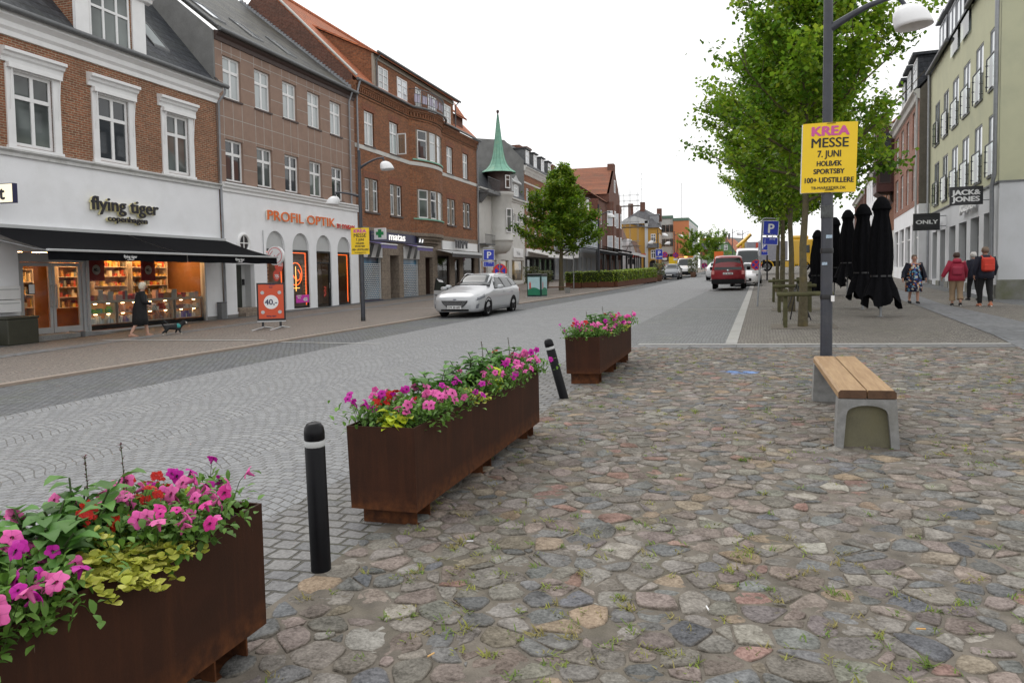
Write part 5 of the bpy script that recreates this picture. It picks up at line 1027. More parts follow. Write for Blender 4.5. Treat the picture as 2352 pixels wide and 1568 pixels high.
for k, (a, c, z0, z1) in enumerate([(8.0, 9.9, 11.35, 13.9), (5.45, 7.3, 11.35, 13.7), (10.15, 12.1, 12.3, 14.1), (12.75, 15.0, 12.35, 14.2)]):
    m = MB(); m.box(-c - .1, -a + .1, .22, 3, z0 + .3, z1 + .15); m.box(-c - .15, -a + .15, -.05, 3, z1 + .15, z1 + .25); o = q1.part('dormer', m, M_zinc)
    window(q1, -c, -a, z0, z1, M_panes, 'two', y=.12, fw=.07, mat=M_zinc, name='dormer_window', parent=o)
    if k < 2: m = MB(); m.quad((-c, -.1, z0), (-a, -.1, z0), (-a, -.1, z0 + 1.1), (-c, -.1, z0 + 1.1)); q1.part('balcony_glass', m, M_glassg, o)
def flagsign(t, z, w_, h, label, d=.25):
    pt = q1.world(-t, 0, z); r = empty("flag_sign", (pt[0], pt[1], z), q1.rz, label, "sign", "black flag signs on the pale shop front"); MB().bevbox(-.07, .07, -d - w_, -d, 0, h, .012).build('box', M_black, r)
    m = MB(); m.box(-.02, .02, -d, .02, h * .2, h * .25); m.box(-.02, .02, -d, .02, h * .8, h * .85); m.build('bracket', M_steel, r); return r
r = flagsign(1.25, 4.03, 1.05, .66, "black flag sign with two lines of white bold capitals by the drainpipe"); M_wlet = flat("white_lettering", (.78, .78, .78), rough=.5)
for k, s in enumerate(("JACK&", "JONES")): text('lettering', s, .25, M_wlet, r, (.075, -.78, .36 - .24 * k), (rad(90), 0, rad(90)), .004, .014, sx=1.2)
r = flagsign(11.2, 3.6, 1.15, .82, "black flag sign with white capitals in a grey oval over the shop doors"); text('lettering', "ONLY", .26, M_wlet, r, (.08, -.82, .31), (rad(90), 0, rad(90)), .006, .01, sx=1.35); q = disc(.4, .01).xf(Matrix.Translation((.075, -.82, .41)) @ Matrix.Diagonal((1, 1.25, .6, 1)) @ Matrix.Rotation(rad(90), 4, 'Y')); q.build('oval', flat("dark_oval", (.03, .03, .032)), r)
# flag signs face the camera: their front is the near side
pt = q1.world(-6.5, 0, 4.05); sg = empty("shop_sign", (pt[0], pt[1], 4.05), q1.rz, "white raised capitals on the grey fascia beside the black flag sign", "sign"); text('lettering', "JACK & JONES", .42, M_wlet, sg, (.0, -.12, .02), (rad(90), 0, 0), .05, .02, 'LEFT', 1.1); 
pt = q1.world(-14.6, 0, 3.8); sg = empty("shop_sign", (pt[0], pt[1], 3.8), q1.rz, "white raised capitals on the pale fascia behind the oval flag sign", "sign"); text('lettering', "ONLY", .5, M_wlet, sg, (.0, -.12, .0), (rad(90), 0, 0), .05, .02, 'LEFT', 1.6)
def rhouse(name, t0, t1, dx, zb, zs, ze, mw, label, cols, rows, base=None, roof=None, top=None, wst='cross', wmat=None, pm=None, pitch=1.0, zg=None, base_h=None):
    b = Rb(name, -t1, zg if zg is not None else .5 + .0175 * t0, label, dx); hs = [(-c, -a, z0, z1) for a, c in cols for z0, z1 in rows]
    m = MB(); wall(m, -t1, -t0, zs, ze, hs, rev=.14); m.quad((-t0, 0, zs), (-t0, 6, zs), (-t0, 6, ze), (-t0, 0, ze), 1); b.part('wall', m, [mw, top or mw])
    for i, h in enumerate(hs): window(b, h[0], h[1], h[2], h[3], pm or (M_paneb if i % 3 else M_paneg), wst, fw=.09, mat=wmat)
    if zs > zb:
        sw = [(-t0 - (t1 - t0) * (k + .9) / 4, -t0 - (t1 - t0) * (k + .12) / 4, zb + 1.0, zs - 1.0) for k in range(4)]
        m = MB(); wall(m, -t1, -t0, zb - .3, zs, sw, rev=.25, y=.02); m.quad((-t0, .02, zb - .3), (-t0, 6, zb - .3), (-t0, 6, zs), (-t0, .02, zs)); b.part('shop_wall', m, base)
        for h in sw:
            m = MB(); m.box(h[0], h[0] + .1, .15, .25, h[2], h[3]); m.box(h[1] - .1, h[1], .15, .25, h[2], h[3]); m.box(h[0], h[1], .16, .24, h[2] + (h[3] - h[2]) * .66, h[2] + (h[3] - h[2]) * .66 + .08); o = b.part('shop_window', m, M_white); p = MB(); p.quad((h[0], .2, h[2]), (h[1], .2, h[2]), (h[1], .2, h[3]), (h[0], .2, h[3])); b.part('pane', p, M_pane, o)
    m = MB(); profile(m, -t1, -t0, [(0, ze - .5), (.12, ze - .45), (.18, ze - .2), (.35, ze - .1), (.35, ze + .02), (0, ze + .05)]); b.part('cornice', m, M_cream)
    m = MB(); slope(m, -t1, -t0, .3, ze, -2.2, ze + 2.2 * pitch * 1.2, .1); slope(m, -t1, -t0, -2.2, ze + 2.2 * pitch * 1.2, -6, ze + 5 * pitch, .1)
    m.add([(-t0, 0, ze), (-t0, 2.2, ze + 2.6 * pitch), (-t0, 6, ze + 5 * pitch), (-t0, 6, ze)], [[0, 1, 2, 3]], 1); b.part('roof', m, [roof or M_slate1, top or mw]); return b
M_taupe = flat("taupe_render", (.155, .14, .115), rough=.95, var=.15, dirt=(.11, .10, .08))
q2 = rhouse("pink_brick_house", 17.1, 31, .5, .9, 5.35, 11.6, brick("pink_brick", (.36, .16, .11), (.28, .12, .085), (.30, .24, .20)), "pink-brown brick house with bare taupe end wall and white shop base",
    [(19.1, 20.3), (22.1, 23.4), (25.1, 26.6), (28.1, 30.0)], [(5.7, 7.9), (8.7, 10.8)], M_wplast, M_slate1, M_taupe)
m = MB(); m.quad((-17.1, .02, .6), (-17.1, 6, .6), (-17.1, 6, 5.0), (-17.1, .02, 5.0)); 
for k, t in enumerate((19, 22, 25.2)):
    m = MB(); m.box(-t - 1.9, -t, .1, 3, 11.9, 13.9); m.box(-t - 2.1, -t + .2, -.2, 3.4, 13.9, 14.05); o = q2.part('dormer', m, M_slate1); window(q2, -t - 1.8, -t - .1, 12.1, 13.8, M_panes, 'grid', y=.04, fw=.1, name='dormer_window', parent=o)
p = MB(); p.tube([(-17.3, -.25, 11.5), (-17.3, -.12, 11.2), (-17.3, -.12, 1)], .06, 8); q2.part('downpipe', p, M_ltgrey)
q3 = rhouse("oriel_house", 31, 44, .5, 1.1, 4.6, 12.2, M_brick3, "dark brick house with projecting red-brown timber oriel", [(36, 37.3), (39, 40.3), (41.8, 43)], [(5.6, 7.8), (8.9, 11)], M_cream, M_redtile)
m = MB(); m.box(-34.4, -31.2, -1.15, 0, 7.4, 12.4); m.add([(-34.4, 0, 6.6), (-31.2, 0, 6.6), (-31.2, -1.15, 7.4), (-34.4, -1.15, 7.4)], [[0, 1, 2, 3]]); m.add([(-34.5, 0, 13.4), (-31.1, 0, 13.4), (-31.1, -1.3, 12.4), (-34.5, -1.3, 12.4)], [[0, 1, 2, 3]], 1); o = q3.part('oriel', m, [flat("oxblood_timber", (.075, .022, .018), rough=.5), M_verd])
for z0 in (8.0, 10.1):
    window(q3, -33.9, -31.7, z0, z0 + 1.6, M_pane, 'three', y=-1.2, fw=.1, mat=M_verdb, parent=o)
    Mx = Matrix.Translation((-31.2, -.58, 0)) @ Matrix.Rotation(rad(90), 4, 'Z'); window(q3, -.4, .4, z0, z0 + 1.6, M_pane, 'tee', y=-.06, fw=.08, mat=M_verdb, parent=o, fn=lambda q: q.xf(Mx))
q4 = rhouse("white_town_house", 44, 58, .7, 1.3, 4.8, 11.0, M_wplast, "plain white plastered house beyond the oriel", [(46, 47.2), (49, 50.2), (52, 53.2), (55, 56.2)], [(5.4, 7.2), (8.2, 10)], M_rgrey, M_slate1)
q5 = rhouse("balcony_house", 58, 78, .9, 1.6, 4.8, 10.2, M_brickdk, "dark brick house with iron balconies far down the right side", [(60 + 3 * k, 61.6 + 3 * k) for k in range(6)], [(5.4, 7.4), (8.0, 9.8)], M_cream, M_darktile)
q6 = rhouse("far_white_house", 78, 100, 1.1, 1.9, 4.6, 8.5, M_wplast, "farthest white house on the right side of the street", [(80 + 3.2 * k, 81.4 + 3.2 * k) for k in range(6)], [(5.4, 7.4)], M_rgrey, M_slate1)
# ------------------------------------------------------------------ houses closing the view
class Fx(Bl):
    def __init__(b, name, x0, Y, rz, zg, label): b.s0 = 0; b.zg = zg; b.off = (0, 0, zg); b.rz = rz; b.u = np.array([math.cos(rz), math.sin(rz)]); b.p0 = np.array([x0, Y]); b.root = empty(name, (x0, Y, zg), rz, label, 'building')
M_ochre = flat("ochre_plaster", (.46, .26, .055), rough=.9, var=.07, dirt=(.38, .21, .05), dscale=.3); M_salmon = flat("orange_plaster", (.62, .24, .11), rough=.9, var=.06, dirt=(.54, .21, .10), dscale=.2); M_green = flat("green_plaster", (.145, .25, .125), rough=.9, var=.06)
gy = 2.7
yl = Fx("yellow_house", -24.2, 150, 0, gy, "tall ochre house with dark pantile hip roof and small tiled skirt roof")
m = MB(); wall(m, 3.3, 5.35, 2, 10.7, [(3.85, 4.75, 4.6, 6.3), (3.85, 4.75, 7.7, 9.4)]); sd_ = atY(1090 * .19531 + 1316.9, 600, 178); vx, vy = sd_[0] + 24.2, sd_[2]
m.add([(5.35, 0, 2), (vx, 28, 2), (vx, 28, 10.7), (5.35, 0, 10.7)], [[0, 1, 2, 3]]); m.add([(-2, 0.3, 2), (3.3, .3, 2), (3.3, .3, 11.6), (-2, .3, 11.6)], [[0, 1, 2, 3]]); yl.part('wall', m, M_ochre)
m = MB(); m.box(2.7, 3.3, -.1, .4, 2, 12.0); m.box(-2, 3.35, -.1, .5, 11.5, 12.0); m.add([(-2, -.1, 12.0), (3.35, -.1, 12.0), (.6, -.1, 13.0)], [[0, 1, 2]]); yl.part('coping', m, M_ltgrey)
for z0 in (4.6, 7.7): window(yl, 3.85, 4.75, z0, z0 + 1.7, M_pane, 'cross', y=-.03, fw=.13, mid=.07)
for r_, z0 in enumerate((4.7, 7.7)):
    for k in range(7):
        t = (k + .7) / 8; Mx = Matrix.Translation((5.35 + (vx - 5.35) * t, 28 * t, 0)) @ Matrix.Rotation(math.atan2(28, vx - 5.35), 4, 'Z'); window(yl, -.65, .65, z0, z0 + 1.8, M_paneb, 'cross', y=-.06, fw=.13, mid=.07, fn=lambda q: q.xf(Mx))
m = MB(); m.add([(3.0, -.4, 10.6), (5.7, -.4, 10.6), (vx + .4, 28, 10.6), (-3, 28, 10.6), (-2, .4, 12.0), (1.6, 5, 14.9), (1.8, 28, 14.9)], [[0, 1, 5], [1, 2, 6, 5], [0, 5, 4], [4, 5, 6, 3]]); m.add([(3.1, -.9, 6.7), (5.6, -.9, 6.7), (5.4, 0, 7.6), (3.3, 0, 7.6)], [[0, 1, 2, 3]]); yl.part('roof', m, M_darktile)
for x, z in ((1.2, 16.0), (4.5, 14.6), (-1.2, 15.8)): m = MB(); m.box(x, x + .9, 4, 5, 12, z); yl.part('chimney', m, M_brickdk)
m = MB(); m.box(3.4, 5.0, 2.0, 6, 11.6, 13.2); m.box(3.3, 5.2, 1.8, 6.2, 13.2, 13.35); yl.part('dormer', m, M_zinc)
m = MB(); m.lathe([(0, 0), (.75, 0), (.75, .05)], 20); m.xf(Matrix.Translation((4.3, -.02, 3.6)) @ RX); m.box(3.55, 5.05, -.03, .02, 2, 3.6); yl.part('archway', m, M_black)
m = MB(); m.tube([(1.4, 4.5, 15), (1.4, 4.5, 22.0)], .04, 5)
for z, l in ((21.6, 1.2), (20.6, .5), (18.6, .7)): m.tube([(1.4 - l / 2, 4.5, z), (1.4 + l / 2, 4.5, z)], .03, 4)
yl.part('aerial', m, M_steel)
og = Fx("orange_block", -19.6, 160, 0, 2.8, "flat-roofed office block with orange end wall and white window bands")
p2 = atY(1465 * .19531 + 1316.9, 600, 190); ex, ey = p2[0] + 19.6, 30
m = MB(); m.box(2.5, 5.57, 0, 1, 1.5, 12.4); og.part('end_wall', m, M_salmon)
m = MB(); m.add([(5.57, .01, 1.5), (ex, ey, 1.5), (ex, ey, 12.4), (5.57, .01, 12.4)], [[0, 1, 2, 3]]); m.add([(.0, .5, 1.5), (2.49, .5, 1.5), (2.49, .5, 13.0), (0, .5, 13.0)], [[0, 1, 2, 3]]); og.part('wall', m, M_cream)
m = MB(); m.box(2.4, 5.6, -.1, 1, 12.4, 13.0); m.add([(5.6, -.1, 12.4), (ex + .1, ey, 12.4), (ex + .1, ey, 13.0), (5.6, -.1, 13.0)], [[0, 1, 2, 3]]); m.box(0, 2.4, .3, 1, 13.0, 13.6); og.part('green_fascia', m, flat("patina_fascia", (.12, .20, .15), rough=.7))
for z0 in (4.2, 7.3, 10.2):
    for k in range(9):
        t = (k + .7) / 9.8; Mx = Matrix.Translation((5.57 + (ex - 5.57) * t, ey * t, 0)) @ Matrix.Rotation(math.atan2(ey, ex - 5.57), 4, 'Z'); window(og, -1.2, 1.2, z0, z0 + 1.4, M_panes, 'two', y=-.1, fw=.12, mid=.06, mat=M_alu, fn=lambda q: q.xf(Mx))
    for k in range(3): window(og, .15 + k * .78, .85 + k * .78, z0, z0 + 1.5, M_paneg, 'tee', y=.4, fw=.08, mat=M_brickdk)
m = MB(); rv = random.Random(3)
for k in range(5):
    x = 3.0 + rv.uniform(0, 2.0); pts = [(x, -.03, 2.5)]
    for j in range(9): x += rv.uniform(-.16, .16); pts.append((x, -.03, 2.5 + (j + 1) * rv.uniform(.55, .75)))
    m.tube(pts, .035, 4)
og.part('climber_stems', m, M_verdb); m = MB(); m.tube([(3.9, 3, 13), (3.9, 3, 20.5)], .05, 5); og.part('mast', m, M_steel)
gh = Fx("green_house", -11.3, 150, 0, 2.7, "green gabled house with red tile roofs closing the view down the street")
m = MB(); wall(m, 1.6, 6.7, 1.5, 5.6, [(2.45, 3.1, 3.0, 4.3), (5.0, 5.65, 3.0, 4.3)]); wall(m, 3.2, 5.5, 5.6, 7.3, [(3.35, 3.95, 5.9, 6.9), (4.7, 5.3, 5.9, 6.9)]); m.add([(1.6, 0, 5.6), (3.2, 0, 5.6), (3.2, 0, 7.3)], [[0, 1, 2]]); m.add([(5.5, 0, 5.6), (6.7, 0, 5.6), (5.5, 0, 7.3)], [[0, 1, 2]]); m.add([(6.7, 0, 1.5), (9.5, 12, 1.5), (9.5, 12, 5.4), (6.7, 0, 5.6)], [[0, 1, 2, 3]]); gh.part('wall', m, M_green)
for a, z0, z1 in ((2.45, 3.0, 4.3), (5.0, 3.0, 4.3), (3.35, 5.9, 6.9), (4.7, 5.9, 6.9)): window(gh, a, a + .65, z0, z1, M_pane, 'cross', y=-.02, fw=.1, mid=.05)
m = MB(); m.add([(3.1, -.2, 7.4), (5.6, -.2, 7.4), (4.5, 1.5, 8.6)], [[0, 1, 2]]); m.add([(1.4, -.2, 5.5), (3.1, -.2, 7.4), (4.5, 1.5, 8.6), (4.5, 9, 8.6), (.5, 9, 5.5)], [[0, 1, 2, 3, 4]]); gh.part('hip_roof', m, M_browntile)
m = MB(); m.add([(5.6, -.2, 7.4), (6.9, -.2, 5.5), (9.8, 12, 5.2), (6.2, 12, 8.4), (4.5, 1.5, 8.6)], [[0, 1, 2, 3, 4]]); m.add([(0, 3, 5.0), (1.8, 3, 5.0), (4.5, 3, 8.6), (0, 3, 8.4)], [[0, 1, 2, 3]]); m.box(0, 1.9, 2.9, 4, 1.5, 5.0, 1); gh.part('roof', m, [M_redtile, M_wplast])
m = MB(); m.box(.35, 2.0, 2.6, 3.2, 6.2, 7.9); o = gh.part('dormer', m, M_zinc); window(gh, .42, 1.93, 6.25, 7.8, M_pane, 'cross', y=2.5, fw=.1, mat=M_zinc, tr=.5, name='dormer_window', parent=o)
for x in (4.7, 5.3): m = MB(); m.box(x, x + .45, 2, 2.5, 8, 9.2); gh.part('chimney', m, M_greyrend)
gr_ = Fx("grey_roofed_house", -5.9, 162, 0, 2.8, "pale house with long grey roof behind the green house"); m = MB(); m.box(-1, 5.6, 0, 8, 1.5, 5.5); gr_.part('wall', m, M_wplast); m = MB(); m.add([(-1.3, -.3, 5.4), (6, -.3, 5.4), (2.5, 3, 8.7), (-1, 3, 9.0)], [[0, 1, 2, 3]]); gr_.part('roof', m, M_greyrend)
wh = Fx("small_white_house", -27.0, 142, 0, 2.6, "small white gabled house behind the scaffolding"); m = MB(); m.box(-1, 3.3, 0, 6, 1.5, 8.3); m.box(3.3, 5.3, -2, 4, 1.5, 5.6); m.add([(3.3, -2.02, 5.6), (5.3, -2.02, 5.6), (4.5, -2.02, 7.6)], [[0, 1, 2]]); wh.part('wall', m, M_wplast)
for a in (3.75, 4.5): window(wh, a, a + .5, 3.4, 5.0, M_pane, 'tee', y=-2.08, fw=.07)
m = MB(); m.add([(3.1, -2.2, 5.4), (4.5, -2.2, 7.75), (4.5, 4, 7.75), (3.1, 4, 5.4)], [[0, 1, 2, 3]]); m.add([(4.5, -2.2, 7.75), (5.5, -2.2, 5.4), (5.5, 4, 5.4), (4.5, 4, 7.75)], [[0, 1, 2, 3]]); m.add([(-1, -.2, 8.2), (3.4, -.2, 8.2), (2.0, 3, 10.3), (-1, 3, 10.3)], [[0, 1, 2, 3]]); wh.part('roof', m, M_browntile)
# scaffolding
sc = empty("scaffolding", (-24.6, 137, 2.4), 0, "tall tube scaffolding with plank decks beside the brown gable", "scaffolding")
for k, (x, y, z) in enumerate([(x, y, z) for x, z in ((-1.2, 14.8), (.25, 15.0), (1.2, 13.6), (2.2, 15.2), (3.6, 14.6)) for y, z in ((0, z), (1.3, z - .7))]): m = MB(); m.tube([(x, y, 0), (x, y, z)], .035, 5); m.build('standard', M_steel, sc)
for z in (4.2, 7.6, 11.4): m = MB(); m.box(-1.6, 4.0, -.1, 1.4, z, z + .12); m.build('deck', flat("scaffold_plank_%d" % int(z), (.16, .14, .12), rough=.9), sc)
m = MB()
for z in (2.2, 5.2, 8.6, 12.4, 13.4): m.tube([(-1.6, 0, z), (4, 0, z)], .025, 4); m.tube([(-1.6, 1.3, z), (4, 1.3, z)], .025, 4)
for x0, x1, z in ((-1.2, 1.2, 4.3), (1.2, 3.6, 7.7), (-1.2, 1.2, 7.7)): m.tube([(x0, 0, z), (x1, 0, z + 3.3)], .025, 4)
m.build('brace', M_steel, sc)
# ------------------------------------------------------------------ folded parasols on the right pavement
def parasol(x, y, label, H=3.22, seed=0, sc_=1.0, var=0):
    z = gz(x, y); r = empty("folded_parasol", (x, y, z), seed * 1.3, label, "parasol", "folded black parasols on the right pavement"); rr = random.Random(seed); n = 40
    prof = [(.07, H), (.15, H - .12), (.20, H - .3), (.17, H - .45), (.22, H - .75), (.27, H - 1.2), (.28, H - 1.6), (.26, H - 1.95), (.235, H - 2.1), (.27, H - 2.25), (.34, H - 2.45), (.40, H - 2.68), (.44, H - 2.82)]
    vs = []; ph = rr.uniform(0, 6)
    for i, (R, zz) in enumerate(prof):
        for k in range(n):
            a = 6.2832 * k / n; f = i / len(prof); ple = 1 + (.10 + .16 * f) * math.sin(8 * a + ph + f * 1.5) + .05 * math.sin(3 * a + i * .4 + ph)
            dz = -(.16 * math.sin(4 * a + ph) + .06 * math.sin(7 * a)) * (1 if i == len(prof) - 1 else .3 if i == len(prof) - 2 else 0)
            vs.append((R * ple * sc_ * math.cos(a), R * ple * sc_ * math.sin(a), zz + dz))
    fs = [[i * n + k, i * n + (k + 1) % n, (i + 1) * n + (k + 1) % n, (i + 1) * n + k] for i in range(len(prof) - 1) for k in range(n)]
    MB().add(vs, fs, 0, True).build('canopy', M_blackcloth, r)
    m = MB(); m.lathe([(.0, H + .05), (.09, H + .03), (.19, H - .1), (.25, H - .27), (.245, H - .32), (.2, H - .26)], 16); m.build('cap', M_blackcloth, r)
    m = MB(); m.lathe([(.262 * sc_, H - 2.08), (.266 * sc_, H - 2.13)], 30); m.build('strap', M_black, r)
    m = MB(); m.tube([(0, 0, 0), (0, 0, H - .2)], .032, 10); m.build('pole', M_steel, r); m = MB(); m.lathe([(0, .012), (.09, .012), (.09, 0)], 16); m.build('ground_sleeve', M_steel, r)
parasol(3.12, 22.93, "nearest and largest folded black parasol on the right pavement", seed=1)
parasol(3.05, 26.2, "second folded black parasol, just left of the nearest one", 3.25, seed=2); parasol(3.35, 33.7, "folded black parasol with tall point left of the two nearest", 3.5, 3); parasol(3.0, 35.4, "slim folded black parasol behind the lamp post's right edge", 3.3, 4)
parasol(2.55, 38.8, "greyer folded parasol partly hidden by the lamp post", 2.9, 5); parasol(3.85, 60.3, "lone folded black parasol in front of the yellow lorry's cab", 3.0, 6)
# ------------------------------------------------------------------ trees
M_leaf = leafmat("lime_leaf", rough=.5, trans=.5); M_bark = flat("mossy_bark", (.10, .085, .05), rough=.95, var=.35, scale=9, fine=40, bump=.012, dirt=(.15, .105, .02), dscale=2.0)
def leaf_pts(mb, C, p, L, rr, base, droop=.35):
    a = rr.uniform(0, 6.28); e = rr.uniform(-.9, .35) - droop; d = Vector((math.cos(a) * math.cos(e), math.sin(a) * math.cos(e), math.sin(e)))
    s = d.cross(Vector((0, 0, 1))).normalized(); roll = rr.uniform(-.9, .9); nn = s.cross(d); s = s * math.cos(roll) + nn * math.sin(roll); w_ = L * rr.uniform(.38, .48)
    q = [p, p + d * L * .4 + s * w_, p + d * L, p + d * L * .4 - s * w_]
    mb.add([tuple(v) for v in q], [[0, 1, 2, 3]]); k = rr.uniform(.65, 1.3); y = rr.uniform(-.1, .25); C.append((base[0] * k * (1 + y), base[1] * k, base[2] * k * (1 - y * .5)))
GREENS = [(.16, .30, .018), (.20, .35, .022), (.10, .215, .016), (.26, .40, .035)]
def make_tree(name, seed, H, R, z0, nlimb, ntuft, nleaf, Lf, label, pos, trunk_r=.095, dark=1.0, group=None, lean=.0, shape=lambda f: 1.0):
    rr = random.Random(seed); x, y = pos; r = empty(name, (x, y, gz(x, y)), 0, label, 'tree', group); tb = MB(); fb = MB(); C = []
    n = 9; tp = [(lean * (k / n) ** 2 + rr.uniform(-.03, .03), rr.uniform(-.03, .03), H * .93 * k / n) for k in range(n + 1)]; tb.tube(tp, [trunk_r * (1.25 if k == 0 else 1) * (1 - .85 * k / n) + .008 for k in range(n + 1)], 10)
    tips = []
    for i in range(nlimb):
        f = (i + rr.random() * .7) / nlimb; z = z0 + (H * .9 - z0) * f ** .9; a = i * 2.4 + rr.uniform(-.4, .4); k = min(int(z / (H * .93) * n), n - 1); bx, by = tp[k][0], tp[k][1]
        reach = R * shape(f) * rr.uniform(.72, 1.12); up = rr.uniform(.15, .75) * (.6 + f); P = [Vector((bx, by, z))]; d = Vector((math.cos(a), math.sin(a), up)).normalized(); seg = 6
        for s in range(seg):
            d = (d + Vector((rr.uniform(-.16, .16), rr.uniform(-.16, .16), rr.uniform(-.10, .12) + .05))).normalized(); P.append(P[-1] + d * reach / seg * 1.12)
        r0 = trunk_r * .42 * (1 - f * .6); tb.tube(P, [r0 * (1 - .8 * s / seg) + .004 for s in range(seg + 1)], 5, cap=False)
        for s in range(2, seg + 1): tips.append((P[s], d, s / seg))
        for s in range(1, seg):
            for side in range(2):
                d2 = (d + Vector((rr.uniform(-1, 1), rr.uniform(-1, 1), rr.uniform(-.3, .6)))).normalized(); l = reach * rr.uniform(.18, .42); q = P[s] + d2 * l; tb.tube([P[s], P[s] + d2 * l * .5, q], [.012, .009, .004], 4, cap=False); tips.append((q, d2, .8)); tips.append((P[s] + d2 * l * .55, d2, .6))
    rr.shuffle(tips); tips = tips[:ntuft]
    for p, d, f in tips:
        base = tuple(c * dark for c in rr.choice(GREENS)); sp = rr.uniform(.09, .20) * (R / 2.8)
        for _ in range(int(nleaf * rr.uniform(.6, 1.4))):
            o = Vector((rr.gauss(0, sp), rr.gauss(0, sp), rr.gauss(0, sp * .75))) + d * rr.uniform(-.25, .3); leaf_pts(fb, C, p + o, Lf * rr.uniform(.7, 1.25), rr, base)
    tb.build('trunk', M_bark, r); o = fb.build('crown', M_leaf, r); setcol(o, C); return r
ts = lambda f: .66 + 1.3 * f if f < .3 else 1.05 - 1.22 * (f - .3)
T1 = make_tree("lime_tree", 4, 9.4, 2.75, 3.0, 44, 620, 54, .118, "nearest lime tree of the row behind the yellow poster", (1.0, 20.0), group="lime trees on the right pavement", lean=.1, shape=ts)
for (x, y, rz, sc_, lab) in ((.9, 25.5, 1.9, .95, "second lime tree of the row, in the middle timber frame"), (.8, 31, 4.0, 1.0, "third lime tree of the row, farther up the pavement"), (.8, 40, 5.1, .92, "farthest lime tree of the row before the yellow lorry")):
    c = copy_tree(T1); c.location = (x, y, gz(x, y)); c.rotation_euler.z = rz; c.scale = (sc_,) * 3; c['label'] = lab
lt = G(1290, 668); make_tree("street_tree", 9, 8.4, 2.75, 2.2, 40, 640, 46, .17, "dense green street tree in front of the cafe across the road", lt[:2], .15, .85, shape=lambda f: 1.15 - 1.0 * f)
make_tree("small_tree", 12, 4.4, 1.35, 1.6, 16, 150, 30, .15, "small round bright green tree beside the white works van", G(1588, 634)[:2], .06)
make_tree("small_tree", 13, 4.2, 1.9, 1.4, 16, 150, 30, .16, "low spreading tree in front of the green house", (G(1635, 630)[0], 92), .06)
# ------------------------------------------------------------------ vehicles
M_tyre = flat("tyre_rubber", (.010, .010, .011), rough=.95, var=.2, spec=.1); M_rim = flat("alloy_rim", (.45, .46, .47), rough=.3, metal=.8, var=.05); M_carglass = pane("car_glass", (.018, .024, .026), rough=.03, var=.3, spec=.5); M_plastic = flat("black_trim", (.012, .012, .013), rough=.7, spec=.2); M_chrome = flat("chrome", (.6, .6, .62), rough=.15, metal=.9, var=.03); M_lamp = flat("headlamp", (.16, .17, .19), rough=.06, var=.7, scale=14, fine=30, spec=.8); M_tail = flat("tail_lamp", (.55, .02, .02), rough=.15); M_plate = flat("number_plate", (.80, .80, .80), rough=.4, var=.02)
def paint(name, col, metal=.0): return flat(name, col, rough=.32, var=.03, metal=metal, coat=.6, fine=300)
def lerp(tab, x):
    for (x0, *a), (x1, *b) in zip(tab, tab[1:]):
        if x <= x1:
            t = max(0, (x - x0) / (x1 - x0)); t = t * t * (3 - 2 * t) * .5 + t * .5; return [p + (q - p) * t for p, q in zip(a, b)]
    return list(tab[-1][1:])
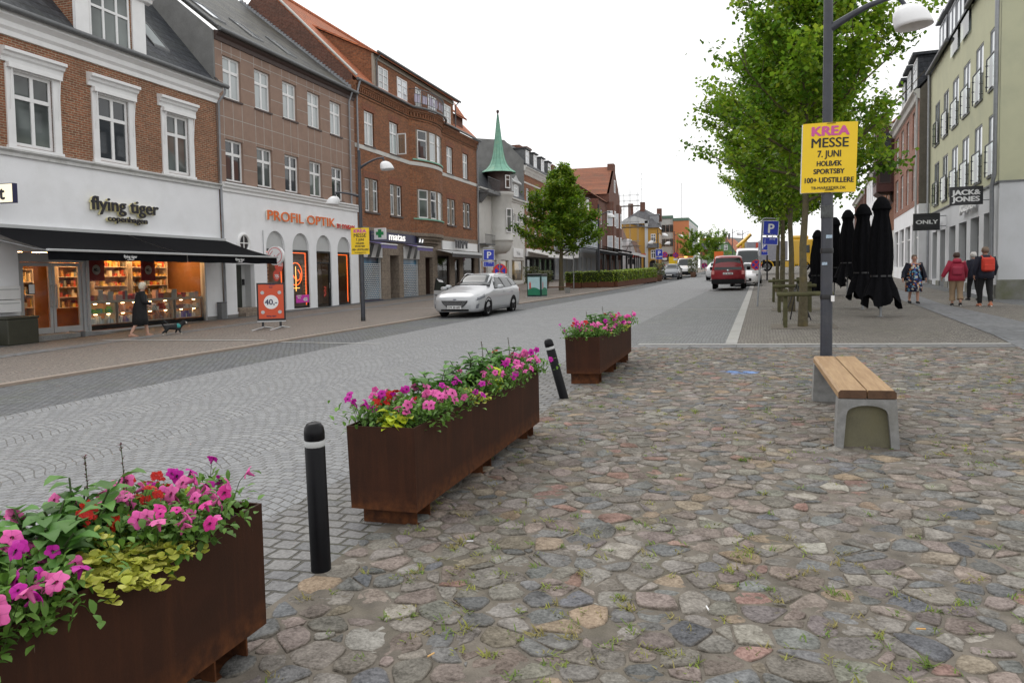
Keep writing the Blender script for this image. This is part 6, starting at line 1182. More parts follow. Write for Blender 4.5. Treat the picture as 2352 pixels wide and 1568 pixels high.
class Car:                                       # nose at x = 0, tail at x = L; y across; table rows: x, belt half width, roof half width, underside z, belt z, top z
    def __init__(c, tab, L): c.tab = tab; c.L = L
    def sec(c, x):
        B, Rf, zb, zl, T = lerp(c.tab, x); h = max(T - zl, .02); k = min(1, h / .35)
        return [(B * .80, zb), (B * .955, zb + .05), (B * .985, zb + (zl - zb) * .3), (B, zb + (zl - zb) * .62), (B * .985, zl - .03), (B * .965, zl), (Rf + (B * .965 - Rf) * .35, zl + h * .62), (Rf * .99, T - .075 * k), (Rf * .90, T - .018 * k), (Rf * .5, T + .012), (0, T + .018)]
    def W(c, x, z):
        s = c.sec(x)
        for (y0, z0), (y1, z1) in zip(s, s[1:]):
            if z <= z1 and z1 > z0: return y0 + (y1 - y0) * max(0, (z - z0) / (z1 - z0))
        return s[-2][0]
    def body(c, n=48):
        mb = MB(); xs = [c.L * (1 - math.cos(math.pi * i / n)) / 2 * .35 + c.L * i / n * .65 for i in range(n + 1)]; v = []; k = 11
        for x in xs: s = c.sec(x); v += [(x, -y, z) for y, z in s] + [(x, y, z) for y, z in s[-2::-1]]
        w_ = 2 * k - 1; f = [[i * w_ + j, (i + 1) * w_ + j, (i + 1) * w_ + j + 1, i * w_ + j + 1] for i in range(n) for j in range(w_ - 1)] + [list(range(w_)), [n * w_ + j for j in range(w_)][::-1]]
        f += [[i * w_ + w_ - 1, (i + 1) * w_ + w_ - 1, (i + 1) * w_, i * w_] for i in range(n)]
        return mb.add(v, f, 0, True)
    def side(c, poly, sgn, off=.006, nx=10):        # a panel of the flank given as (x, z) corners, low edge then high edge
        (x0, z0), (x1, z1), (x2, z2), (x3, z3) = poly; mb = MB(); v = []; m = 5
        for i in range(nx + 1):
            for j in range(m):
                s, t = i / nx, j / (m - 1); xa = x0 + (x1 - x0) * s; za = z0 + (z1 - z0) * s; xb = x3 + (x2 - x3) * s; zb = z3 + (z2 - z3) * s; x = xa + (xb - xa) * t; z = za + (zb - za) * t; v.append((x, sgn * (c.W(x, z) + off), z))
        return mb.add(v, [[i * m + j, (i + 1) * m + j, (i + 1) * m + j + 1, i * m + j + 1] for i in range(nx) for j in range(m - 1)], 0, True)
    def screen(c, xa, xb, fa, fb, off=.012, nx=8, ny=10):   # windscreen or rear window between two stations
        mb = MB(); v = []
        for i in range(nx + 1):
            x = xa + (xb - xa) * i / nx; s = c.sec(x); f = fa + (fb - fa) * i / nx
            for j in range(ny + 1):
                y = (2 * j / ny - 1) * s[7][0] * f; ay = abs(y); z = s[-1][1]
                for (y0, z0), (y1, z1) in zip(s[6:], s[7:]):
                    if y1 <= ay <= y0: z = z0 + (z1 - z0) * (y0 - ay) / max(y0 - y1, 1e-6)
                v.append((x, y, z + off))
        return mb.add(v, [[i * (ny + 1) + j, (i + 1) * (ny + 1) + j, (i + 1) * (ny + 1) + j + 1, i * (ny + 1) + j + 1] for i in range(nx) for j in range(ny)], 0, True)
def wheel(root, x, y, rw, w_=.2, spokes=10):
    t = MB(); sg = 1 if y > 0 else -1; t.lathe([(rw * .62, -w_ / 2), (rw * .9, -w_ / 2), (rw, -w_ * .3), (rw, w_ * .3), (rw * .9, w_ / 2), (rw * .66, w_ / 2), (rw * .62, w_ * .3)], 28); Mx = Matrix.Translation((x, y, rw)) @ Matrix.Rotation(rad(-90 * sg), 4, 'X'); t.xf(Mx); wo = t.build('wheel', M_tyre, root)
    m = MB(); m.lathe([(rw * .66, w_ * .3), (rw * .60, w_ * .42), (rw * .56, w_ * .3)], 28)
    for k in range(spokes):
        a = 6.2832 * k / spokes; ca, sa = math.cos(a), math.sin(a); q = lambda r, o: (r * ca - o * sa, r * sa + o * ca, w_ * .36); m.add([q(rw * .1, -.012), q(rw * .6, -.022), q(rw * .6, .022), q(rw * .1, .012)], [[0, 1, 2, 3]])
    m.lathe([(0, w_ * .4), (rw * .14, w_ * .38), (rw * .15, w_ * .3)], 14); m.xf(Mx); m.build('rim', M_rim, wo); b = MB(); b.lathe([(0, w_ * .2), (rw * .63, w_ * .2)], 24); b.xf(Mx); b.build('brake_shadow', M_plastic, wo)
def arch(root, c, x, rw, sg):
    m = MB(); n = 20; y = c.W(x, rw) + .004; v = [(x, sg * y, rw)] + [(x + (rw + .055) * math.cos(math.pi * k / n), sg * (c.W(x + (rw + .055) * math.cos(math.pi * k / n), rw + (rw + .055) * math.sin(math.pi * k / n)) + .004), rw + (rw + .05) * math.sin(math.pi * k / n)) for k in range(n + 1)] + [(x - rw - .055, sg * y, .18), (x + rw + .055, sg * y, .18)]
    m.add(v, [[0, i, i + 1] for i in range(1, len(v) - 1)] + [[0, len(v) - 1, 1]]); m.build('wheel_arch', M_plastic, root)
def box_part(root, name, mat, x0, x1, y0, y1, z0, z1, b=.012): return MB().bevbox(x0, x1, y0, y1, z0, z1, b).build(name, mat, root)
def plate(root, txt, x, z, face, eu=False):
    o = box_part(root, 'number_plate', M_plate, x - .008, x + .008, -.26, .26, z - .055, z + .055, .004); s = -1 if face < 0 else 1
    text('plate_lettering', txt, .105, M_ink, o, (x + s * .012, (.03 if eu else 0) * -s, z - .036), (rad(90), 0, rad(90 * s)), .001, .003); return o
def place(root, p, heading): root.location = (p[0], p[1], gz(p[0], p[1])); root.rotation_euler.z = heading
def car(name, label, tab, L, body, wheels, rw, glass_side, ws, rs, group=None, cat='car'):
    c = Car(tab, L); r = empty(name, (0, 0, 0), 0, label, cat, group); c.body().build('body', body, r)
    for x in wheels:
        for sg in (1, -1): arch(r, c, x, rw, sg); wheel(r, x, sg * (c.W(x, rw) - .075), rw)
    for sg in (1, -1):
        a_, z_ = glass_side[0], glass_side[-1]
        c.side([(a_[0][0] - .09, a_[0][1] - .035), (z_[1][0] + .10, z_[1][1] - .035), (z_[2][0] + .07, z_[2][1] + .035), (a_[3][0] - .06, a_[3][1] + .035)], sg, .004, 16).build('window_trim', M_plastic, r)
        for pl_ in glass_side: c.side(pl_, sg, .009).build('side_window', M_carglass, r)
    if ws:
        c.screen(ws[0] - .06, ws[1] + .03, ws[2] * 1.03, ws[3] * 1.03, .004).build('windscreen_surround', M_plastic, r); c.screen(*ws).build('windscreen', M_carglass, r)
    if rs: c.screen(*rs).build('rear_window', M_carglass, r)
    return r, c
M_silver = paint("silver_paint", (.46, .47, .485), .2)
FT = [(0, .60, .50, .23, .60, .68), (.10, .80, .66, .20, .66, .76), (.35, .88, .72, .19, .74, .86), (.85, .905, .74, .19, .84, .96), (1.35, .91, .70, .2, .90, 1.05), (1.65, .91, .62, .2, .93, 1.18), (2.2, .91, .58, .2, .95, 1.47), (2.9, .91, .58, .2, .97, 1.53), (3.7, .91, .57, .21, .99, 1.52), (4.25, .90, .56, .24, 1.0, 1.46), (4.45, .87, .57, .28, .99, 1.25), (4.60, .82, .58, .32, .93, 1.04), (4.66, .74, .56, .36, .82, .9)]
fr, fc = car("silver_estate_car", "silver estate car with its passenger door open, parked facing the camera", FT, 4.66, M_silver, (.92, 3.62), .325, [((1.78, 1.0), (2.72, 1.0), (2.62, 1.39), (2.22, 1.35)), ((2.80, 1.0), (3.55, 1.03), (3.45, 1.40), (2.72, 1.40)), ((3.63, 1.05), (4.22, 1.12), (4.02, 1.34), (3.53, 1.38))], (1.52, 2.22, 1.12, .97), (4.30, 4.44, .8, .8))
place(fr, (-10.03, 24.35), rad(90 - 1.0))
for sg in (1, -1):
    fc.side([(.07, .60), (.60, .70), (.66, .82), (.16, .70)], sg, .008).build('headlight', M_lamp, fr); fc.side([(.07, .33), (.17, .34), (.20, .50), (.08, .46)], sg, .01).build('fog_lamp', M_lamp, fr); fc.side([(4.36, .85), (4.58, .83), (4.52, 1.0), (4.36, 1.03)], sg, .006).build('tail_light', M_tail, fr)
    box_part(fr, 'door_mirror', M_silver, 1.72, 1.92, sg * 1.02 - .1, sg * 1.02 + .1, .98, 1.12, .05)
    for x in (2.45, 3.4): box_part(fr, 'door_handle', M_silver, x, x + .2, sg * .925 - .012, sg * .925 + .012, .85, .885, .008)
    m = MB(); m.tube([(2.35, sg * .60, 1.47), (2.6, sg * .6, 1.53), (3.9, sg * .58, 1.50), (4.15, sg * .57, 1.43)], .018, 6); m.build('roof_rail', M_chrome, fr)
m = MB(); m.add([(-.012, y, z) for y, z in ((-.28, .36), (.28, .36), (.44, .50), (.50, .60), (-.50, .60), (-.44, .50))], [[0, 5, 4, 3, 2, 1]]); m.v = [(x - .02 + .02 * y * y, y, z) for x, y, z in m.v]
M_void = flat('grille_void', (.006, .006, .006), rough=.95, spec=.05); gr = m.build('grille', M_void, fr); m = MB()
for k in range(5):
    z = .41 + k * .042; h = .33 + k * .03; m.tube([(-.038 + .02 * y * y, y, z) for y in (-h, -h / 2, 0, h / 2, h)], .0045, 5)
m.build('grille_bar', M_chrome, gr); plate(fr, "CM 20 607", -.05, .37, -1); box_part(fr, 'lower_intake', M_void, -.03, .14, -.52, .52, .24, .30, .02); box_part(fr, 'badge', M_navy, -.014, .03, -.06, .06, .625, .655, .01)
m = MB(); m.add([(0, 0, .28), (1.0, 0, .30), (1.0, 0, .92), (0, 0, .92), (0, .07, .28), (1.0, .07, .30), (1.0, .05, .92), (0, .05, .92)], [[3, 2, 1, 0], [4, 5, 6, 7], [0, 1, 5, 4], [1, 2, 6, 5], [3, 7, 6, 2], [0, 4, 7, 3]]); Mx = Matrix.Translation((1.72, .93, 0)) @ Matrix.Rotation(rad(58), 4, 'Z'); m.xf(Mx); dr_ = m.build('open_door', M_silver, fr)
m = MB(); m.tube([(.05, .03, .92), (.45, .0, 1.32), (.9, .0, 1.38), (.98, .03, .92)], .022, 6); m.xf(Mx); m.build('window_frame', M_plastic, dr_); m = MB(); m.add([(.08, .03, .92), (.97, .03, .92), (.9, .0, 1.36), (.46, 0, 1.31)], [[0, 1, 2, 3]]); m.xf(Mx); m.build('window_glass', M_glass, dr_)
m = MB(); m.bevbox(.06, .24, .07, .26, .93, 1.06, .04); m.xf(Mx); m.build('mirror', M_silver, dr_); m = MB(); m.box(.72, .9, .07, .10, .74, .775); m.xf(Mx); m.build('handle', M_chrome, dr_)
# red van seen from behind (tail towards the camera)
M_vred = paint("dark_red_paint", (.27, .012, .02))
VT = [(0, .78, .62, .26, .62, .74), (.2, .86, .72, .24, .78, .92), (.9, .90, .74, .24, .92, 1.05), (1.25, .90, .70, .24, .98, 1.2), (1.95, .90, .68, .24, 1.02, 1.76), (2.6, .90, .69, .25, 1.02, 1.82), (4.0, .90, .69, .28, 1.02, 1.82), (4.32, .89, .70, .32, 1.0, 1.74), (4.40, .87, .72, .34, .95, 1.3)]
rv_, rc = car("red_van", "dark red passenger van parked at the right kerb, seen from behind", VT, 4.4, M_vred, (.85, 3.55), .31, [((1.5, 1.08), (2.3, 1.08), (2.3, 1.62), (1.85, 1.58)), ((2.4, 1.08), (3.2, 1.08), (3.2, 1.66), (2.4, 1.64)), ((3.3, 1.08), (4.1, 1.08), (4.0, 1.66), (3.3, 1.66))], (1.15, 1.9, 1.1, .97), None)
place(rv_, (-1.68, 42.7 + 4.4), rad(-90))
m = MB(); m.add([(4.395, -.72, 1.06), (4.395, .72, 1.06), (4.33, .62, 1.70), (4.33, -.62, 1.70)], [[0, 1, 2, 3]]); m.v = [(x + .02, y, z) for x, y, z in m.v]; m.build('rear_window', M_carglass, rv_); box_part(rv_, 'bumper', M_plastic, 4.3, 4.48, -.86, .86, .30, .56, .04); plate(rv_, "DF 52 446", 4.42, .86, 1)
for sg in (1, -1): box_part(rv_, 'tail_light', flat("pink_tail_%d" % (sg + 1), (.65, .22, .20), rough=.15), 4.34, 4.42, sg * .78 - .075, sg * .78 + .075, .80, 1.02, .02); box_part(rv_, 'door_mirror', M_plastic, 1.45, 1.6, sg * 1.02 - .1, sg * 1.02 + .1, 1.05, 1.25, .04)
m = MB(); m.lathe([(0, .02), (.06, .02), (.065, 0)], 18); m.xf(Matrix.Translation((4.405, 0, 1.02)) @ Matrix.Rotation(rad(90), 4, 'Y')); m.build('badge', M_chrome, rv_)
M_cwhite = paint("white_car_paint", (.75, .75, .76)); M_cgrey = paint("dark_grey_paint", (.09, .10, .115), .3)
BT = [(0, .8, .7, .3, .8, .9), (.25, .95, .8, .28, 1.0, 1.12), (.9, .98, .84, .28, 1.15, 1.35), (1.7, .98, .85, .28, 1.2, 2.3), (2.4, .98, .86, .28, 1.25, 2.5), (5.3, .98, .86, .3, 1.25, 2.5), (5.5, .96, .84, .34, 1.2, 2.42)]
wv, wc = car("white_van", "tall white panel van parked beyond the red van", BT, 5.5, M_cwhite, (1.0, 4.4), .34, [((1.4, 1.3), (2.2, 1.3), (2.2, 1.9), (1.75, 1.85))], (.95, 1.75, 1.1, .97), None, cat='van'); place(wv, (-.9, 58), rad(90)); 
for sg in (1, -1): wc.side([(.08, .8), (.5, .86), (.5, 1.05), (.15, 1.0)], sg, .01).build('headlight', M_lamp, wv); box_part(wv, 'door_mirror', M_plastic, 1.3, 1.45, sg * 1.12 - .1, sg * 1.12 + .1, 1.3, 1.6, .04)
box_part(wv, 'grille', M_plastic, -.01, .05, -.5, .5, .62, .82, .02)
HT = [(0, .55, .45, .22, .52, .60), (.12, .74, .62, .2, .62, .72), (.7, .85, .70, .18, .80, .92), (1.2, .86, .66, .18, .86, 1.02), (1.9, .86, .56, .18, .92, 1.40), (2.6, .86, .56, .19, .94, 1.46), (3.4, .85, .55, .22, .97, 1.40), (3.8, .82, .55, .28, .96, 1.1), (3.95, .72, .55, .32, .8, .9)]
def hatch(name, label, mat, p, h, group=None):
    r, c = car(name, label, HT, 3.95, mat, (.78, 3.25), .30, [((1.5, .95), (2.25, .95), (2.2, 1.36), (1.88, 1.33)), ((2.32, .96), (3.2, 1.0), (3.1, 1.34), (2.32, 1.36))], (1.1, 1.86, 1.12, .97), (3.45, 3.75, .85, .85), group); place(r, p, h)
    for sg in (1, -1): c.side([(.16, .60), (.6, .76), (.62, .84), (.2, .70)], sg, .008).build('headlight', M_lamp, r); c.side([(3.66, .8), (3.88, .78), (3.82, .95), (3.66, .98)], sg, .006).build('tail_light', M_tail, r); box_part(r, 'door_mirror', mat, 1.45, 1.6, sg * .96 - .08, sg * .96 + .08, .94, 1.06, .04)
    box_part(r, 'grille', M_plastic, -.01, .06, -.42, .42, .32, .52, .03); plate(r, "BX 41 207" if 0 else "", -.03, .42, -1) if 0 else box_part(r, 'number_plate', M_plate, -.025, -.012, -.26, .26, .40, .50, .003); box_part(r, 'bumper', M_plastic, .02, .2, -.6, .6, .2, .31, .03); return r
hatch("grey_hatchback", "dark grey hatchback facing the camera near the end of the hedge", M_cgrey, (-7.9, 70.2), rad(90))
hatch("white_car", "white car parked tightly behind the red van, nearer one", M_cwhite, (-.95, 48.6), rad(90), "cars parked beyond the red van"); hatch("white_car", "silver car parked between the white car and tall white van", M_silver, (-.8, 53.2), rad(90), "cars parked beyond the red van"); hatch("white_car", "pale car on the road just left of the red van", M_cwhite, (-3.3, 66), rad(-90))
UT = [(0, .75, .62, .28, .72, .85), (.25, .92, .76, .26, .9, 1.02), (.95, .95, .8, .26, 1.02, 1.2), (1.6, .95, .78, .26, 1.08, 1.85), (2.3, .95, .78, .28, 1.1, 1.98), (4.6, .95, .78, .3, 1.1, 1.96), (4.85, .93, .8, .34, 1.05, 1.6)]
uv, uc = car("works_van", "white works van with orange light bar facing the camera", UT, 4.85, M_cwhite, (.95, 3.9), .33, [((1.35, 1.15), (2.1, 1.15), (2.1, 1.75), (1.7, 1.7))], (1.0, 1.58, 1.1, .97), None, cat='van'); place(uv, (-7.3, 78.2), rad(90))
for sg in (1, -1): uc.side([(.14, .75), (.55, .82), (.55, 1.0), (.2, .92)], sg, .01).build('headlight', M_lamp, uv); box_part(uv, 'door_mirror', M_plastic, 1.3, 1.45, sg * 1.08 - .1, sg * 1.08 + .1, 1.15, 1.4, .04)
box_part(uv, 'bumper', M_plastic, -.03, .2, -.85, .85, .28, .62, .05); box_part(uv, 'light_bar', flat("amber_bar", (.75, .26, .05), rough=.3), 1.75, 2.0, -.75, .75, 2.02, 2.16, .04); box_part(uv, 'beacon', glow("amber_beacon", (1, .5, .1), 4), 1.7, 1.8, -.15, .15, 2.05, 2.14, .02)
# yellow lorry crossing at the far end
M_lyel = paint("lorry_yellow", (.72, .42, .01)); M_body = flat("lorry_grey", (.30, .30, .34), rough=.5)
tp_ = atY(1870, 640, 84); lo = empty("yellow_lorry", (tp_[0], 84, gz(0, 84) + .3), 0, "yellow crane lorry with grey body crossing behind the tree row", "lorry")
box_part(lo, 'cab', M_lyel, -2.3, .0, -1.2, 1.2, .55, 3.2, .15); o = box_part(lo, 'windscreen', M_carglass, -.4, .03, -1.1, 1.1, 1.85, 2.75, .05); box_part(lo, 'side_window', M_carglass, -1.35, -.5, -1.22, -1.19, 1.8, 2.6, .01); box_part(lo, 'roof_fairing', M_lyel, -2.2, -.6, -1.1, 1.1, 3.15, 3.6, .2); box_part(lo, 'cargo_body', M_body, -6.6, -2.6, -1.22, 1.22, 1.15, 3.05, .04); box_part(lo, 'chassis', M_plastic, -6.9, -.2, -1.0, 1.0, .5, 1.1, .03); box_part(lo, 'side_skirt', M_lyel, -2.9, -1.9, -1.23, -1.15, .4, 1.0, .03)
for x in (-5.9, -4.6, -.95): wheel(lo, x, -1.05, .5, .3, 8); m = MB(); m.tube([(x + .62 * math.cos(math.pi * k / 10), -1.15, .5 + .62 * math.sin(math.pi * k / 10)) for k in range(11)], .07, 6); m.build('mudguard', M_lyel, lo)
m = MB(); m.tube([(-6.9, 0, 1.1), (-7.0, -.1, 3.0), (-6.2, -.1, 3.9), (-7.6, -.2, 2.6)], .18, 8); m.build('crane', M_lyel, lo); q = box_part(lo, 'logo_board', M_red, -5.7, -4.7, -1.26, -1.23, 2.05, 2.95, .004); text('lettering', "DBC", .42, M_white, q, (-5.2, -1.265, 2.15), (rad(90), 0, 0), .004, .02)
# ------------------------------------------------------------------ corten planters, bollards, bench, lamp posts, signs
M_corten, nd, lk, b = newmat("corten_steel"); v, x = obj_xyz(nd, lk); mp = nd.new("ShaderNodeMapping"); mp.inputs["Scale"].default_value = (9, 9, .7); lk.new(v, mp.inputs[0]); st_ = _noise(nd, lk, mp.outputs[0], 1.6, 5, .65)
c = _mix(nd, lk, _ramp(nd, lk, _noise(nd, lk, v, 2.2, 5, .6), .35, .7), (.030, .0125, .007), (.048, .0175, .009)); c = _mix(nd, lk, _ramp(nd, lk, st_, .48, .72, 0, .55), c, (.070, .025, .011)); c = _mix(nd, lk, _math(nd, lk, 'MULTIPLY', _ramp(nd, lk, x[2], .26, .12, 0, 1), _ramp(nd, lk, _noise(nd, lk, v, 16, 4), .35, .65, .1, .9)), c, (.13, .045, .015))
mp = nd.new("ShaderNodeMapping"); mp.inputs["Scale"].default_value = (70, 70, 9); lk.new(v, mp.inputs[0]); c = _mix(nd, lk, _ramp(nd, lk, _noise(nd, lk, mp.outputs[0], 1, 2), .76, .80, 0, .55), c, (.26, .20, .16)); lk.new(c, b.inputs["Base Color"]); b.inputs["Roughness"].default_value = .72; b.inputs["Specular IOR Level"].default_value = .2; _bump(nd, lk, _noise(nd, lk, v, 90, 3), .002, .5, b)
M_cortlt = flat("bright_corten", (.13, .045, .02), rough=.75, var=.3, scale=3, fine=60, dirt=(.075, .03, .015)); M_soil = flat("potting_soil", (.02, .014, .01), rough=1, var=.5, scale=30)
TILT = (math.atan(GB), -math.atan(GA), 0)
def planter(y0, y1, zf, label):
    x0, x1 = -2.645, -2.145; xc, yc = (x0 + x1) / 2, (y0 + y1) / 2; r = empty("flower_planter", (xc, yc, gz(xc, yc)), 0, label, "planter", "rusty steel flower planters"); r.rotation_euler = TILT
    a, b, h = (x1 - x0) / 2, (y1 - y0) / 2, .685; m = MB(); t = .012
    v = [(sx * (a - (t if i else 0) + fl), sy * (b - (t if i else 0) + fl), z) for i, z, fl in ((0, zf, -.006), (0, h, .0), (1, h, 0), (1, h - .12, 0)) for sx, sy in ((-1, -1), (1, -1), (1, 1), (-1, 1))]
    m.add(v, [[k * 4 + j, k * 4 + (j + 1) % 4, k * 4 + 4 + (j + 1) % 4, k * 4 + 4 + j] for k in range(3) for j in range(4)] + [[3, 2, 1, 0]]); m.build('box', M_corten, r)
    MB().quad((-a + t, -b + t, h - .05), (a - t, -b + t, h - .05), (a - t, b - t, h - .05), (-a + t, b - t, h - .05)).build('soil', M_soil, r)
    for f in (-b + .2, 0, b - .2):
        m = MB(); xa = a - .05
        m.box(-xa, xa, f - .11, f - .10, 0, zf); m.box(-xa, xa, f + .10, f + .11, 0, zf); m.box(-xa, xa, f - .10, f + .10, .0, .008); m.build('foot', M_corten, r)
    return r
planter(-.1, 2.9, .125, "rusty steel flower planter at the lower left corner, nearest the camera"); planter(4.5, 7.45, .12, "long rusty steel flower planter between the two black bollards"); planter(10.55, 13.3, .16, "farthest rusty steel flower planter beyond the leaning bollard")
def bollard(x, y, tilt, label, h=.87, rz=0):
    r = empty("bollard", (x, y, gz(x, y)), rz, label, "bollard", "black bollards with a white ring"); r.rotation_euler = (TILT[0] + tilt[0], TILT[1] + tilt[1], rz)
    m = MB(); m.lathe([(.0575, -.05), (.0575, h - .145), (.0535, h - .14)], 28); m.build('post', flat("bollard_black_%d" % int(y), (.006, .006, .0075), rough=.42, var=.3, fine=18, spec=.15), r)
    m = MB(); m.lathe([(.0535, h - .142), (.056, h - .138), (.056, h - .108), (.0535, h - .104)], 28); m.build('reflective_ring', M_ltgrey, r)
    m = MB(); m.lathe([(.0535, h - .106), (.0585, h - .10), (.059, h - .06), (.054, h - .03), (.040, h - .009), (.018, h), (.014, h - .004), (0, h - .004)], 28); m.build('cap', flat('cap_black_%d' % int(y), (.006, .006, .0075), rough=.35, spec=.2), r)
bollard(-2.42, 3.77, (0, 0), "upright black bollard with grey ring between the two nearest planters"); bollard(-2.40, 9.45, (.05, -.235), "leaning black bollard with grey ring before the farthest planter", .80)
# bench
M_plank, nd, lk, b = newmat("oiled_plank"); v, x = obj_xyz(nd, lk); mp = nd.new("ShaderNodeMapping"); mp.inputs["Scale"].default_value = (22, 1.2, 22); lk.new(v, mp.inputs[0]); g1 = _noise(nd, lk, mp.outputs[0], 1.6, 6, .65); mp2 = nd.new("ShaderNodeMapping"); mp2.inputs["Scale"].default_value = (120, 3, 120); lk.new(v, mp2.inputs[0]); g2 = _noise(nd, lk, mp2.outputs[0], 1, 2)
c = _mix(nd, lk, _ramp(nd, lk, g1, .35, .68), (.42, .28, .15), (.29, .175, .085)); c = _mix(nd, lk, _ramp(nd, lk, g2, .45, .7, 0, .35), c, (.21, .115, .05)); lk.new(c, b.inputs["Base Color"]); b.inputs["Roughness"].default_value = .6; _bump(nd, lk, g2, .002, .5, b)
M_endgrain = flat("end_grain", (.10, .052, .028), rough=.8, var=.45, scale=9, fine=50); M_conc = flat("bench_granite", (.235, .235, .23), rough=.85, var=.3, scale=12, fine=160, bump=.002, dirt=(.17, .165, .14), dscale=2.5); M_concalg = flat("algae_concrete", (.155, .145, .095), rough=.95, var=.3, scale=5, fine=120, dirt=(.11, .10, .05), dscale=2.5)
bx, by = .872, 8.55; be = empty("bench", (bx, by, gz(bx, by)), 0, "bench with two oiled planks on concrete ends beside the lamp post", "bench"); be.rotation_euler = (TILT[0], TILT[1], rad(1.3))
for s in (-1, 1):
    m = MB(); xa, xb = (-.236, -.006) if s < 0 else (.006, .236); ch = .02; pr_ = [(xa, .45), (xb, .45), (xb, .525), (xa, .525)]
    pr_ = [(xa, .452), (xb, .452), (xb, .525 - (ch if s > 0 else .004)), (xb - (ch if s > 0 else .004), .525), (xa + (ch if s < 0 else .004), .525), (xa, .525 - (ch if s < 0 else .004))]
    n = len(pr_); v = [(x, -1.24, z) for x, z in pr_] + [(x, 1.22, z) for x, z in pr_]; m.add(v, [[i, (i + 1) % n, n + (i + 1) % n, n + i] for i in range(n)], 0); m.add(v, [list(range(n))[::-1], list(range(n, 2 * n))], 1); m.build('plank', [M_plank, M_endgrain], be)
for ye, sg in ((-1.17, -1), (1.15, 1)):
    m = MB(); d = .17; w0, w1 = .238, .262; yo, yi = ye + sg * .07, ye - sg * .10; yr = yo - sg * .06
    # side walls flare to the outside; a recess with a curved head faces outwards
    n = 12; arc = [(-.17 - .025 * (1 - k / 4) , .04 + .30 * k / 4) for k in range(5)] + [(.165 * math.sin(-1.5708 + math.pi * k / n), .36 + .07 * math.cos(-1.5708 + math.pi * k / n)) for k in range(1, n)] + [(.17 + .025 * k / 4, .34 - .30 * k / 4) for k in range(5)]
    arc = [(x, z - .04) for x, z in arc]; out = [(-w1, 0), (-w0, .445), (w0, .445), (w1, 0)]
    def P(y, pts): return [(x, y, z) for x, z in pts]
    ring_out = [(-w1 + (w1 - w0) * k / 4, .445 * k / 4) for k in range(5)] + [(-w0 + 2 * w0 * k / n, .445) for k in range(1, n)] + [(w0 + (w1 - w0) * k / 4, .445 - .445 * k / 4) for k in range(5)]
    N = len(arc); v = P(yo, ring_out) + P(yo, arc) + P(yr, arc) + P(yi, ring_out)
    f = [[k, k + 1, N + k + 1, N + k] for k in range(N - 1)] + [[N + k, N + k + 1, 2 * N + k + 1, 2 * N + k] for k in range(N - 1)] + [[k, 3 * N + k, 3 * N + k + 1, k + 1] for k in range(N - 1)]
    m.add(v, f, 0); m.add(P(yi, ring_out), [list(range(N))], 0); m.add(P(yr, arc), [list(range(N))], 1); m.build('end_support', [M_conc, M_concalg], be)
m = MB(); m.box(-.2, .2, -1.1, 1.1, .43, .449); m.build('steel_rail', M_black, be)
# lamp posts
def lampshade(mb_o, r, x, z, s, y=0.0, R=.255):
    m = MB(); n = 30; prof = [(.03, .33), (.09, .325), (.16, .29), (.215, .225), (.245, .14), (.255, .05), (.255, 0), (.235, .005), (.22, .12), (.1, .25)]; v0 = len(m.v); m.lathe([(a * R / .255, b * R / .255) for a, b in prof], n); m.v = [(px_ - s * .10 * (pz / .33) * R / .255, py_, pz) for px_, py_, pz in m.v]; m.xf(Matrix.Translation((x, y, z)) @ Matrix.Rotation(rad(-5 * s), 4, 'Y')); return m
def lamp_post(name, loc, H, rb, arms, label, group, rz=0.0, R=.255, base=True):
    r = empty(name, (loc[0], loc[1], gz(loc[0], loc[1])), rz, label, 'lamp post', group); m = MB(); m.tube([(0, 0, 0), (0, 0, H * .45), (0, 0, H * .46), (0, 0, H)], [rb, rb * .93, rb * .84, rb * .66], 16); m.build('pole', M_post, r)
    if base: m = MB(); m.lathe([(rb * 1.06, 0), (rb * 1.06, .16), (rb * .99, .18)], 16); m.build('base_collar', M_black, r)
    for s, za, L, dz in arms:
        m = MB(); pts = [(s * L * t, 0, za + dz * (math.sin(t * 1.5708))) for t in (0, .15, .35, .55, .75, 1.0)]; m.tube(pts, [.05, .045, .038, .034, .03, .026], 8); m.tube([(s * L * .93, 0, za + dz * .99), (s * (L + .03), 0, za + dz - .14)], .025, 6); a = m.build('arm', M_post, r); lampshade(None, r, s * (L + .12), za + dz - .47 * R / .255, s, R=R).build('lamp_shade', M_lampw, a)
    return r
pc = atY(1897, 900, 10.2); q = lambda px, py: atY(px, py, 10.2)
za = q(1912, 68)[2] - gz(pc[0], 10.2); top = q(2070, 2); sx_ = q(2096, 62)[0] - pc[0]
LR = lamp_post("lamp_post", (pc[0], 10.2), 6.3, .072, [(1, za, sx_ - .10, .31)], "tall dark lamp post with yellow poster beside the bench", "lamp posts along the street", R=.205)
for z in (2.55, 1.75, 1.18): m = MB(); m.lathe([(.0755, z), (.077, z + .01), (.077, z + .05), (.0755, z + .06)], 16); m.build('band', M_black, LR); m = MB(); m.lathe([(.0732, 2.18), (.074, 2.185), (.074, 2.33), (.0732, 2.335)], 16); m.build('worn_label', flat("worn_label", (.16, .17, .17), rough=.5, var=.5, scale=14), LR)
for (x, z, s) in ((.02, 1.95, .035), (-.03, 1.62, .03)): MB().box(x - s, x + s, -.079, -.0745, z - s * .6, z + s * .6).build('sticker', flat("sticker_%d" % int(z * 100), (.35, .45, .55), rough=.5, var=.4, scale=60), LR)
MB().box(.045, .085, -.08, -.03, 1.155, 1.225).build('white_tag', M_white, LR)
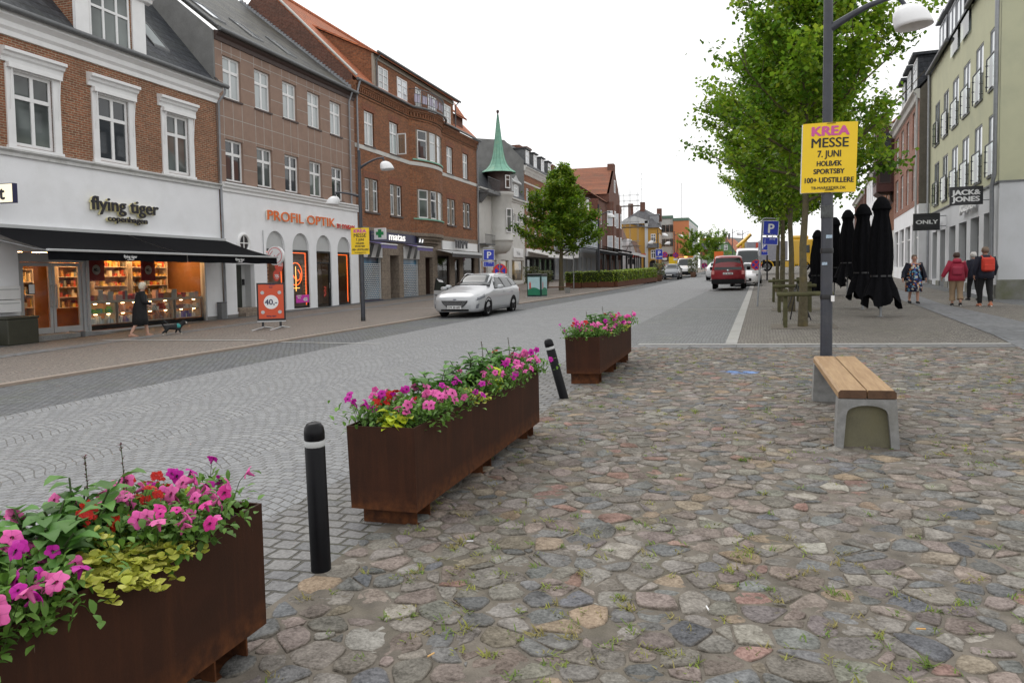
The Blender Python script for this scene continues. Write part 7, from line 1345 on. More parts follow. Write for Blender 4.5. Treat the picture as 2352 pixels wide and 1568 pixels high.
def poster(parent_loc, w_, h, label, rz, tilt=0.0, name="poster"):
    r = empty(name, parent_loc, rz, label, "poster", "yellow event posters on lamp posts"); r.rotation_euler = (0, tilt, rz); n = 12; v = []
    bow = lambda x: .05 * (2 * x / w_) ** 2 * w_
    for i in range(n + 1): x = -w_ / 2 + w_ * i / n; v += [(x, bow(x), 0), (x, bow(x), h)]
    MB().add(v, [[2 * i, 2 * i + 2, 2 * i + 3, 2 * i + 1] for i in range(n)], 0, True).build('sheet', M_yellow, r); v2 = [(x - .02 * w_, y + .03, z - .004) for x, y, z in v]; MB().add(v2, [[2 * i, 2 * i + 2, 2 * i + 3, 2 * i + 1] for i in range(n)]).build('back_sheet', M_white, r)
    for s, z, ch, wd_, mt, bo in (("KREA", .818, .135, .70, M_pinkink, .010), ("MESSE", .648, .140, .68, M_ink, .004), ("7. JUNI", .508, .098, .43, M_ink, .004), ("HOLBÆK", .38, .075, .46, M_ink, .004), ("SPORTSBY", .268, .073, .57, M_ink, .004), ("100+ UDSTILLERE", .142, .076, .90, M_ink, .004), ("TB-MARKEDER.DK", .045, .042, .64, M_ink, .001)):
        o = text('lettering', s, h * ch / .73, mt, r, (0, -.004, h * z), (rad(90), 0, 0), .0004, bo * h, fit=w_ * wd_)
        xs = o.scale.x
        for vv in o.data.vertices: vv.co.z -= bow(vv.co.x * xs)
    m = MB()
    for z in (h * .985, h * .03): m.tube([(-.06 * w_, -.008, z), (.1 * w_, -.008, z + .006)], .004, 5)
    m.build('cable_tie', M_black, r); return r
a, e = q(1839, 446), q(1965, 280); poster((( a[0] + e[0]) / 2 + .0, 10.2 - .085, a[2]), e[0] - a[0], e[2] - a[2], "large yellow poster with pink and black capitals on the near lamp post", rad(-3), rad(1.4))
lb = (-12.78, 22.9); LL = lamp_post("lamp_post", lb, 5.75, .075, [(1, 5.16, .85, .33), (-1, 4.22, .85, .16)], "double-armed lamp post with small yellow poster on the left pavement", "lamp posts along the street", rz=rad(12), R=.22)
qa, qe = atY(808, 586, 22.8), atY(849, 528, 22.8); poster(((qa[0] + qe[0]) / 2, 22.75, qa[2] + .02), .62, .88, "small yellow poster with pink and black capitals on the far lamp post", rad(14))
lp = G(1376, 662); lamp_post("lamp_post", lp[:2], 5.75, .085, [(1, 4.9, .8, .33)], "dark lamp post standing by the hedge corner", "lamp posts along the street", R=.24)
for px, Y, arms, lab in ((1511, 120, 2, "lamp post in front of the yellow house"), (1549, 130, 2, "lamp post in front of the orange wall"), (1612, 135, 1, "lamp post left of the green house"), (1651, 125, 2, "lamp post in the middle of the green house front"), (1682, 130, 1, "lamp post at the right part of the green house"), (1706, 138, 1, "farthest lamp post by the green house's right end")):
    p = atY(px, 600, Y); lamp_post("lamp_post", (p[0], Y), 6.6, .09, [(1, 5.9, 1.1, .4)] + ([(-1, 4.9, 1.1, .3)] if arms == 2 else []), lab, "lamp posts along the street", R=.42)
# road signs
def sign_p(loc, label, w_=.52, lean=0.0, rz=0.0, H=2.35, txt=True, blank=False):
    r = empty("parking_sign", (loc[0], loc[1], gz(loc[0], loc[1])), rz, label, "road sign", "blue parking signs"); r.rotation_euler = (0, lean, rz)
    m = MB(); m.tube([(-w_ / 2 - .03, 0, 0), (-w_ / 2 - .03, 0, H + .03), (-w_ / 2 + .03, 0, H + .07), (w_ / 2, 0, H + .07)], .03, 8); m.build('post', M_steel, r)
    for nm, z0, h in (('panel', H - w_, w_), ('sub_panel', H - w_ - .32, .27)):
        o = MB().bevbox(-w_ / 2, w_ / 2, -.045, -.03, z0, z0 + h, .006).build(nm, M_white, r); MB().box(-w_ / 2 + .02, w_ / 2 - .02, -.049, -.044, z0 + .02, z0 + h - .02).build('blue_field', M_blue, o)
        if nm == 'panel': text('lettering', "P", w_ * .85, M_white, o, (0, -.052, z0 + w_ * .19), (rad(90), 0, 0), .002, .012, sx=.95)
        else:
            text('small_lettering', "1 time\n9-17\n(9-12)", .075, M_white, o, (.07, -.052, z0 + .175), (rad(90), 0, 0), .001, .001); m = MB(); m.tube([(-w_ / 2 + .09, -.052, z0 + .06), (-w_ / 2 + .09, -.052, z0 + .21)], .007, 4); m.build('arrow', M_white, o)
sign_p((.18, 28.05), "nearest blue parking sign on a leaning grey post", .52, rad(3.2), 0, 3.0)
p = atY(1752, 560, 53); sign_p((p[0] + .05, 53), "smaller blue parking sign beyond the leaning one", .55, 0, 0, 2.75)
p = atY(1121, 580, 36); sign_p((p[0], 36), "blue parking sign behind the silver car, on the left pavement", .55, rad(1), rad(20), 2.6); p = atY(1514, 590, 84); sign_p((p[0], 84), "blue parking sign among round signs near the grey hatchback", .75, 0, 0, 3.0)
def sign_stop(loc, label, z, R=.30, panel=True, rz=0.0, front=False, stand=True):
    r = empty("no_stopping_sign", (loc[0], loc[1], gz(loc[0], loc[1])), rz, label, "road sign", "round no-stopping signs"); yy = .05 if front else -.05
    m = MB(); m.tube([(0, 0, 0), (0, 0, z + R + .05)], .028, 8); m.build('post', M_steel, r); o = disc(R, .015, 36).xf(Matrix.Translation((0, yy, z)) @ RX).build('disc', M_signred, r)
    m = MB(); s = -1 if not front else -1
    for k in range(4):
        a0 = math.pi / 2 * k; v = []
        for t in range(9): a = a0 - .56 + 1.12 * t / 8; v.append((R * .78 * math.sin(a), yy - .012, z + R * .78 * math.cos(a)))
        v.append((R * .17 * math.sin(a0), yy - .012, z + R * .17 * math.cos(a0))); m.add(v, [list(range(len(v)))[::-1]])
    m.build('blue_quarter', M_blue, o)
    if panel: MB().bevbox(-.24, .24, yy - .01, yy + .005, z - R - .26, z - R - .04, .005).build('sub_panel', M_white, r)
    if stand: m = MB(); m.box(-.35, .35, -.06, .06, 0, .06); m.box(-.06, .06, -.35, .35, .001, .061); m.build('stand', M_gutter, r)
p = G(1737, 657); sign_stop((p[0], p[1]), "round red and blue no-stopping sign on a floor stand at right kerb", 1.30, .31); p = atY(1148, 622, 30.5); sign_stop((p[0], 30.5), "round red and blue no-stopping sign just behind the silver car", p[2] - gz(p[0], 30.5), .30, False, front=True)
for px, py, Y, lab in ((1527, 585, 86, "left one of two high round no-stopping signs near the hatchback"), (1552, 586, 86, "right one of two high round no-stopping signs near the works van"), (1525, 615, 74, "low round no-stopping sign between hedge end and grey hatchback"), (1618, 610, 92, "small round no-stopping sign near the low spreading tree")):
    p = atY(px, py, Y); sign_stop((p[0], Y), lab, p[2] - gz(p[0], Y), .32, py < 600, front=py > 600, stand=py > 600)
p = G(1318, 667); r = empty("sign_post", (p[0], p[1], p[2]), 0, "thin plain grey post right of the street tree's trunk", "post"); m = MB(); m.tube([(0, 0, 0), (0, 0, 3.2)], .035, 8); m.build('post', M_steel, r)
p = atY(1762, 620, 61); r = empty("black_post", (p[0], 61, gz(p[0], 61)), 0, "slim black post between the two lorry axles", "post"); m = MB(); m.tube([(0, 0, 0), (0, 0, 4.5)], .06, 8); m.build('post', M_black, r)
# folding price board on the left pavement
p = G(625, 758); r = empty("price_board", (p[0], p[1], p[2]), rad(38), "orange pavement board reading 40 on a sprung metal stand", "pavement sign"); r.rotation_euler.z = rad(33)
MB().bevbox(-.42, .42, -.05, .0, .30, 1.46, .008).build('frame', M_black, r); o = MB().box(-.37, .37, -.056, -.05, .36, 1.41).build('poster', flat("orange_print", (.62, .085, .03), rough=.45, var=.03), r)
disc(.215, .004).xf(Matrix.Translation((0, -.06, .87)) @ RX).build('white_disc', M_white, o); text('lettering', "40,-", .24, M_navy, o, (0, -.065, .79), (rad(90), 0, 0), .001, .006)
for x in (-.25, .25):
    for z in (.56, 1.16): disc(.055, .004, 18).xf(Matrix.Translation((x, -.06, z)) @ RX).build('badge_disc', M_ltgrey, o)
text('lettering', "Tropisk\nSol", .085, M_navy, o, (0, -.06, 1.30), (rad(90), 0, 0), .001, .001); text('lettering', "flying tiger", .07, M_navy, o, (0, -.06, .42), (rad(90), 0, 0), .001, .002)
m = MB(); m.box(-.42, .42, -.05, .0, .26, .295)
m.build('lower_rail', M_alu, r)
for x in (-.26, .26): m = MB(); m.box(x - .035, x + .035, -.05, 0, .12, .26); m.build('spring_leg', M_black, r); m = MB(); m.tube([(x - .3, -.62, .03), (x, -.2, .10), (x, .15, .10), (x + .3, .45, .03)], .025, 8); m.build('floor_bar', M_alu, r)
# litter bin, concrete bench, pots and hedge on the far left pavement
p = G(1234, 683); r = empty("litter_bin", (p[0], p[1], p[2]), rad(-8), "tall litter bin with pale blue and green picture panels", "bin"); bc = flat("bin_dark_teal", (.012, .05, .045), rough=.4)
MB().bevbox(-.42, .42, -.4, .4, .06, 1.16, .03).build('body', bc, r); MB().bevbox(-.44, .44, -.42, .42, 1.165, 1.27, .05).build('lid', M_black, r); MB().box(-.48, .48, -.46, .46, 0, .06).build('base', M_ltgrey, r)
for nm, rot in (('front_panel', 0), ('side_panel', 90)):
    Mx = Matrix.Rotation(rad(rot), 4, 'Z'); m = MB(); m.box(-.35, .35, -.432, -.428, .42, 1.1); m.xf(Mx); o = m.build(nm, flat("sky_print_%d" % rot, (.45, .66, .70), rough=.4, var=.08), r); m = MB(); n = 10; m.add([(-.35, -.434, .14), (.35, -.434, .14)] + [(.35 - .7 * k / n, -.434, .42 + .12 * math.sin(math.pi * k / n)) for k in range(n + 1)], [list(range(n + 3))]); m.xf(Mx); m.build('green_hill', flat("hill_print_%d" % rot, (.02, .22, .12), rough=.4), o)
    m = MB(); m.box(-.26, -.17, -.437, -.434, .48, .72); m.add([(-.27, -.437, .72), (-.16, -.437, .72), (-.215, -.437, .88)], [[0, 1, 2]]); m.xf(Mx); m.build('red_tower', M_red, o)
p = G(1262, 678); r = empty("concrete_bench", (p[0], p[1] + 1.2, gz(p[0], p[1])), rad(10), "low concrete and wood bench between litter bin and street tree", "bench"); MB().bevbox(-1.0, 1.0, -.25, .25, .40, .47, .01).build('seat', M_endgrain, r)
for x in (-.8, .75): MB().bevbox(x - .14, x + .14, -.24, .24, 0, .398, .01).build('support', M_conc, r)
M_hedge = leafmat("hedge_leaf", rough=.45, trans=.25)
def leafball(n, box, L, greens, rr, shellish=.6):
    fb = MB(); C = []
    for _ in range(n):
        p = Vector([rr.uniform(-b, b) for b in box])
        if rr.random() < shellish: k = rr.randrange(3); p[k] = box[k] * rr.choice((-1, 1)) * rr.uniform(.85, 1.08)
        leaf_pts(fb, C, p, L * rr.uniform(.7, 1.3), rr, rr.choice(greens), 0)
    return fb, C
hr = random.Random(31); hc, hl, hf = G(1410.6, 661), G(1300, 664), G(1503, 648); HG = [(.23, .36, .03), (.28, .40, .04), (.16, .27, .03), (.32, .42, .05)]
def hedge_run(a, b, n, group, words):
    d = (b - a) / n; rz = math.atan2(d[1], d[0]); L = math.hypot(d[0], d[1])
    for k in range(n):
        p = a + d * (k + .5); lab = words[0] % ("first", "second", "third", "fourth", "fifth", "sixth", "seventh", "eighth", "ninth")[k]; r = empty("hedge_planter", (p[0], p[1], gz(p[0], p[1])), rz, "rusty steel trough, " + lab, "planter", "rusty hedge troughs along the cafe terrace")
        MB().bevbox(-L / 2 + .01, L / 2 - .01, -.25, .25, .06, .45, .008).build('trough', M_cortlt, r); m = MB(); m.box(-L / 2 + .1, -L / 2 + .2, -.2, .2, 0, .06); m.box(L / 2 - .2, L / 2 - .1, -.2, .2, 0, .06); m.build('foot', M_black, r)
        h = empty("hedge", (p[0], p[1], gz(p[0], p[1]) + .45), rz, "clipped green hedge, " + lab, "hedge", "clipped hedges along the cafe terrace"); fb, C = leafball(900, (L / 2, .24, .38), .10, HG, hr, .65); fb.v = [(x, y, z + .36 + .03 * math.sin(x * 5 + k)) for x, y, z in fb.v]; o = fb.build('foliage', M_hedge, h); setcol(o, C)
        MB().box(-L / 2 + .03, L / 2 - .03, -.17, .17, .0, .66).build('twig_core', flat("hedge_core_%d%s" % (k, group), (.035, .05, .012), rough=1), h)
hedge_run(hl, hc, 3, "a", ["%s from the left in the terrace end row"]); hedge_run(hc, hf, 9, "b", ["%s from the corner in the street-side row"])
for k, (px, py, h, lab) in enumerate(((1222, 668, 1.7, "feathery bush in a terracotta pot behind the litter bin"), (1252, 664, 1.2, "smaller potted bush right of the feathery one"), (1514, 646, 1.6, "loose potted bush at the far end of the hedge"), (1592, 637, 2.0, "grey-green potted olive bush behind the works van"))):
    p = G(px, py); r = empty("potted_bush", (p[0], p[1], p[2]), 0, lab, "plant", "potted bushes at the cafes"); m = MB(); m.lathe([(0, 0), (.22, 0), (.3, .5), (.33, .55), (.28, .55)], 18); m.build('pot', flat("pot_clay_%d" % k, (.25, .14, .09), rough=.8), r); fb, C = leafball(700, (.45, .45, h * .32), .13, [(.12, .15, .05), (.16, .18, .07), (.09, .12, .05)], hr, .2); fb.v = [(x, y, z + .55 + h * .32) for x, y, z in fb.v]; o = fb.build('foliage', M_hedge, r); setcol(o, C)
# terrace canopies in front of the cafes
def canopy(sa, sb, d, zw, zf, label, white=False):
    pt = b6.world(sa, .3, 0); g0 = gz(pt[0], pt[1]); r = empty("terrace_canopy", (pt[0], pt[1], g0), b6.rz, label, "canopy", "black terrace canopies"); L = sb - sa
    m = MB(); m.add([(0, 0, zw), (L, 0, zw), (L, -d, zf), (0, -d, zf), (0, 0, zw - .1), (L, 0, zw - .1), (L, -d, zf - .12), (0, -d, zf - .12)], [[3, 2, 1, 0], [4, 5, 6, 7], [0, 1, 5, 4], [1, 2, 6, 5], [2, 3, 7, 6], [3, 0, 4, 7]]); m.build('roof', M_blackcloth, r); MB().box(-.02, L + .02, -d - .06, -d - .005, zf - .42, zf - .02).build('valance', M_ltgrey if white else M_blackcloth, r); MB().box(-.02, L + .02, -d - .075, -d - .061, zf - .06, zf - .0).build('front_bar', M_alu, r)
    for k in range(max(2, int(L / 4.5) + 1)): x = .15 + (L - .3) * k / max(1, int(L / 4.5)); m = MB(); m.box(x - .12, x + .12, -d + .1, -d + .34, 0, zf - .12); m.build('post', M_black, r)
canopy(83, 97, 4.6, 4.1, 3.3, "black terrace canopy directly behind the street tree"); canopy(97.5, 112, 4.6, 4.1, 3.2, "black terrace canopy behind the hedge's middle"); canopy(112.5, 123, 4.4, 4.3, 3.3, "black terrace canopy with pale valance below the brown gable", True); canopy(123.5, 134, 4.0, 4.0, 3.1, "farthest black terrace canopy with pale valance", True)
p = b6.world(138, 1.5, 4.6); r = empty("red_shop_sign", p, b6.rz, "small red rounded shop sign past the last canopy", "sign"); MB().bevbox(-.1, .1, -2.4, 0, 0, .7, .05).build('box', M_red, r)
for k, (px, Y, w_, h, z, mt, lab) in enumerate(((1546, 95, 1.0, 1.1, 1.1, M_yellow, "yellow banner behind the round signs"), (1651, 80, .9, .9, 1.6, M_orange, "small orange notice above the pale car left of the red van"))):
    p = atY(px, 610, Y); r = empty("notice", (p[0], Y, gz(p[0], Y)), 0, lab, "sign"); MB().box(-w_ / 2, w_ / 2, -.04, 0, z, z + h).build('board', mt, r); MB().box(-.04, .04, .0, .06, 0, z + h).build('post', M_steel, r)
# timber frames round the lime trees, small easel
M_stake = flat("green_stake", (.075, .072, .03), rough=.9, var=.4, scale=6, fine=50, dirt=(.05, .045, .025), dscale=2.0)
for k, (x, y, lab) in enumerate(((1.0, 19.85, "mossy timber frame round the nearest lime tree"), (.98, 25.4, "mossy timber frame round the second lime tree"), (.9, 31.2, "mossy timber frame round the third lime tree"))):
    r = empty("tree_guard", (x, y, gz(x, y)), 0, lab, "tree guard", "timber frames round the lime trees")
    for sx in (-.42, .46):
        for sy in (-.3, .32): m = MB(); m.tube([(sx * 1.02, sy, 0), (sx, sy, .93)], .048, 10); m.build('stake', M_stake, r)
    for sy in (-.39, .41): m = MB(); m.tube([(-.62, sy, .80), (.64, sy, .82)], .05, 10); m.build('rail', M_stake, r)
r = empty("easel", (.93, 21.9, gz(.93, 21.9)), rad(60), "black folded board easel leaning behind the nearest lime trunk", "easel"); m = MB(); m.tube([(-.2, -.3, 0), (0, 0, 1.0), (-.2, .3, 0)], .02, 6); m.tube([(.2, -.3, 0), (0, 0, 1.0), (.2, .3, 0)], .02, 6); m.build('frame', M_black, r); m = MB(); m.add([(-.2, -.27, .08), (.2, -.27, .08), (.12, -.12, .55), (-.12, -.12, .55)], [[0, 1, 2, 3]]); m.build('board', M_black, r)

# ------------------------------------------------------------------ flowers in the planters
M_petal = leafmat("petal", rough=.55, trans=.25); M_fol = leafmat("bedding_leaf", rough=.55, trans=.3); fr_ = random.Random(77)
def petunia_mesh(col, dark, R):
    m = MB(); C = []; v = [(0, 0, -.35 * R)]; N = 30
    for rr_, zz in ((.18, -.12), (.62, .06), (1.0, .0)):
        for k in range(N):
            a = 6.2832 * k / N; lob = 1 - (.24 if rr_ == 1.0 else .06) * abs(math.cos(2.5 * a)) ** 2.2; v.append((R * rr_ * lob * math.cos(a), R * rr_ * lob * math.sin(a), R * (zz + (.10 * math.cos(5 * a) + .08 * math.sin(3 * a + R * 900) if rr_ == 1 else 0) - (.10 if rr_ == 1 else 0))))
    f = [[0, 1 + k, 1 + (k + 1) % N] for k in range(N)]; C += [dark] * N
    for j in range(2):
        for k in range(N): f.append([1 + j * N + k, 1 + j * N + (k + 1) % N, 1 + (j + 1) * N + (k + 1) % N, 1 + (j + 1) * N + k]); q = 1.0 if (k % 6) not in (0,) else .82; base = tuple(c * q for c in col); C.append(base)
    m.add(v, f, 0, True); v = [(R * .2 * math.cos(6.2832 * k / 8) * s, R * .2 * math.sin(6.2832 * k / 8) * s, -R * z) for s, z in ((1.4, .1), (.5, 1.1)) for k in range(8)]; m.add(v, [[k, (k + 1) % 8, 8 + (k + 1) % 8, 8 + k] for k in range(8)], 0, True); C += [tuple(c * .7 for c in col)] * 8
    o = m.build("petal_proto", M_petal); setcol(o, C); me = o.data; bpy.data.objects.remove(o); return me
PINK = [petunia_mesh((.80, .12 + .03 * i, .43), (.55, .05, .25), .036 + .002 * i) for i in range(2)]; MAG = [petunia_mesh((.52, .010, .34), (.25, .01, .2), .034)]; HOT = [petunia_mesh((.74, .04, .33), (.3, .02, .12), .030)]
def verb_mesh():
    m = MB(); C = []; rr = random.Random(2)
    for k in range(26):
        a, b = rr.uniform(0, 6.28), rr.uniform(0, 1.2); p = Vector((.03 * math.cos(a) * math.sin(b), .03 * math.sin(a) * math.sin(b), .022 * math.cos(b)))
        for j in range(5): t = a + j * 1.2566; d = Vector((math.cos(t), math.sin(t), .2)) * .009; s = Vector((-math.sin(t), math.cos(t), 0)) * .004; m.add([tuple(p), tuple(p + d * .7 + s), tuple(p + d), tuple(p + d * .7 - s)], [[0, 1, 2, 3]]); q = rr.uniform(.75, 1.2); C.append((.60 * q, .02 * q, .012 * q))
    o = m.build("verb", M_petal); setcol(o, C); me = o.data; bpy.data.objects.remove(o); return me
VERB = [verb_mesh()]
def leaf(fb, C, p, d, L, wd_, col, rr, cup=.15, rnd=False):
    s = d.cross(Vector((0, 0, 1)))
    if s.length < .05: s = Vector((1, 0, 0))
    s.normalize(); u = s.cross(d).normalized(); 
    if u.z < 0: u = -u
    b = [(0, 0, 0), (.18, .85, .0), (.5, 1.1, .02), (.85, .85, -.03), (1, 0, -.06)] if rnd else [(0, 0, 0), (.25, .75, .0), (.55, 1, .02), (.82, .6, -.05), (1, 0, -.16)]; v = [tuple(p + d * L * t + u * L * (z + .03)) for t, _, z in b]; vl = [tuple(p + d * L * t + s * wd_ * w_ + u * L * (z + cup * w_ * .6)) for t, w_, z in b[1:4]]; vr = [tuple(p + d * L * t - s * wd_ * w_ + u * L * (z + cup * w_ * .6)) for t, w_, z in b[1:4]]
    V = v + vl + vr; fb.add(V, [[0, 1, 5], [1, 2, 6, 5], [2, 3, 7, 6], [3, 4, 7], [0, 8, 1], [1, 8, 9, 2], [2, 9, 10, 3], [3, 10, 4]], 0, True); k = rr.uniform(.75, 1.25); C += [(col[0] * k, col[1] * k, col[2] * k)] * 8
def plant(kind, x, y, z, label, out=0.0, size=1.0):
    rr = fr_; r = empty(kind, (x, y, z), 0, label, "plant", "bedding plants in the planters"); fb = MB(); C = []; st = MB(); fl = []
    def rd(e0, e1):
        a = rr.uniform(0, 6.2832); e = rr.uniform(e0, e1); return Vector((math.cos(a) * math.cos(e), math.sin(a) * math.cos(e), math.sin(e)))
    if 'petunia' in kind or kind == 'verbena':
        cols = [(.12, .25, .04), (.15, .30, .05), (.09, .19, .03)]
        for k in range(int(190 * size)):
            d = rd(-.25, 1.3); p = Vector((rr.gauss(0, .07), rr.gauss(0, .09), rr.uniform(-.01, .14))) * size + Vector((out * .04, 0, 0)); leaf(fb, C, p, d, rr.uniform(.035, .06), rr.uniform(.009, .016), rr.choice(cols), rr)
        nfl = int((7 if kind != 'verbena' else 6) * size)
        for k in range(nfl):
            d = rd(.25, 1.2); 
            if rr.random() < .75: d = (d + Vector((.5, -.7, .0)) * rr.uniform(.3, 1.3)).normalized()
            p = Vector((rr.uniform(-.13, .13) + out * .08, rr.uniform(-.15, .15), rr.uniform(.10, .21))) * size; fl.append((p, d))
            st.tube([(p.x * .5, p.y * .5, 0), tuple(p * .85), tuple(p)], .0018, 4, cap=False)
    elif kind == 'sage_plant':
        for k in range(9):
            a = rr.uniform(0, 6.28); top = Vector((math.cos(a) * .13, math.sin(a) * .16, rr.uniform(.15, .27))) * size; st.tube([(0, 0, 0), tuple(top * .5), tuple(top)], .004, 5)
            for j in range(11):
                t = .25 + .75 * j / 10; d = rd(-.35, .35); leaf(fb, C, top * t, d, rr.uniform(.06, .105) * size, rr.uniform(.024, .036) * size, rr.choice([(.09, .22, .04), (.12, .27, .05), (.07, .17, .03)]), rr, .25)
    elif kind == 'silver_vine':
        for k in range(20):
            a = rr.uniform(0, 6.28); p = Vector((rr.gauss(0, .03), rr.gauss(0, .03), .03)); d = Vector((math.cos(a) + .45 * out, math.sin(a) * 1.2, rr.uniform(.35, .8))).normalized(); P = [p]; n = rr.randint(4, 8)
            for j in range(n):
                d = (d + Vector((rr.uniform(-.2, .2) + .08 * out, rr.uniform(-.25, .25), rr.uniform(-.28, .02)))).normalized(); p = p + d * rr.uniform(.018, .032) * size; P.append(p)
                for s in range(3): leaf(fb, C, p, rd(-.3, .9), rr.uniform(.022, .034) * size, rr.uniform(.012, .017) * size, rr.choice([(.58, .60, .10), (.66, .66, .16), (.48, .52, .08)]), rr, .3, True)
            st.tube([tuple(q) for q in P], .002, 4, cap=False)
    elif kind == 'lime_vine':
        for k in range(int(24 * size)):
            d = rd(-.7, .6); d = (d + Vector((.45 * out, -.35, 0))).normalized(); p = Vector((rr.gauss(0, .04), rr.gauss(0, .05), rr.uniform(.02, .11))); leaf(fb, C, p, d, rr.uniform(.07, .11) * size, rr.uniform(.030, .044) * size, rr.choice([(.52, .60, .03), (.58, .66, .05), (.42, .52, .025)]), rr, .25)
    elif kind == 'fern_plant':
        for k in range(14):
            d = rd(.3, 1.2); P = [Vector((0, 0, 0)) + d * .022 * j - Vector((0, 0, .0022 * j * j * .5)) for j in range(10)]
            for j in range(2, 10):
                for s in (-1, 1): ld = (d * .6 + Vector((d.y * s, -d.x * s, 0))).normalized(); leaf(fb, C, P[j] * size, ld, .045 * size * (1.2 - j / 12), .006 * size, (.11, .28, .04), rr)
            st.tube([tuple(q * size) for q in P], .002, 4, cap=False)
    elif kind == 'flower_spike':
        H = .34 * size; P = [(.02 * math.sin(j * .4), .03 * j / 8, H * j / 8) for j in range(9)]; st.tube(P, .0025, 4)
        for j in range(46): t = .45 + .55 * rr.random(); i = min(int(t * 8), 7); p = Vector(P[i]).lerp(Vector(P[i + 1]), t * 8 - i); leaf(fb, C, p, rd(.2, 1.2), .016, .004, rr.choice([(.10, .035, .045), (.14, .05, .06)]), rr)
    o = fb.build('foliage', M_fol, r); setcol(o, C)
    if st.v: o = st.build('stem', M_fol, r); setcol(o, [(.06, .09, .03)] * len(st.f))
    meshes = {'pink_petunia': PINK, 'magenta_petunia': MAG, 'hot_pink_petunia': HOT, 'verbena': VERB}.get(kind)
    for p, d in fl:
        f = bpy.data.objects.new('flower', rr.choice(meshes)); COL.objects.link(f); f.parent = r; f.location = p; f.rotation_euler = d.to_track_quat('Z', 'Y').to_euler(); s = rr.uniform(.75, 1.15) * (1.0 if kind != 'verbena' else 1.1); f.scale = (s, s, s)
    return r
SEEN = {}
def uniq(s):
    SEEN[s] = SEEN.get(s, 0) + 1; return s if SEEN[s] == 1 else s + (", farther" if SEEN[s] == 2 else ", third")
WHO = ("nearest planter", "middle planter", "farthest planter")
PL = {'magenta_petunia': "magenta petunia", 'pink_petunia': "pink petunia", 'hot_pink_petunia': "small deep pink petunia", 'verbena': "verbena with scarlet flower heads", 'sage_plant': "dark green leafy sage", 'silver_vine': "pale yellow trailing plant", 'lime_vine': "lime broad-leaved vine", 'fern_plant': "feathery green marigold foliage", 'flower_spike': "thin purple-brown spike"}
CELL = {-1: "road side", 0: "middle", 1: "square side"}
LAY = {0: (-.1, 2.9, [('magenta_petunia', 2.80, -.1), ('lime_vine', 2.74, -.5), ('lime_vine', 2.66, .1), ('verbena', 2.60, -.5), ('verbena', 2.42, -.3), ('pink_petunia', 2.62, .6), ('pink_petunia', 2.48, .3), ('hot_pink_petunia', 2.44, .85), ('pink_petunia', 2.34, .8), ('pink_petunia', 2.52, -.9), ('pink_petunia', 2.36, -.7), ('verbena', 2.3, .25), ('flower_spike', 2.5, -1.0), ('flower_spike', 2.3, -.9), ('silver_vine', 2.26, .62), ('silver_vine', 2.14, .8), ('silver_vine', 2.02, .7), ('silver_vine', 2.12, .3), ('sage_plant', 2.22, -.55), ('sage_plant', 2.04, -.35), ('sage_plant', 1.92, .0), ('pink_petunia', 1.95, -.8), ('fern_plant', 1.82, -.1), ('magenta_petunia', 1.82, .8), ('pink_petunia', 1.84, .35), ('magenta_petunia', 1.66, .7), ('pink_petunia', 1.62, .8), ('fern_plant', 1.6, .2), ('sage_plant', 1.4, -.2), ('pink_petunia', 1.2, .5), ('silver_vine', .9, .3), ('sage_plant', .5, .1)]),
       1: (4.5, 7.45, [('magenta_petunia', 4.66, -.85), ('magenta_petunia', 4.85, -.65), ('verbena', 4.85, -.1), ('lime_vine', 4.60, .05), ('pink_petunia', 4.72, .55), ('pink_petunia', 4.92, .8), ('pink_petunia', 5.12, -.75), ('silver_vine', 5.3, -.6), ('pink_petunia', 5.2, .6), ('sage_plant', 5.3, .1), ('sage_plant', 5.55, -.1), ('fern_plant', 5.85, -.2), ('magenta_petunia', 5.4, .75), ('silver_vine', 5.68, .65), ('pink_petunia', 6.0, .9), ('sage_plant', 6.1, -.1), ('hot_pink_petunia', 6.2, .3), ('lime_vine', 6.25, .85), ('pink_petunia', 6.5, .75), ('magenta_petunia', 6.42, .9), ('sage_plant', 6.6, -.3), ('silver_vine', 6.68, .1), ('pink_petunia', 6.9, .7), ('sage_plant', 6.95, .0), ('verbena', 7.15, -.1), ('pink_petunia', 7.2, .6), ('lime_vine', 7.3, .2), ('magenta_petunia', 7.35, .85), ('flower_spike', 6.7, -.6), ('flower_spike', 7.1, .1)]),
       2: (10.55, 13.3, [('magenta_petunia', 10.66, -.8), ('pink_petunia', 10.68, .0), ('pink_petunia', 10.85, .6), ('verbena', 10.95, -.5), ('pink_petunia', 11.1, .75), ('silver_vine', 11.2, .3), ('pink_petunia', 11.3, -.7), ('sage_plant', 11.5, -.1), ('magenta_petunia', 11.5, .85), ('sage_plant', 11.8, -.2), ('pink_petunia', 11.75, .8), ('sage_plant', 12.1, -.2), ('verbena', 12.3, .1), ('pink_petunia', 12.2, .8), ('silver_vine', 12.5, .6), ('fern_plant', 12.5, -.2), ('hot_pink_petunia', 12.8, .8), ('pink_petunia', 12.9, .3), ('lime_vine', 13.0, .2), ('pink_petunia', 13.15, .75), ('flower_spike', 11.0, -.3), ('flower_spike', 12.2, -.3)])}
for who, (ya, yb, lst) in LAY.items():
    for kind, y, fx in lst:
        x = -2.395 + fx * .19; z = gz(-2.395, y) + .64 + (x + 2.395) * GA; f = (y - ya) / (yb - ya); pos = "near end" if f < .33 else "centre" if f < .66 else "far end"; edge = CELL[1 if fx > .45 else -1 if fx < -.45 else 0]
        plant(kind, x, y, z, uniq("%s, %s, %s of %s" % (PL[kind], edge, pos, WHO[who])), 1.0 if fx > .45 else -.6 if fx < -.45 else 0.0, 1.12)
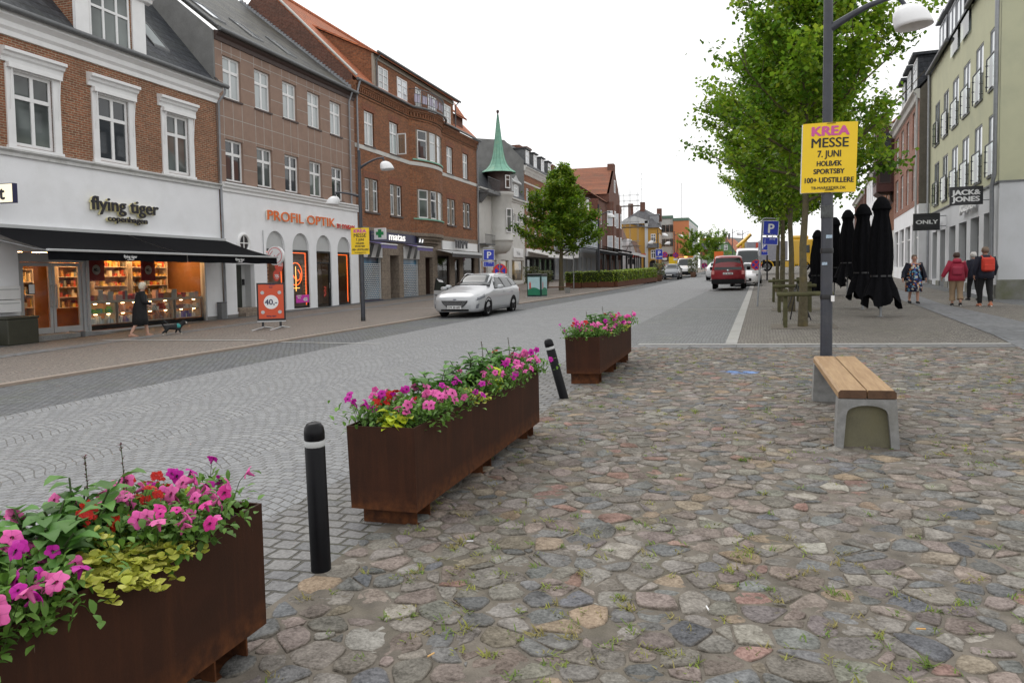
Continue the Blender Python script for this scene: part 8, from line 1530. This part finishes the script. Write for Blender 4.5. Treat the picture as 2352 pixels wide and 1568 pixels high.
# dropped litter on the cobbles
for k, (px, py, col, rz, lab) in enumerate(((1080, 1254, (.75, .75, .78), .3, "white cigarette butt on the cobbles right of the middle planter"), (990, 1520, (.62, .38, .15), 1.2, "tan cigarette butt at the bottom of the cobbles"), (1625, 1411, (.8, .8, .8), 1.9, "white cigarette butt near the bottom centre of the square"), (2115, 1460, (.62, .35, .12), .2, "tan cigarette butt at lower right of the cobbles"))):
    p = G(px, py); r = empty("cigarette_butt", (p[0], p[1], p[2] + .034), rz, lab, "litter"); m = MB(); m.tube([(-.02, 0, 0), (.02, 0, 0)], .004, 8); m.build('stub', flat("butt_%d" % k, col, rough=.8), r)
# ------------------------------------------------------------------ people and the dog
M_skin = flat("skin", (.50, .27, .19), rough=.55, var=.06, scale=20); M_skinp = flat("pale_skin", (.55, .33, .25), rough=.55, var=.06, scale=20)
M_dark = flat("navy_cloth", (.012, .013, .026), rough=.85, var=.25, scale=10, fine=90); M_blk = flat("black_cloth", (.009, .009, .010), rough=.9, var=.3, scale=10, fine=90); M_redj = flat("raspberry_cloth", (.36, .022, .055), rough=.75, var=.15, scale=7, fine=90); M_beige = flat("beige_cloth", (.30, .21, .13), rough=.85, var=.12, scale=7, fine=90); M_pack = flat("red_pack", (.55, .035, .015), rough=.65, var=.12, scale=9)
M_shoe = flat("dark_shoe", (.02, .02, .022), rough=.6); M_sole = flat("white_sole", (.65, .62, .58), rough=.6); M_peach = flat("peach_shoe", (.66, .25, .14), rough=.6, var=.2, scale=30)
def hairm(n, c): return flat(n, c, rough=.7, var=.3, scale=30, fine=160, bump=.003)
def floral():
    mt, nd, lk, b = newmat("floral_print"); v, _ = obj_xyz(nd, lk); c = None
    vo = nd.new("ShaderNodeTexVoronoi"); vo.inputs["Scale"].default_value = 17; lk.new(v, vo.inputs["Vector"]); rp = nd.new("ShaderNodeValToRGB"); e = rp.color_ramp; e.interpolation = 'CONSTANT'
    sp = nd.new("ShaderNodeSeparateColor"); lk.new(vo.outputs["Color"], sp.inputs[0]); lk.new(sp.outputs[0], rp.inputs[0])
    for p, col in ((0, (.012, .015, .05)), (.38, (.03, .06, .28)), (.5, (.12, .30, .42)), (.62, (.55, .52, .45)), (.74, (.50, .17, .03)), (.86, (.012, .015, .03))):
        el = e.elements[0] if p == 0 else e.elements.new(p); el.position = p; el.color = (*col, 1)
    lk.new(rp.outputs[0], b.inputs["Base Color"]); b.inputs["Roughness"].default_value = .8; return mt
M_floral = floral()
def loft(secs, n=20, fold=0.0, nf=7, seed=0):     # elliptical rings: (x, y, z, rx, ry)
    m = MB(); v = []; k = len(secs)
    for i, (x, y, z, rx, ry) in enumerate(secs):
        for j in range(n): a = 6.2832 * j / n; q = 1 + fold * (i / (k - 1)) * math.sin(nf * a + seed); v.append((x + rx * q * math.cos(a), y + ry * q * math.sin(a), z))
    m.add(v, [[i * n + j, i * n + (j + 1) % n, (i + 1) * n + (j + 1) % n, (i + 1) * n + j] for i in range(k - 1) for j in range(n)] + [list(range(n))[::-1], [(k - 1) * n + j for j in range(n)]], 0, True); return m
def skinbody(r, J, mat, H):
    order = [k for k in J if k != 'face']; idx = {k: i for i, k in enumerate(order)}
    E = [('pelvis', 'belly'), ('belly', 'chest'), ('chest', 'neck'), ('neck', 'jaw'), ('jaw', 'brow'), ('brow', 'crown')]
    for s in 'LR': E += [('chest', s + 'sh'), (s + 'sh', s + 'el'), (s + 'el', s + 'wr'), (s + 'wr', s + 'pm'), ('pelvis', s + 'hp'), (s + 'hp', s + 'kn'), (s + 'kn', s + 'an'), (s + 'an', s + 'to')]
    me = bpy.data.meshes.new('body'); me.from_pydata([J[k][:3] for k in order], [(idx[a], idx[b]) for a, b in E], []); o = bpy.data.objects.new('body', me); COL.objects.link(o); o.parent = r
    sk = o.modifiers.new('Skin', 'SKIN'); sk.use_smooth_shade = True; ss = o.modifiers.new('Sub', 'SUBSURF'); ss.levels = ss.render_levels = 2
    for k in order: sv = me.skin_vertices[0].data[idx[k]]; sv.radius = (J[k][3], J[k][4] if len(J[k]) > 4 else J[k][3]); sv.use_root = (k == 'pelvis')
    bpy.context.view_layer.update(); ev = o.evaluated_get(bpy.context.evaluated_depsgraph_get()); m2 = bpy.data.meshes.new_from_object(ev); bpy.data.objects.remove(o)
    mb = MB(); mb.v = [v.co[:] for v in m2.vertices]; mb.f = [list(p.vertices) for p in m2.polygons]; mb.m = [0] * len(mb.f); mb.sm = [True] * len(mb.f)
    for s in 'LR':                                 # five fingers on each hand, and the face, in the same mesh
        w_, p = Vector(J[s + 'wr'][:3]), Vector(J[s + 'pm'][:3]); d = (p - w_).normalized(); f = Vector((0, 1, 0)); f = (f - d * f.dot(d)).normalized(); c = d.cross(f) * (1 if s == 'L' else -1)
        for i, (o_, l) in enumerate(((.028, .062), (.010, .074), (-.009, .070), (-.026, .054))): a = p + f * o_; mb.tube([tuple(a), tuple(a + d * l * .55 + c * .006), tuple(a + d * l * .9 + c * .028)], [.0095, .0085, .006], 6)
        mb.tube([tuple(w_.lerp(p, .45) + f * .022), tuple(p + f * .052 - d * .005), tuple(p + f * .055 + d * .03)], [.011, .010, .007], 6)
    b_ = Vector(J['brow'][:3]); fx = J['face']; F = Vector((math.sin(fx), math.cos(fx), 0)); S = Vector((F.y, -F.x, 0))
    mb.tube([tuple(b_ + F * .088 + Vector((0, 0, .012))), tuple(b_ + F * .108 - Vector((0, 0, .030))), tuple(b_ + F * .088 - Vector((0, 0, .040)))], [.010, .015, .012], 6)
    for q in (1, -1): mb.tube([tuple(b_ + S * q * .078 + Vector((0, 0, .018))), tuple(b_ + S * q * .090 - Vector((0, 0, .006))), tuple(b_ + S * q * .080 - Vector((0, 0, .032)))], [.012, .017, .010], 6)
    ob = mb.build('body', mat, r); e = MB()
    for q in (1, -1): g = MB(); g.lathe([(0, -.008), (.011, -.004), (.011, .004), (0, .008)], 8); c = b_ + S * q * .034 + F * .086 + Vector((0, 0, .006)); g.xf(Matrix.Translation(c)); e.add(g.v, g.f, 0, True)
    e.build('eyes', M_blk, ob); l = MB(); l.tube([tuple(b_ + S * -.024 + F * .083 - Vector((0, 0, .062))), tuple(b_ + F * .094 - Vector((0, 0, .064))), tuple(b_ + S * .024 + F * .083 - Vector((0, 0, .062)))], .006, 5); l.build('mouth', M_redj, ob); return ob
def skeleton(stride, swing, lean=.0, wide=1.0, head=(0, 0), face=0.0, bend=.1):
    W = wide; d = dict(pelvis=(0, 0, .93, .13 * W, .10), belly=(0, lean * .4, 1.08, .125 * W, .10), chest=(0, lean * .8, 1.28, .14 * W, .10), neck=(head[0] * .5, lean + head[1] * .4, 1.45, .055), jaw=(head[0], lean + head[1], 1.525, .066, .07), brow=(head[0], lean + head[1] + .005, 1.60, .078, .088), crown=(head[0], lean + head[1] - .005, 1.675, .058, .066))
    for s, q, st, sw in (('L', -1, stride, -swing), ('R', 1, -stride, swing)):
        d[s + 'sh'] = (q * .175 * W, lean * .9, 1.385, .058); d[s + 'el'] = (q * .235 * W, lean * .7 + sw * .5 - .03, 1.12, .044); d[s + 'wr'] = (q * .245 * W, lean * .7 + sw + bend, .90, .028); d[s + 'pm'] = (q * .240 * W, lean * .7 + sw * 1.15 + bend * 1.3, .825, .034, .022)
        d[s + 'hp'] = (q * .095, 0, .86, .095); d[s + 'kn'] = (q * .10, st * .5 + .05, .48, .062); lift = .06 if st < 0 else 0; d[s + 'an'] = (q * .10, st - .02, .085 + lift, .040); d[s + 'to'] = (q * .105, st + .13, .035 + lift * .3, .035, .028)
    d['face'] = face; return d
def sleeve(J, s, mat, r, k=1.28, full=True):
    m = MB(); P = [Vector(J[s + j][:3]) for j in ('sh', 'el', 'wr')]; P[0] = P[0] + (Vector((0, P[0].y, 1.38)) - P[0]) * .25; e = P[1].lerp(P[2], .92 if full else .2); m.tube([tuple(P[0]), tuple(P[0].lerp(P[1], .35)), tuple(P[1]), tuple(P[1].lerp(e, .5)), tuple(e)], [.085 * k, .070 * k, .055 * k, .047 * k, .043 * k], 12); return m.build('sleeve', mat, r)
def trouser(J, s, mat, r, k=1.2, to=.95, w_=.06):
    m = MB(); P = [Vector(J[s + j][:3]) for j in ('hp', 'kn', 'an')]; P[0].z += .03; e = P[1].lerp(P[2], to); m.tube([tuple(P[0]), tuple(P[0].lerp(P[1], .5)), tuple(P[1]), tuple(P[1].lerp(e, .5)), tuple(e)], [.10 * k, .085 * k, .068 * k, .060 * k, w_ * k], 14); return m.build('trouser_leg', mat, r)
def shoe(J, s, mat, r, sole=M_sole):
    a, t = Vector(J[s + 'an'][:3]), Vector(J[s + 'to'][:3]); b = a - Vector((0, .05, a.z - t.z)); m = MB(); m.tube([tuple(b + Vector((0, -.01, .01))), tuple(b + Vector((0, .06, .03))), tuple(t), tuple(t + Vector((0, .07, -.006)))], [.038, .046, .042, .022], 10); o = m.build('shoe', mat, r); m = MB(); z = -.035; m.tube([tuple(b + Vector((0, -.02, z * .8))), tuple(t + Vector((0, .07, -.026)))], .02, 8); m.v = [(x, y, zz) for x, y, zz in m.v]; m.build('sole', sole, o)
def hair(J, mat, r, pts, n=16): m = MB(); m.v = []; q = loft(pts, n, .06, 5); return q.build('hair', mat, r)
def person(p, rz, label, Hs): r = empty("person", (p[0], p[1], gz(p[0], p[1])), rz, label, "person"); r.scale = (Hs,) * 3; return r
# woman with the dog
dwp = G(322, 775); r = person(dwp, rad(-38), "person with white bob in long black coat walking a small dog", .94)
J = skeleton(.26, .02, .07, 1.0, (0, .07), 0, .16)
J['Rel'] = (.23, .10, 1.12, .044); J['Rwr'] = (.18, .33, 1.04, .028); J['Rpm'] = (.16, .40, 1.02, .034, .022); J['Lel'] = (-.22, .04, 1.10, .044); J['Lwr'] = (-.15, .27, .98, .028); J['Lpm'] = (-.12, .33, .95, .034, .022)
skinbody(r, J, M_skinp, 1.6); loft([(0, .02, .40, .26, .24), (0, .02, .62, .25, .225), (0, .02, .9, .225, .20), (0, .05, 1.1, .205, .175), (0, .07, 1.28, .205, .16), (0, .07, 1.38, .17, .12), (0, .085, 1.45, .075, .075)], 24, .05).build('coat', M_blk, r)
for s in 'LR': sleeve(J, s, M_blk, r, 1.25)
for s in 'LR': shoe(J, s, flat("tan_sandal_" + s.lower(), (.40, .22, .15), rough=.6), r, M_peach)
hair(J, hairm("white_hair", (.62, .56, .44)), r, [(0, .10, 1.50, .085, .07), (0, .10, 1.56, .102, .095), (0, .115, 1.64, .106, .108), (0, .125, 1.70, .085, .09), (0, .125, 1.73, .04, .045)])
# the dog and its lead
dp = G(396, 771); dg = empty("dog", (dp[0], dp[1], gz(dp[0], dp[1])), rad(-38), "small black and white dog in teal harness trotting on a lead", "dog"); dg.scale = (1.05,) * 3
def dogbody():
    me = bpy.data.meshes.new('body'); P = dict(pel=(0, -.16, .25, .062), mid=(0, 0, .245, .072), che=(0, .15, .25, .082), nek=(0, .24, .31, .055), hed=(0, .31, .37, .056), muz=(0, .40, .345, .028), tl1=(0, -.23, .30, .024), tl2=(0, -.27, .38, .016))
    for s, q in (('l', -1), ('r', 1)):
        f = .05 * q; P[s + 'f1'] = (q * .055, .16 + f * .5, .17, .030); P[s + 'f2'] = (q * .055, .15 + f, .09, .020); P[s + 'f3'] = (q * .055, .17 + f * 1.6, .022, .020); P[s + 'h1'] = (q * .055, -.14 - f * .3, .17, .042); P[s + 'h2'] = (q * .055, -.21 - f, .10, .022); P[s + 'h3'] = (q * .055, -.17 - f * 1.4, .022, .020); P[s + 'er'] = (q * .055, .29, .42, .016)
    k = list(P); E = [('pel', 'mid'), ('mid', 'che'), ('che', 'nek'), ('nek', 'hed'), ('hed', 'muz'), ('pel', 'tl1'), ('tl1', 'tl2')]
    for s in 'lr': E += [('che', s + 'f1'), (s + 'f1', s + 'f2'), (s + 'f2', s + 'f3'), ('pel', s + 'h1'), (s + 'h1', s + 'h2'), (s + 'h2', s + 'h3'), ('hed', s + 'er')]
    me.from_pydata([P[a][:3] for a in k], [(k.index(a), k.index(b)) for a, b in E], []); o = bpy.data.objects.new('body', me); COL.objects.link(o); o.parent = dg; sk = o.modifiers.new('Skin', 'SKIN'); sk.use_smooth_shade = True; ss = o.modifiers.new('Sub', 'SUBSURF'); ss.levels = ss.render_levels = 2
    for i, a in enumerate(k): sv = me.skin_vertices[0].data[i]; sv.radius = (P[a][3],) * 2; sv.use_root = a == 'pel'
    mt, nd, lk, b = newmat("black_white_fur"); v, x = obj_xyz(nd, lk); n = _noise(nd, lk, v, 40, 4); low = _math(nd, lk, 'LESS_THAN', x[2], .075); muz = _math(nd, lk, 'GREATER_THAN', x[1], .36); c = _mix(nd, lk, _math(nd, lk, 'MAXIMUM', low, muz), (.010, .010, .011), (.55, .50, .43)); lk.new(c, b.inputs["Base Color"]); b.inputs["Roughness"].default_value = .8; _bump(nd, lk, n, .01, .8, b); me.materials.append(mt)
dogbody(); m = MB(); m.lathe([(.075, -.045), (.085, -.02), (.086, .02), (.08, .05)], 16); m.xf(Matrix.Translation((0, .17, .262)) @ RX); m.build('harness', flat("teal_harness", (.03, .25, .24), rough=.6), dg)
hw = r.matrix_basis @ Vector((.15, .43, 1.0)); hd = dg.matrix_basis @ Vector((0, .14, .35)); ld = empty("dog_lead", hd, 0, "black and white dog lead between the person's hand and dog", "lead"); m = MB(); q = hw - hd; m.tube([tuple(q * t - Vector((0, 0, .25 * math.sin(math.pi * t)))) for t in (0, .2, .4, .6, .8, 1)], .007, 5); m.build('strap', M_gutter, ld)
# woman in the printed dress, coming towards the camera
p = G(2098, 697); r = person(p, rad(186), "person in blue and orange printed dress and dark cardigan walking towards the camera", .96); J = skeleton(.12, .10, .02, 1.22, (0, .03), 0, .05)
for s, q in (('L', -1), ('R', 1)): J[s + 'el'] = (q * .33, J[s + 'el'][1], 1.10, .05); J[s + 'wr'] = (q * .40, J[s + 'wr'][1], .88, .032); J[s + 'pm'] = (q * .41, J[s + 'pm'][1], .80, .036, .024)
skinbody(r, J, M_skin, 1.65); loft([(0, 0, .42, .27, .24), (0, 0, .6, .275, .24), (0, .01, .86, .265, .215), (0, .02, 1.08, .225, .18), (0, .025, 1.25, .22, .165), (0, .02, 1.36, .17, .12), (0, .01, 1.43, .085, .07)], 26, .06).build('dress', M_floral, r)
for s, q in (('L', -1), ('R', 1)):
    sleeve(J, s, M_dark, r, 1.45); m = MB(); N = 8; v = []
    for z, x0, x1, y0 in ((1.42, .06, .15, .06), (1.25, .12, .26, .14), (1.0, .17, .31, .13), (.80, .22, .35, .10)):
        for k in range(N + 1): t = k / N; a = 1.25 - 2.6 * t; v.append((q * (x0 + (x1 - x0) * (1 - (2 * t - .7) ** 2 * .25) * (.55 + .45 * math.cos(a * .8))), y0 * 1.3 * math.sin(a) + .015, z))
    m.add(v, [[i * (N + 1) + k, i * (N + 1) + k + 1, (i + 1) * (N + 1) + k + 1, (i + 1) * (N + 1) + k] for i in range(3) for k in range(N)], 0, True); m.build('cardigan_side', M_dark, r); shoe(J, s, M_shoe, r, M_shoe)
hair(J, hairm("greying_hair", (.16, .12, .09)), r, [(0, .01, 1.56, .082, .075), (0, .015, 1.62, .096, .09), (0, .03, 1.68, .088, .09), (0, .035, 1.72, .05, .055)])
# two walkers seen from behind
p = G(2196, 703); r = person(p, rad(-4), "person in raspberry red hooded jacket and beige cropped trousers seen from behind", .99); J = skeleton(.10, .14, .03, 1.08, (0, .04), 0, .05); J['Lel'] = (-.30, -.04, 1.12, .046); J['Lwr'] = (-.38, .05, .93, .03); J['Lpm'] = (-.40, .09, .86, .034, .022)
skinbody(r, J, M_skin, 1.7); loft([(0, 0, .80, .235, .18), (0, 0, .95, .235, .185), (0, .015, 1.12, .215, .175), (0, .025, 1.28, .225, .165), (0, .03, 1.38, .19, .125), (0, .03, 1.46, .09, .085)], 24, .03).build('jacket', M_redj, r)
for s in 'LR': sleeve(J, s, M_redj, r, 1.4); trouser(J, s, M_beige, r, 1.28, .78, .075); shoe(J, s, M_shoe, r)
m = loft([(0, -.06, 1.36, .12, .07), (0, -.085, 1.42, .13, .075), (0, -.06, 1.50, .10, .07)], 16); m.build('hood', M_redj, r); m = MB(); m.bevbox(-.15, .15, -.27, -.13, .98, 1.26, .06); m.build('back_pouch', flat("raspberry_pack", (.30, .02, .05), rough=.7, var=.1), r)
hair(J, hairm("short_brown_hair", (.06, .035, .025)), r, [(0, .045, 1.54, .082, .08), (0, .04, 1.60, .098, .10), (0, .045, 1.66, .092, .098), (0, .05, 1.705, .055, .06)])
p = G(2262, 704); r = person(p, rad(3), "person in navy jacket with bright red backpack and dark trousers seen from behind", 1.07); J = skeleton(.14, .08, .03, 1.12, (0, .03), 0, .10); skinbody(r, J, M_skin, 1.86)
loft([(0, 0, .80, .22, .17), (0, 0, .95, .225, .175), (0, .015, 1.12, .22, .17), (0, .025, 1.28, .24, .165), (0, .03, 1.39, .20, .125), (0, .03, 1.48, .085, .085)], 24, .03).build('jacket', M_dark, r)
for s in 'LR': sleeve(J, s, M_dark, r, 1.42); trouser(J, s, M_blk, r, 1.1, .97, .055); shoe(J, s, M_peach, r)
bp = MB(); bp.bevbox(-.165, .165, -.30, -.13, 1.0, 1.40, .06); o = bp.build('backpack', M_pack, r); m = MB(); m.bevbox(-.13, .13, -.335, -.29, 1.03, 1.2, .02); m.build('pocket', M_pack, o)
for q in (-.11, .11): m = MB(); m.tube([(q, -.15, 1.38), (q, -.05, 1.44), (q * 1.1, .1, 1.42), (q * 1.3, .19, 1.25)], .018, 6); m.build('strap', M_pack, o)
hair(J, hairm("grey_brown_hair", (.17, .12, .085)), r, [(0, .03, 1.535, .080, .078), (0, .03, 1.60, .096, .10), (0, .035, 1.66, .090, .096), (0, .04, 1.705, .052, .058)])
# a fourth walker, mostly hidden by the first two
p = G(2236, 690); r = person(p, rad(10), "person with white hair and dark clothes partly hidden between the two walkers", .98); J = skeleton(.16, .05, .03, 1.0, (0, .04), 0, .08); skinbody(r, J, M_skinp, 1.65); loft([(0, 0, .74, .21, .17), (0, 0, .95, .21, .17), (0, .02, 1.15, .205, .165), (0, .03, 1.30, .21, .155), (0, .03, 1.40, .17, .115), (0, .03, 1.47, .08, .08)], 22, .03).build('jacket', M_dark, r)
for s in 'LR': sleeve(J, s, M_dark, r, 1.3); trouser(J, s, M_blk, r, 1.1, .97, .055); shoe(J, s, M_shoe, r, M_shoe)
hair(J, hairm("silver_hair", (.60, .58, .55)), r, [(0, .045, 1.52, .084, .08), (0, .04, 1.60, .10, .10), (0, .045, 1.66, .093, .098), (0, .05, 1.71, .055, .06)])
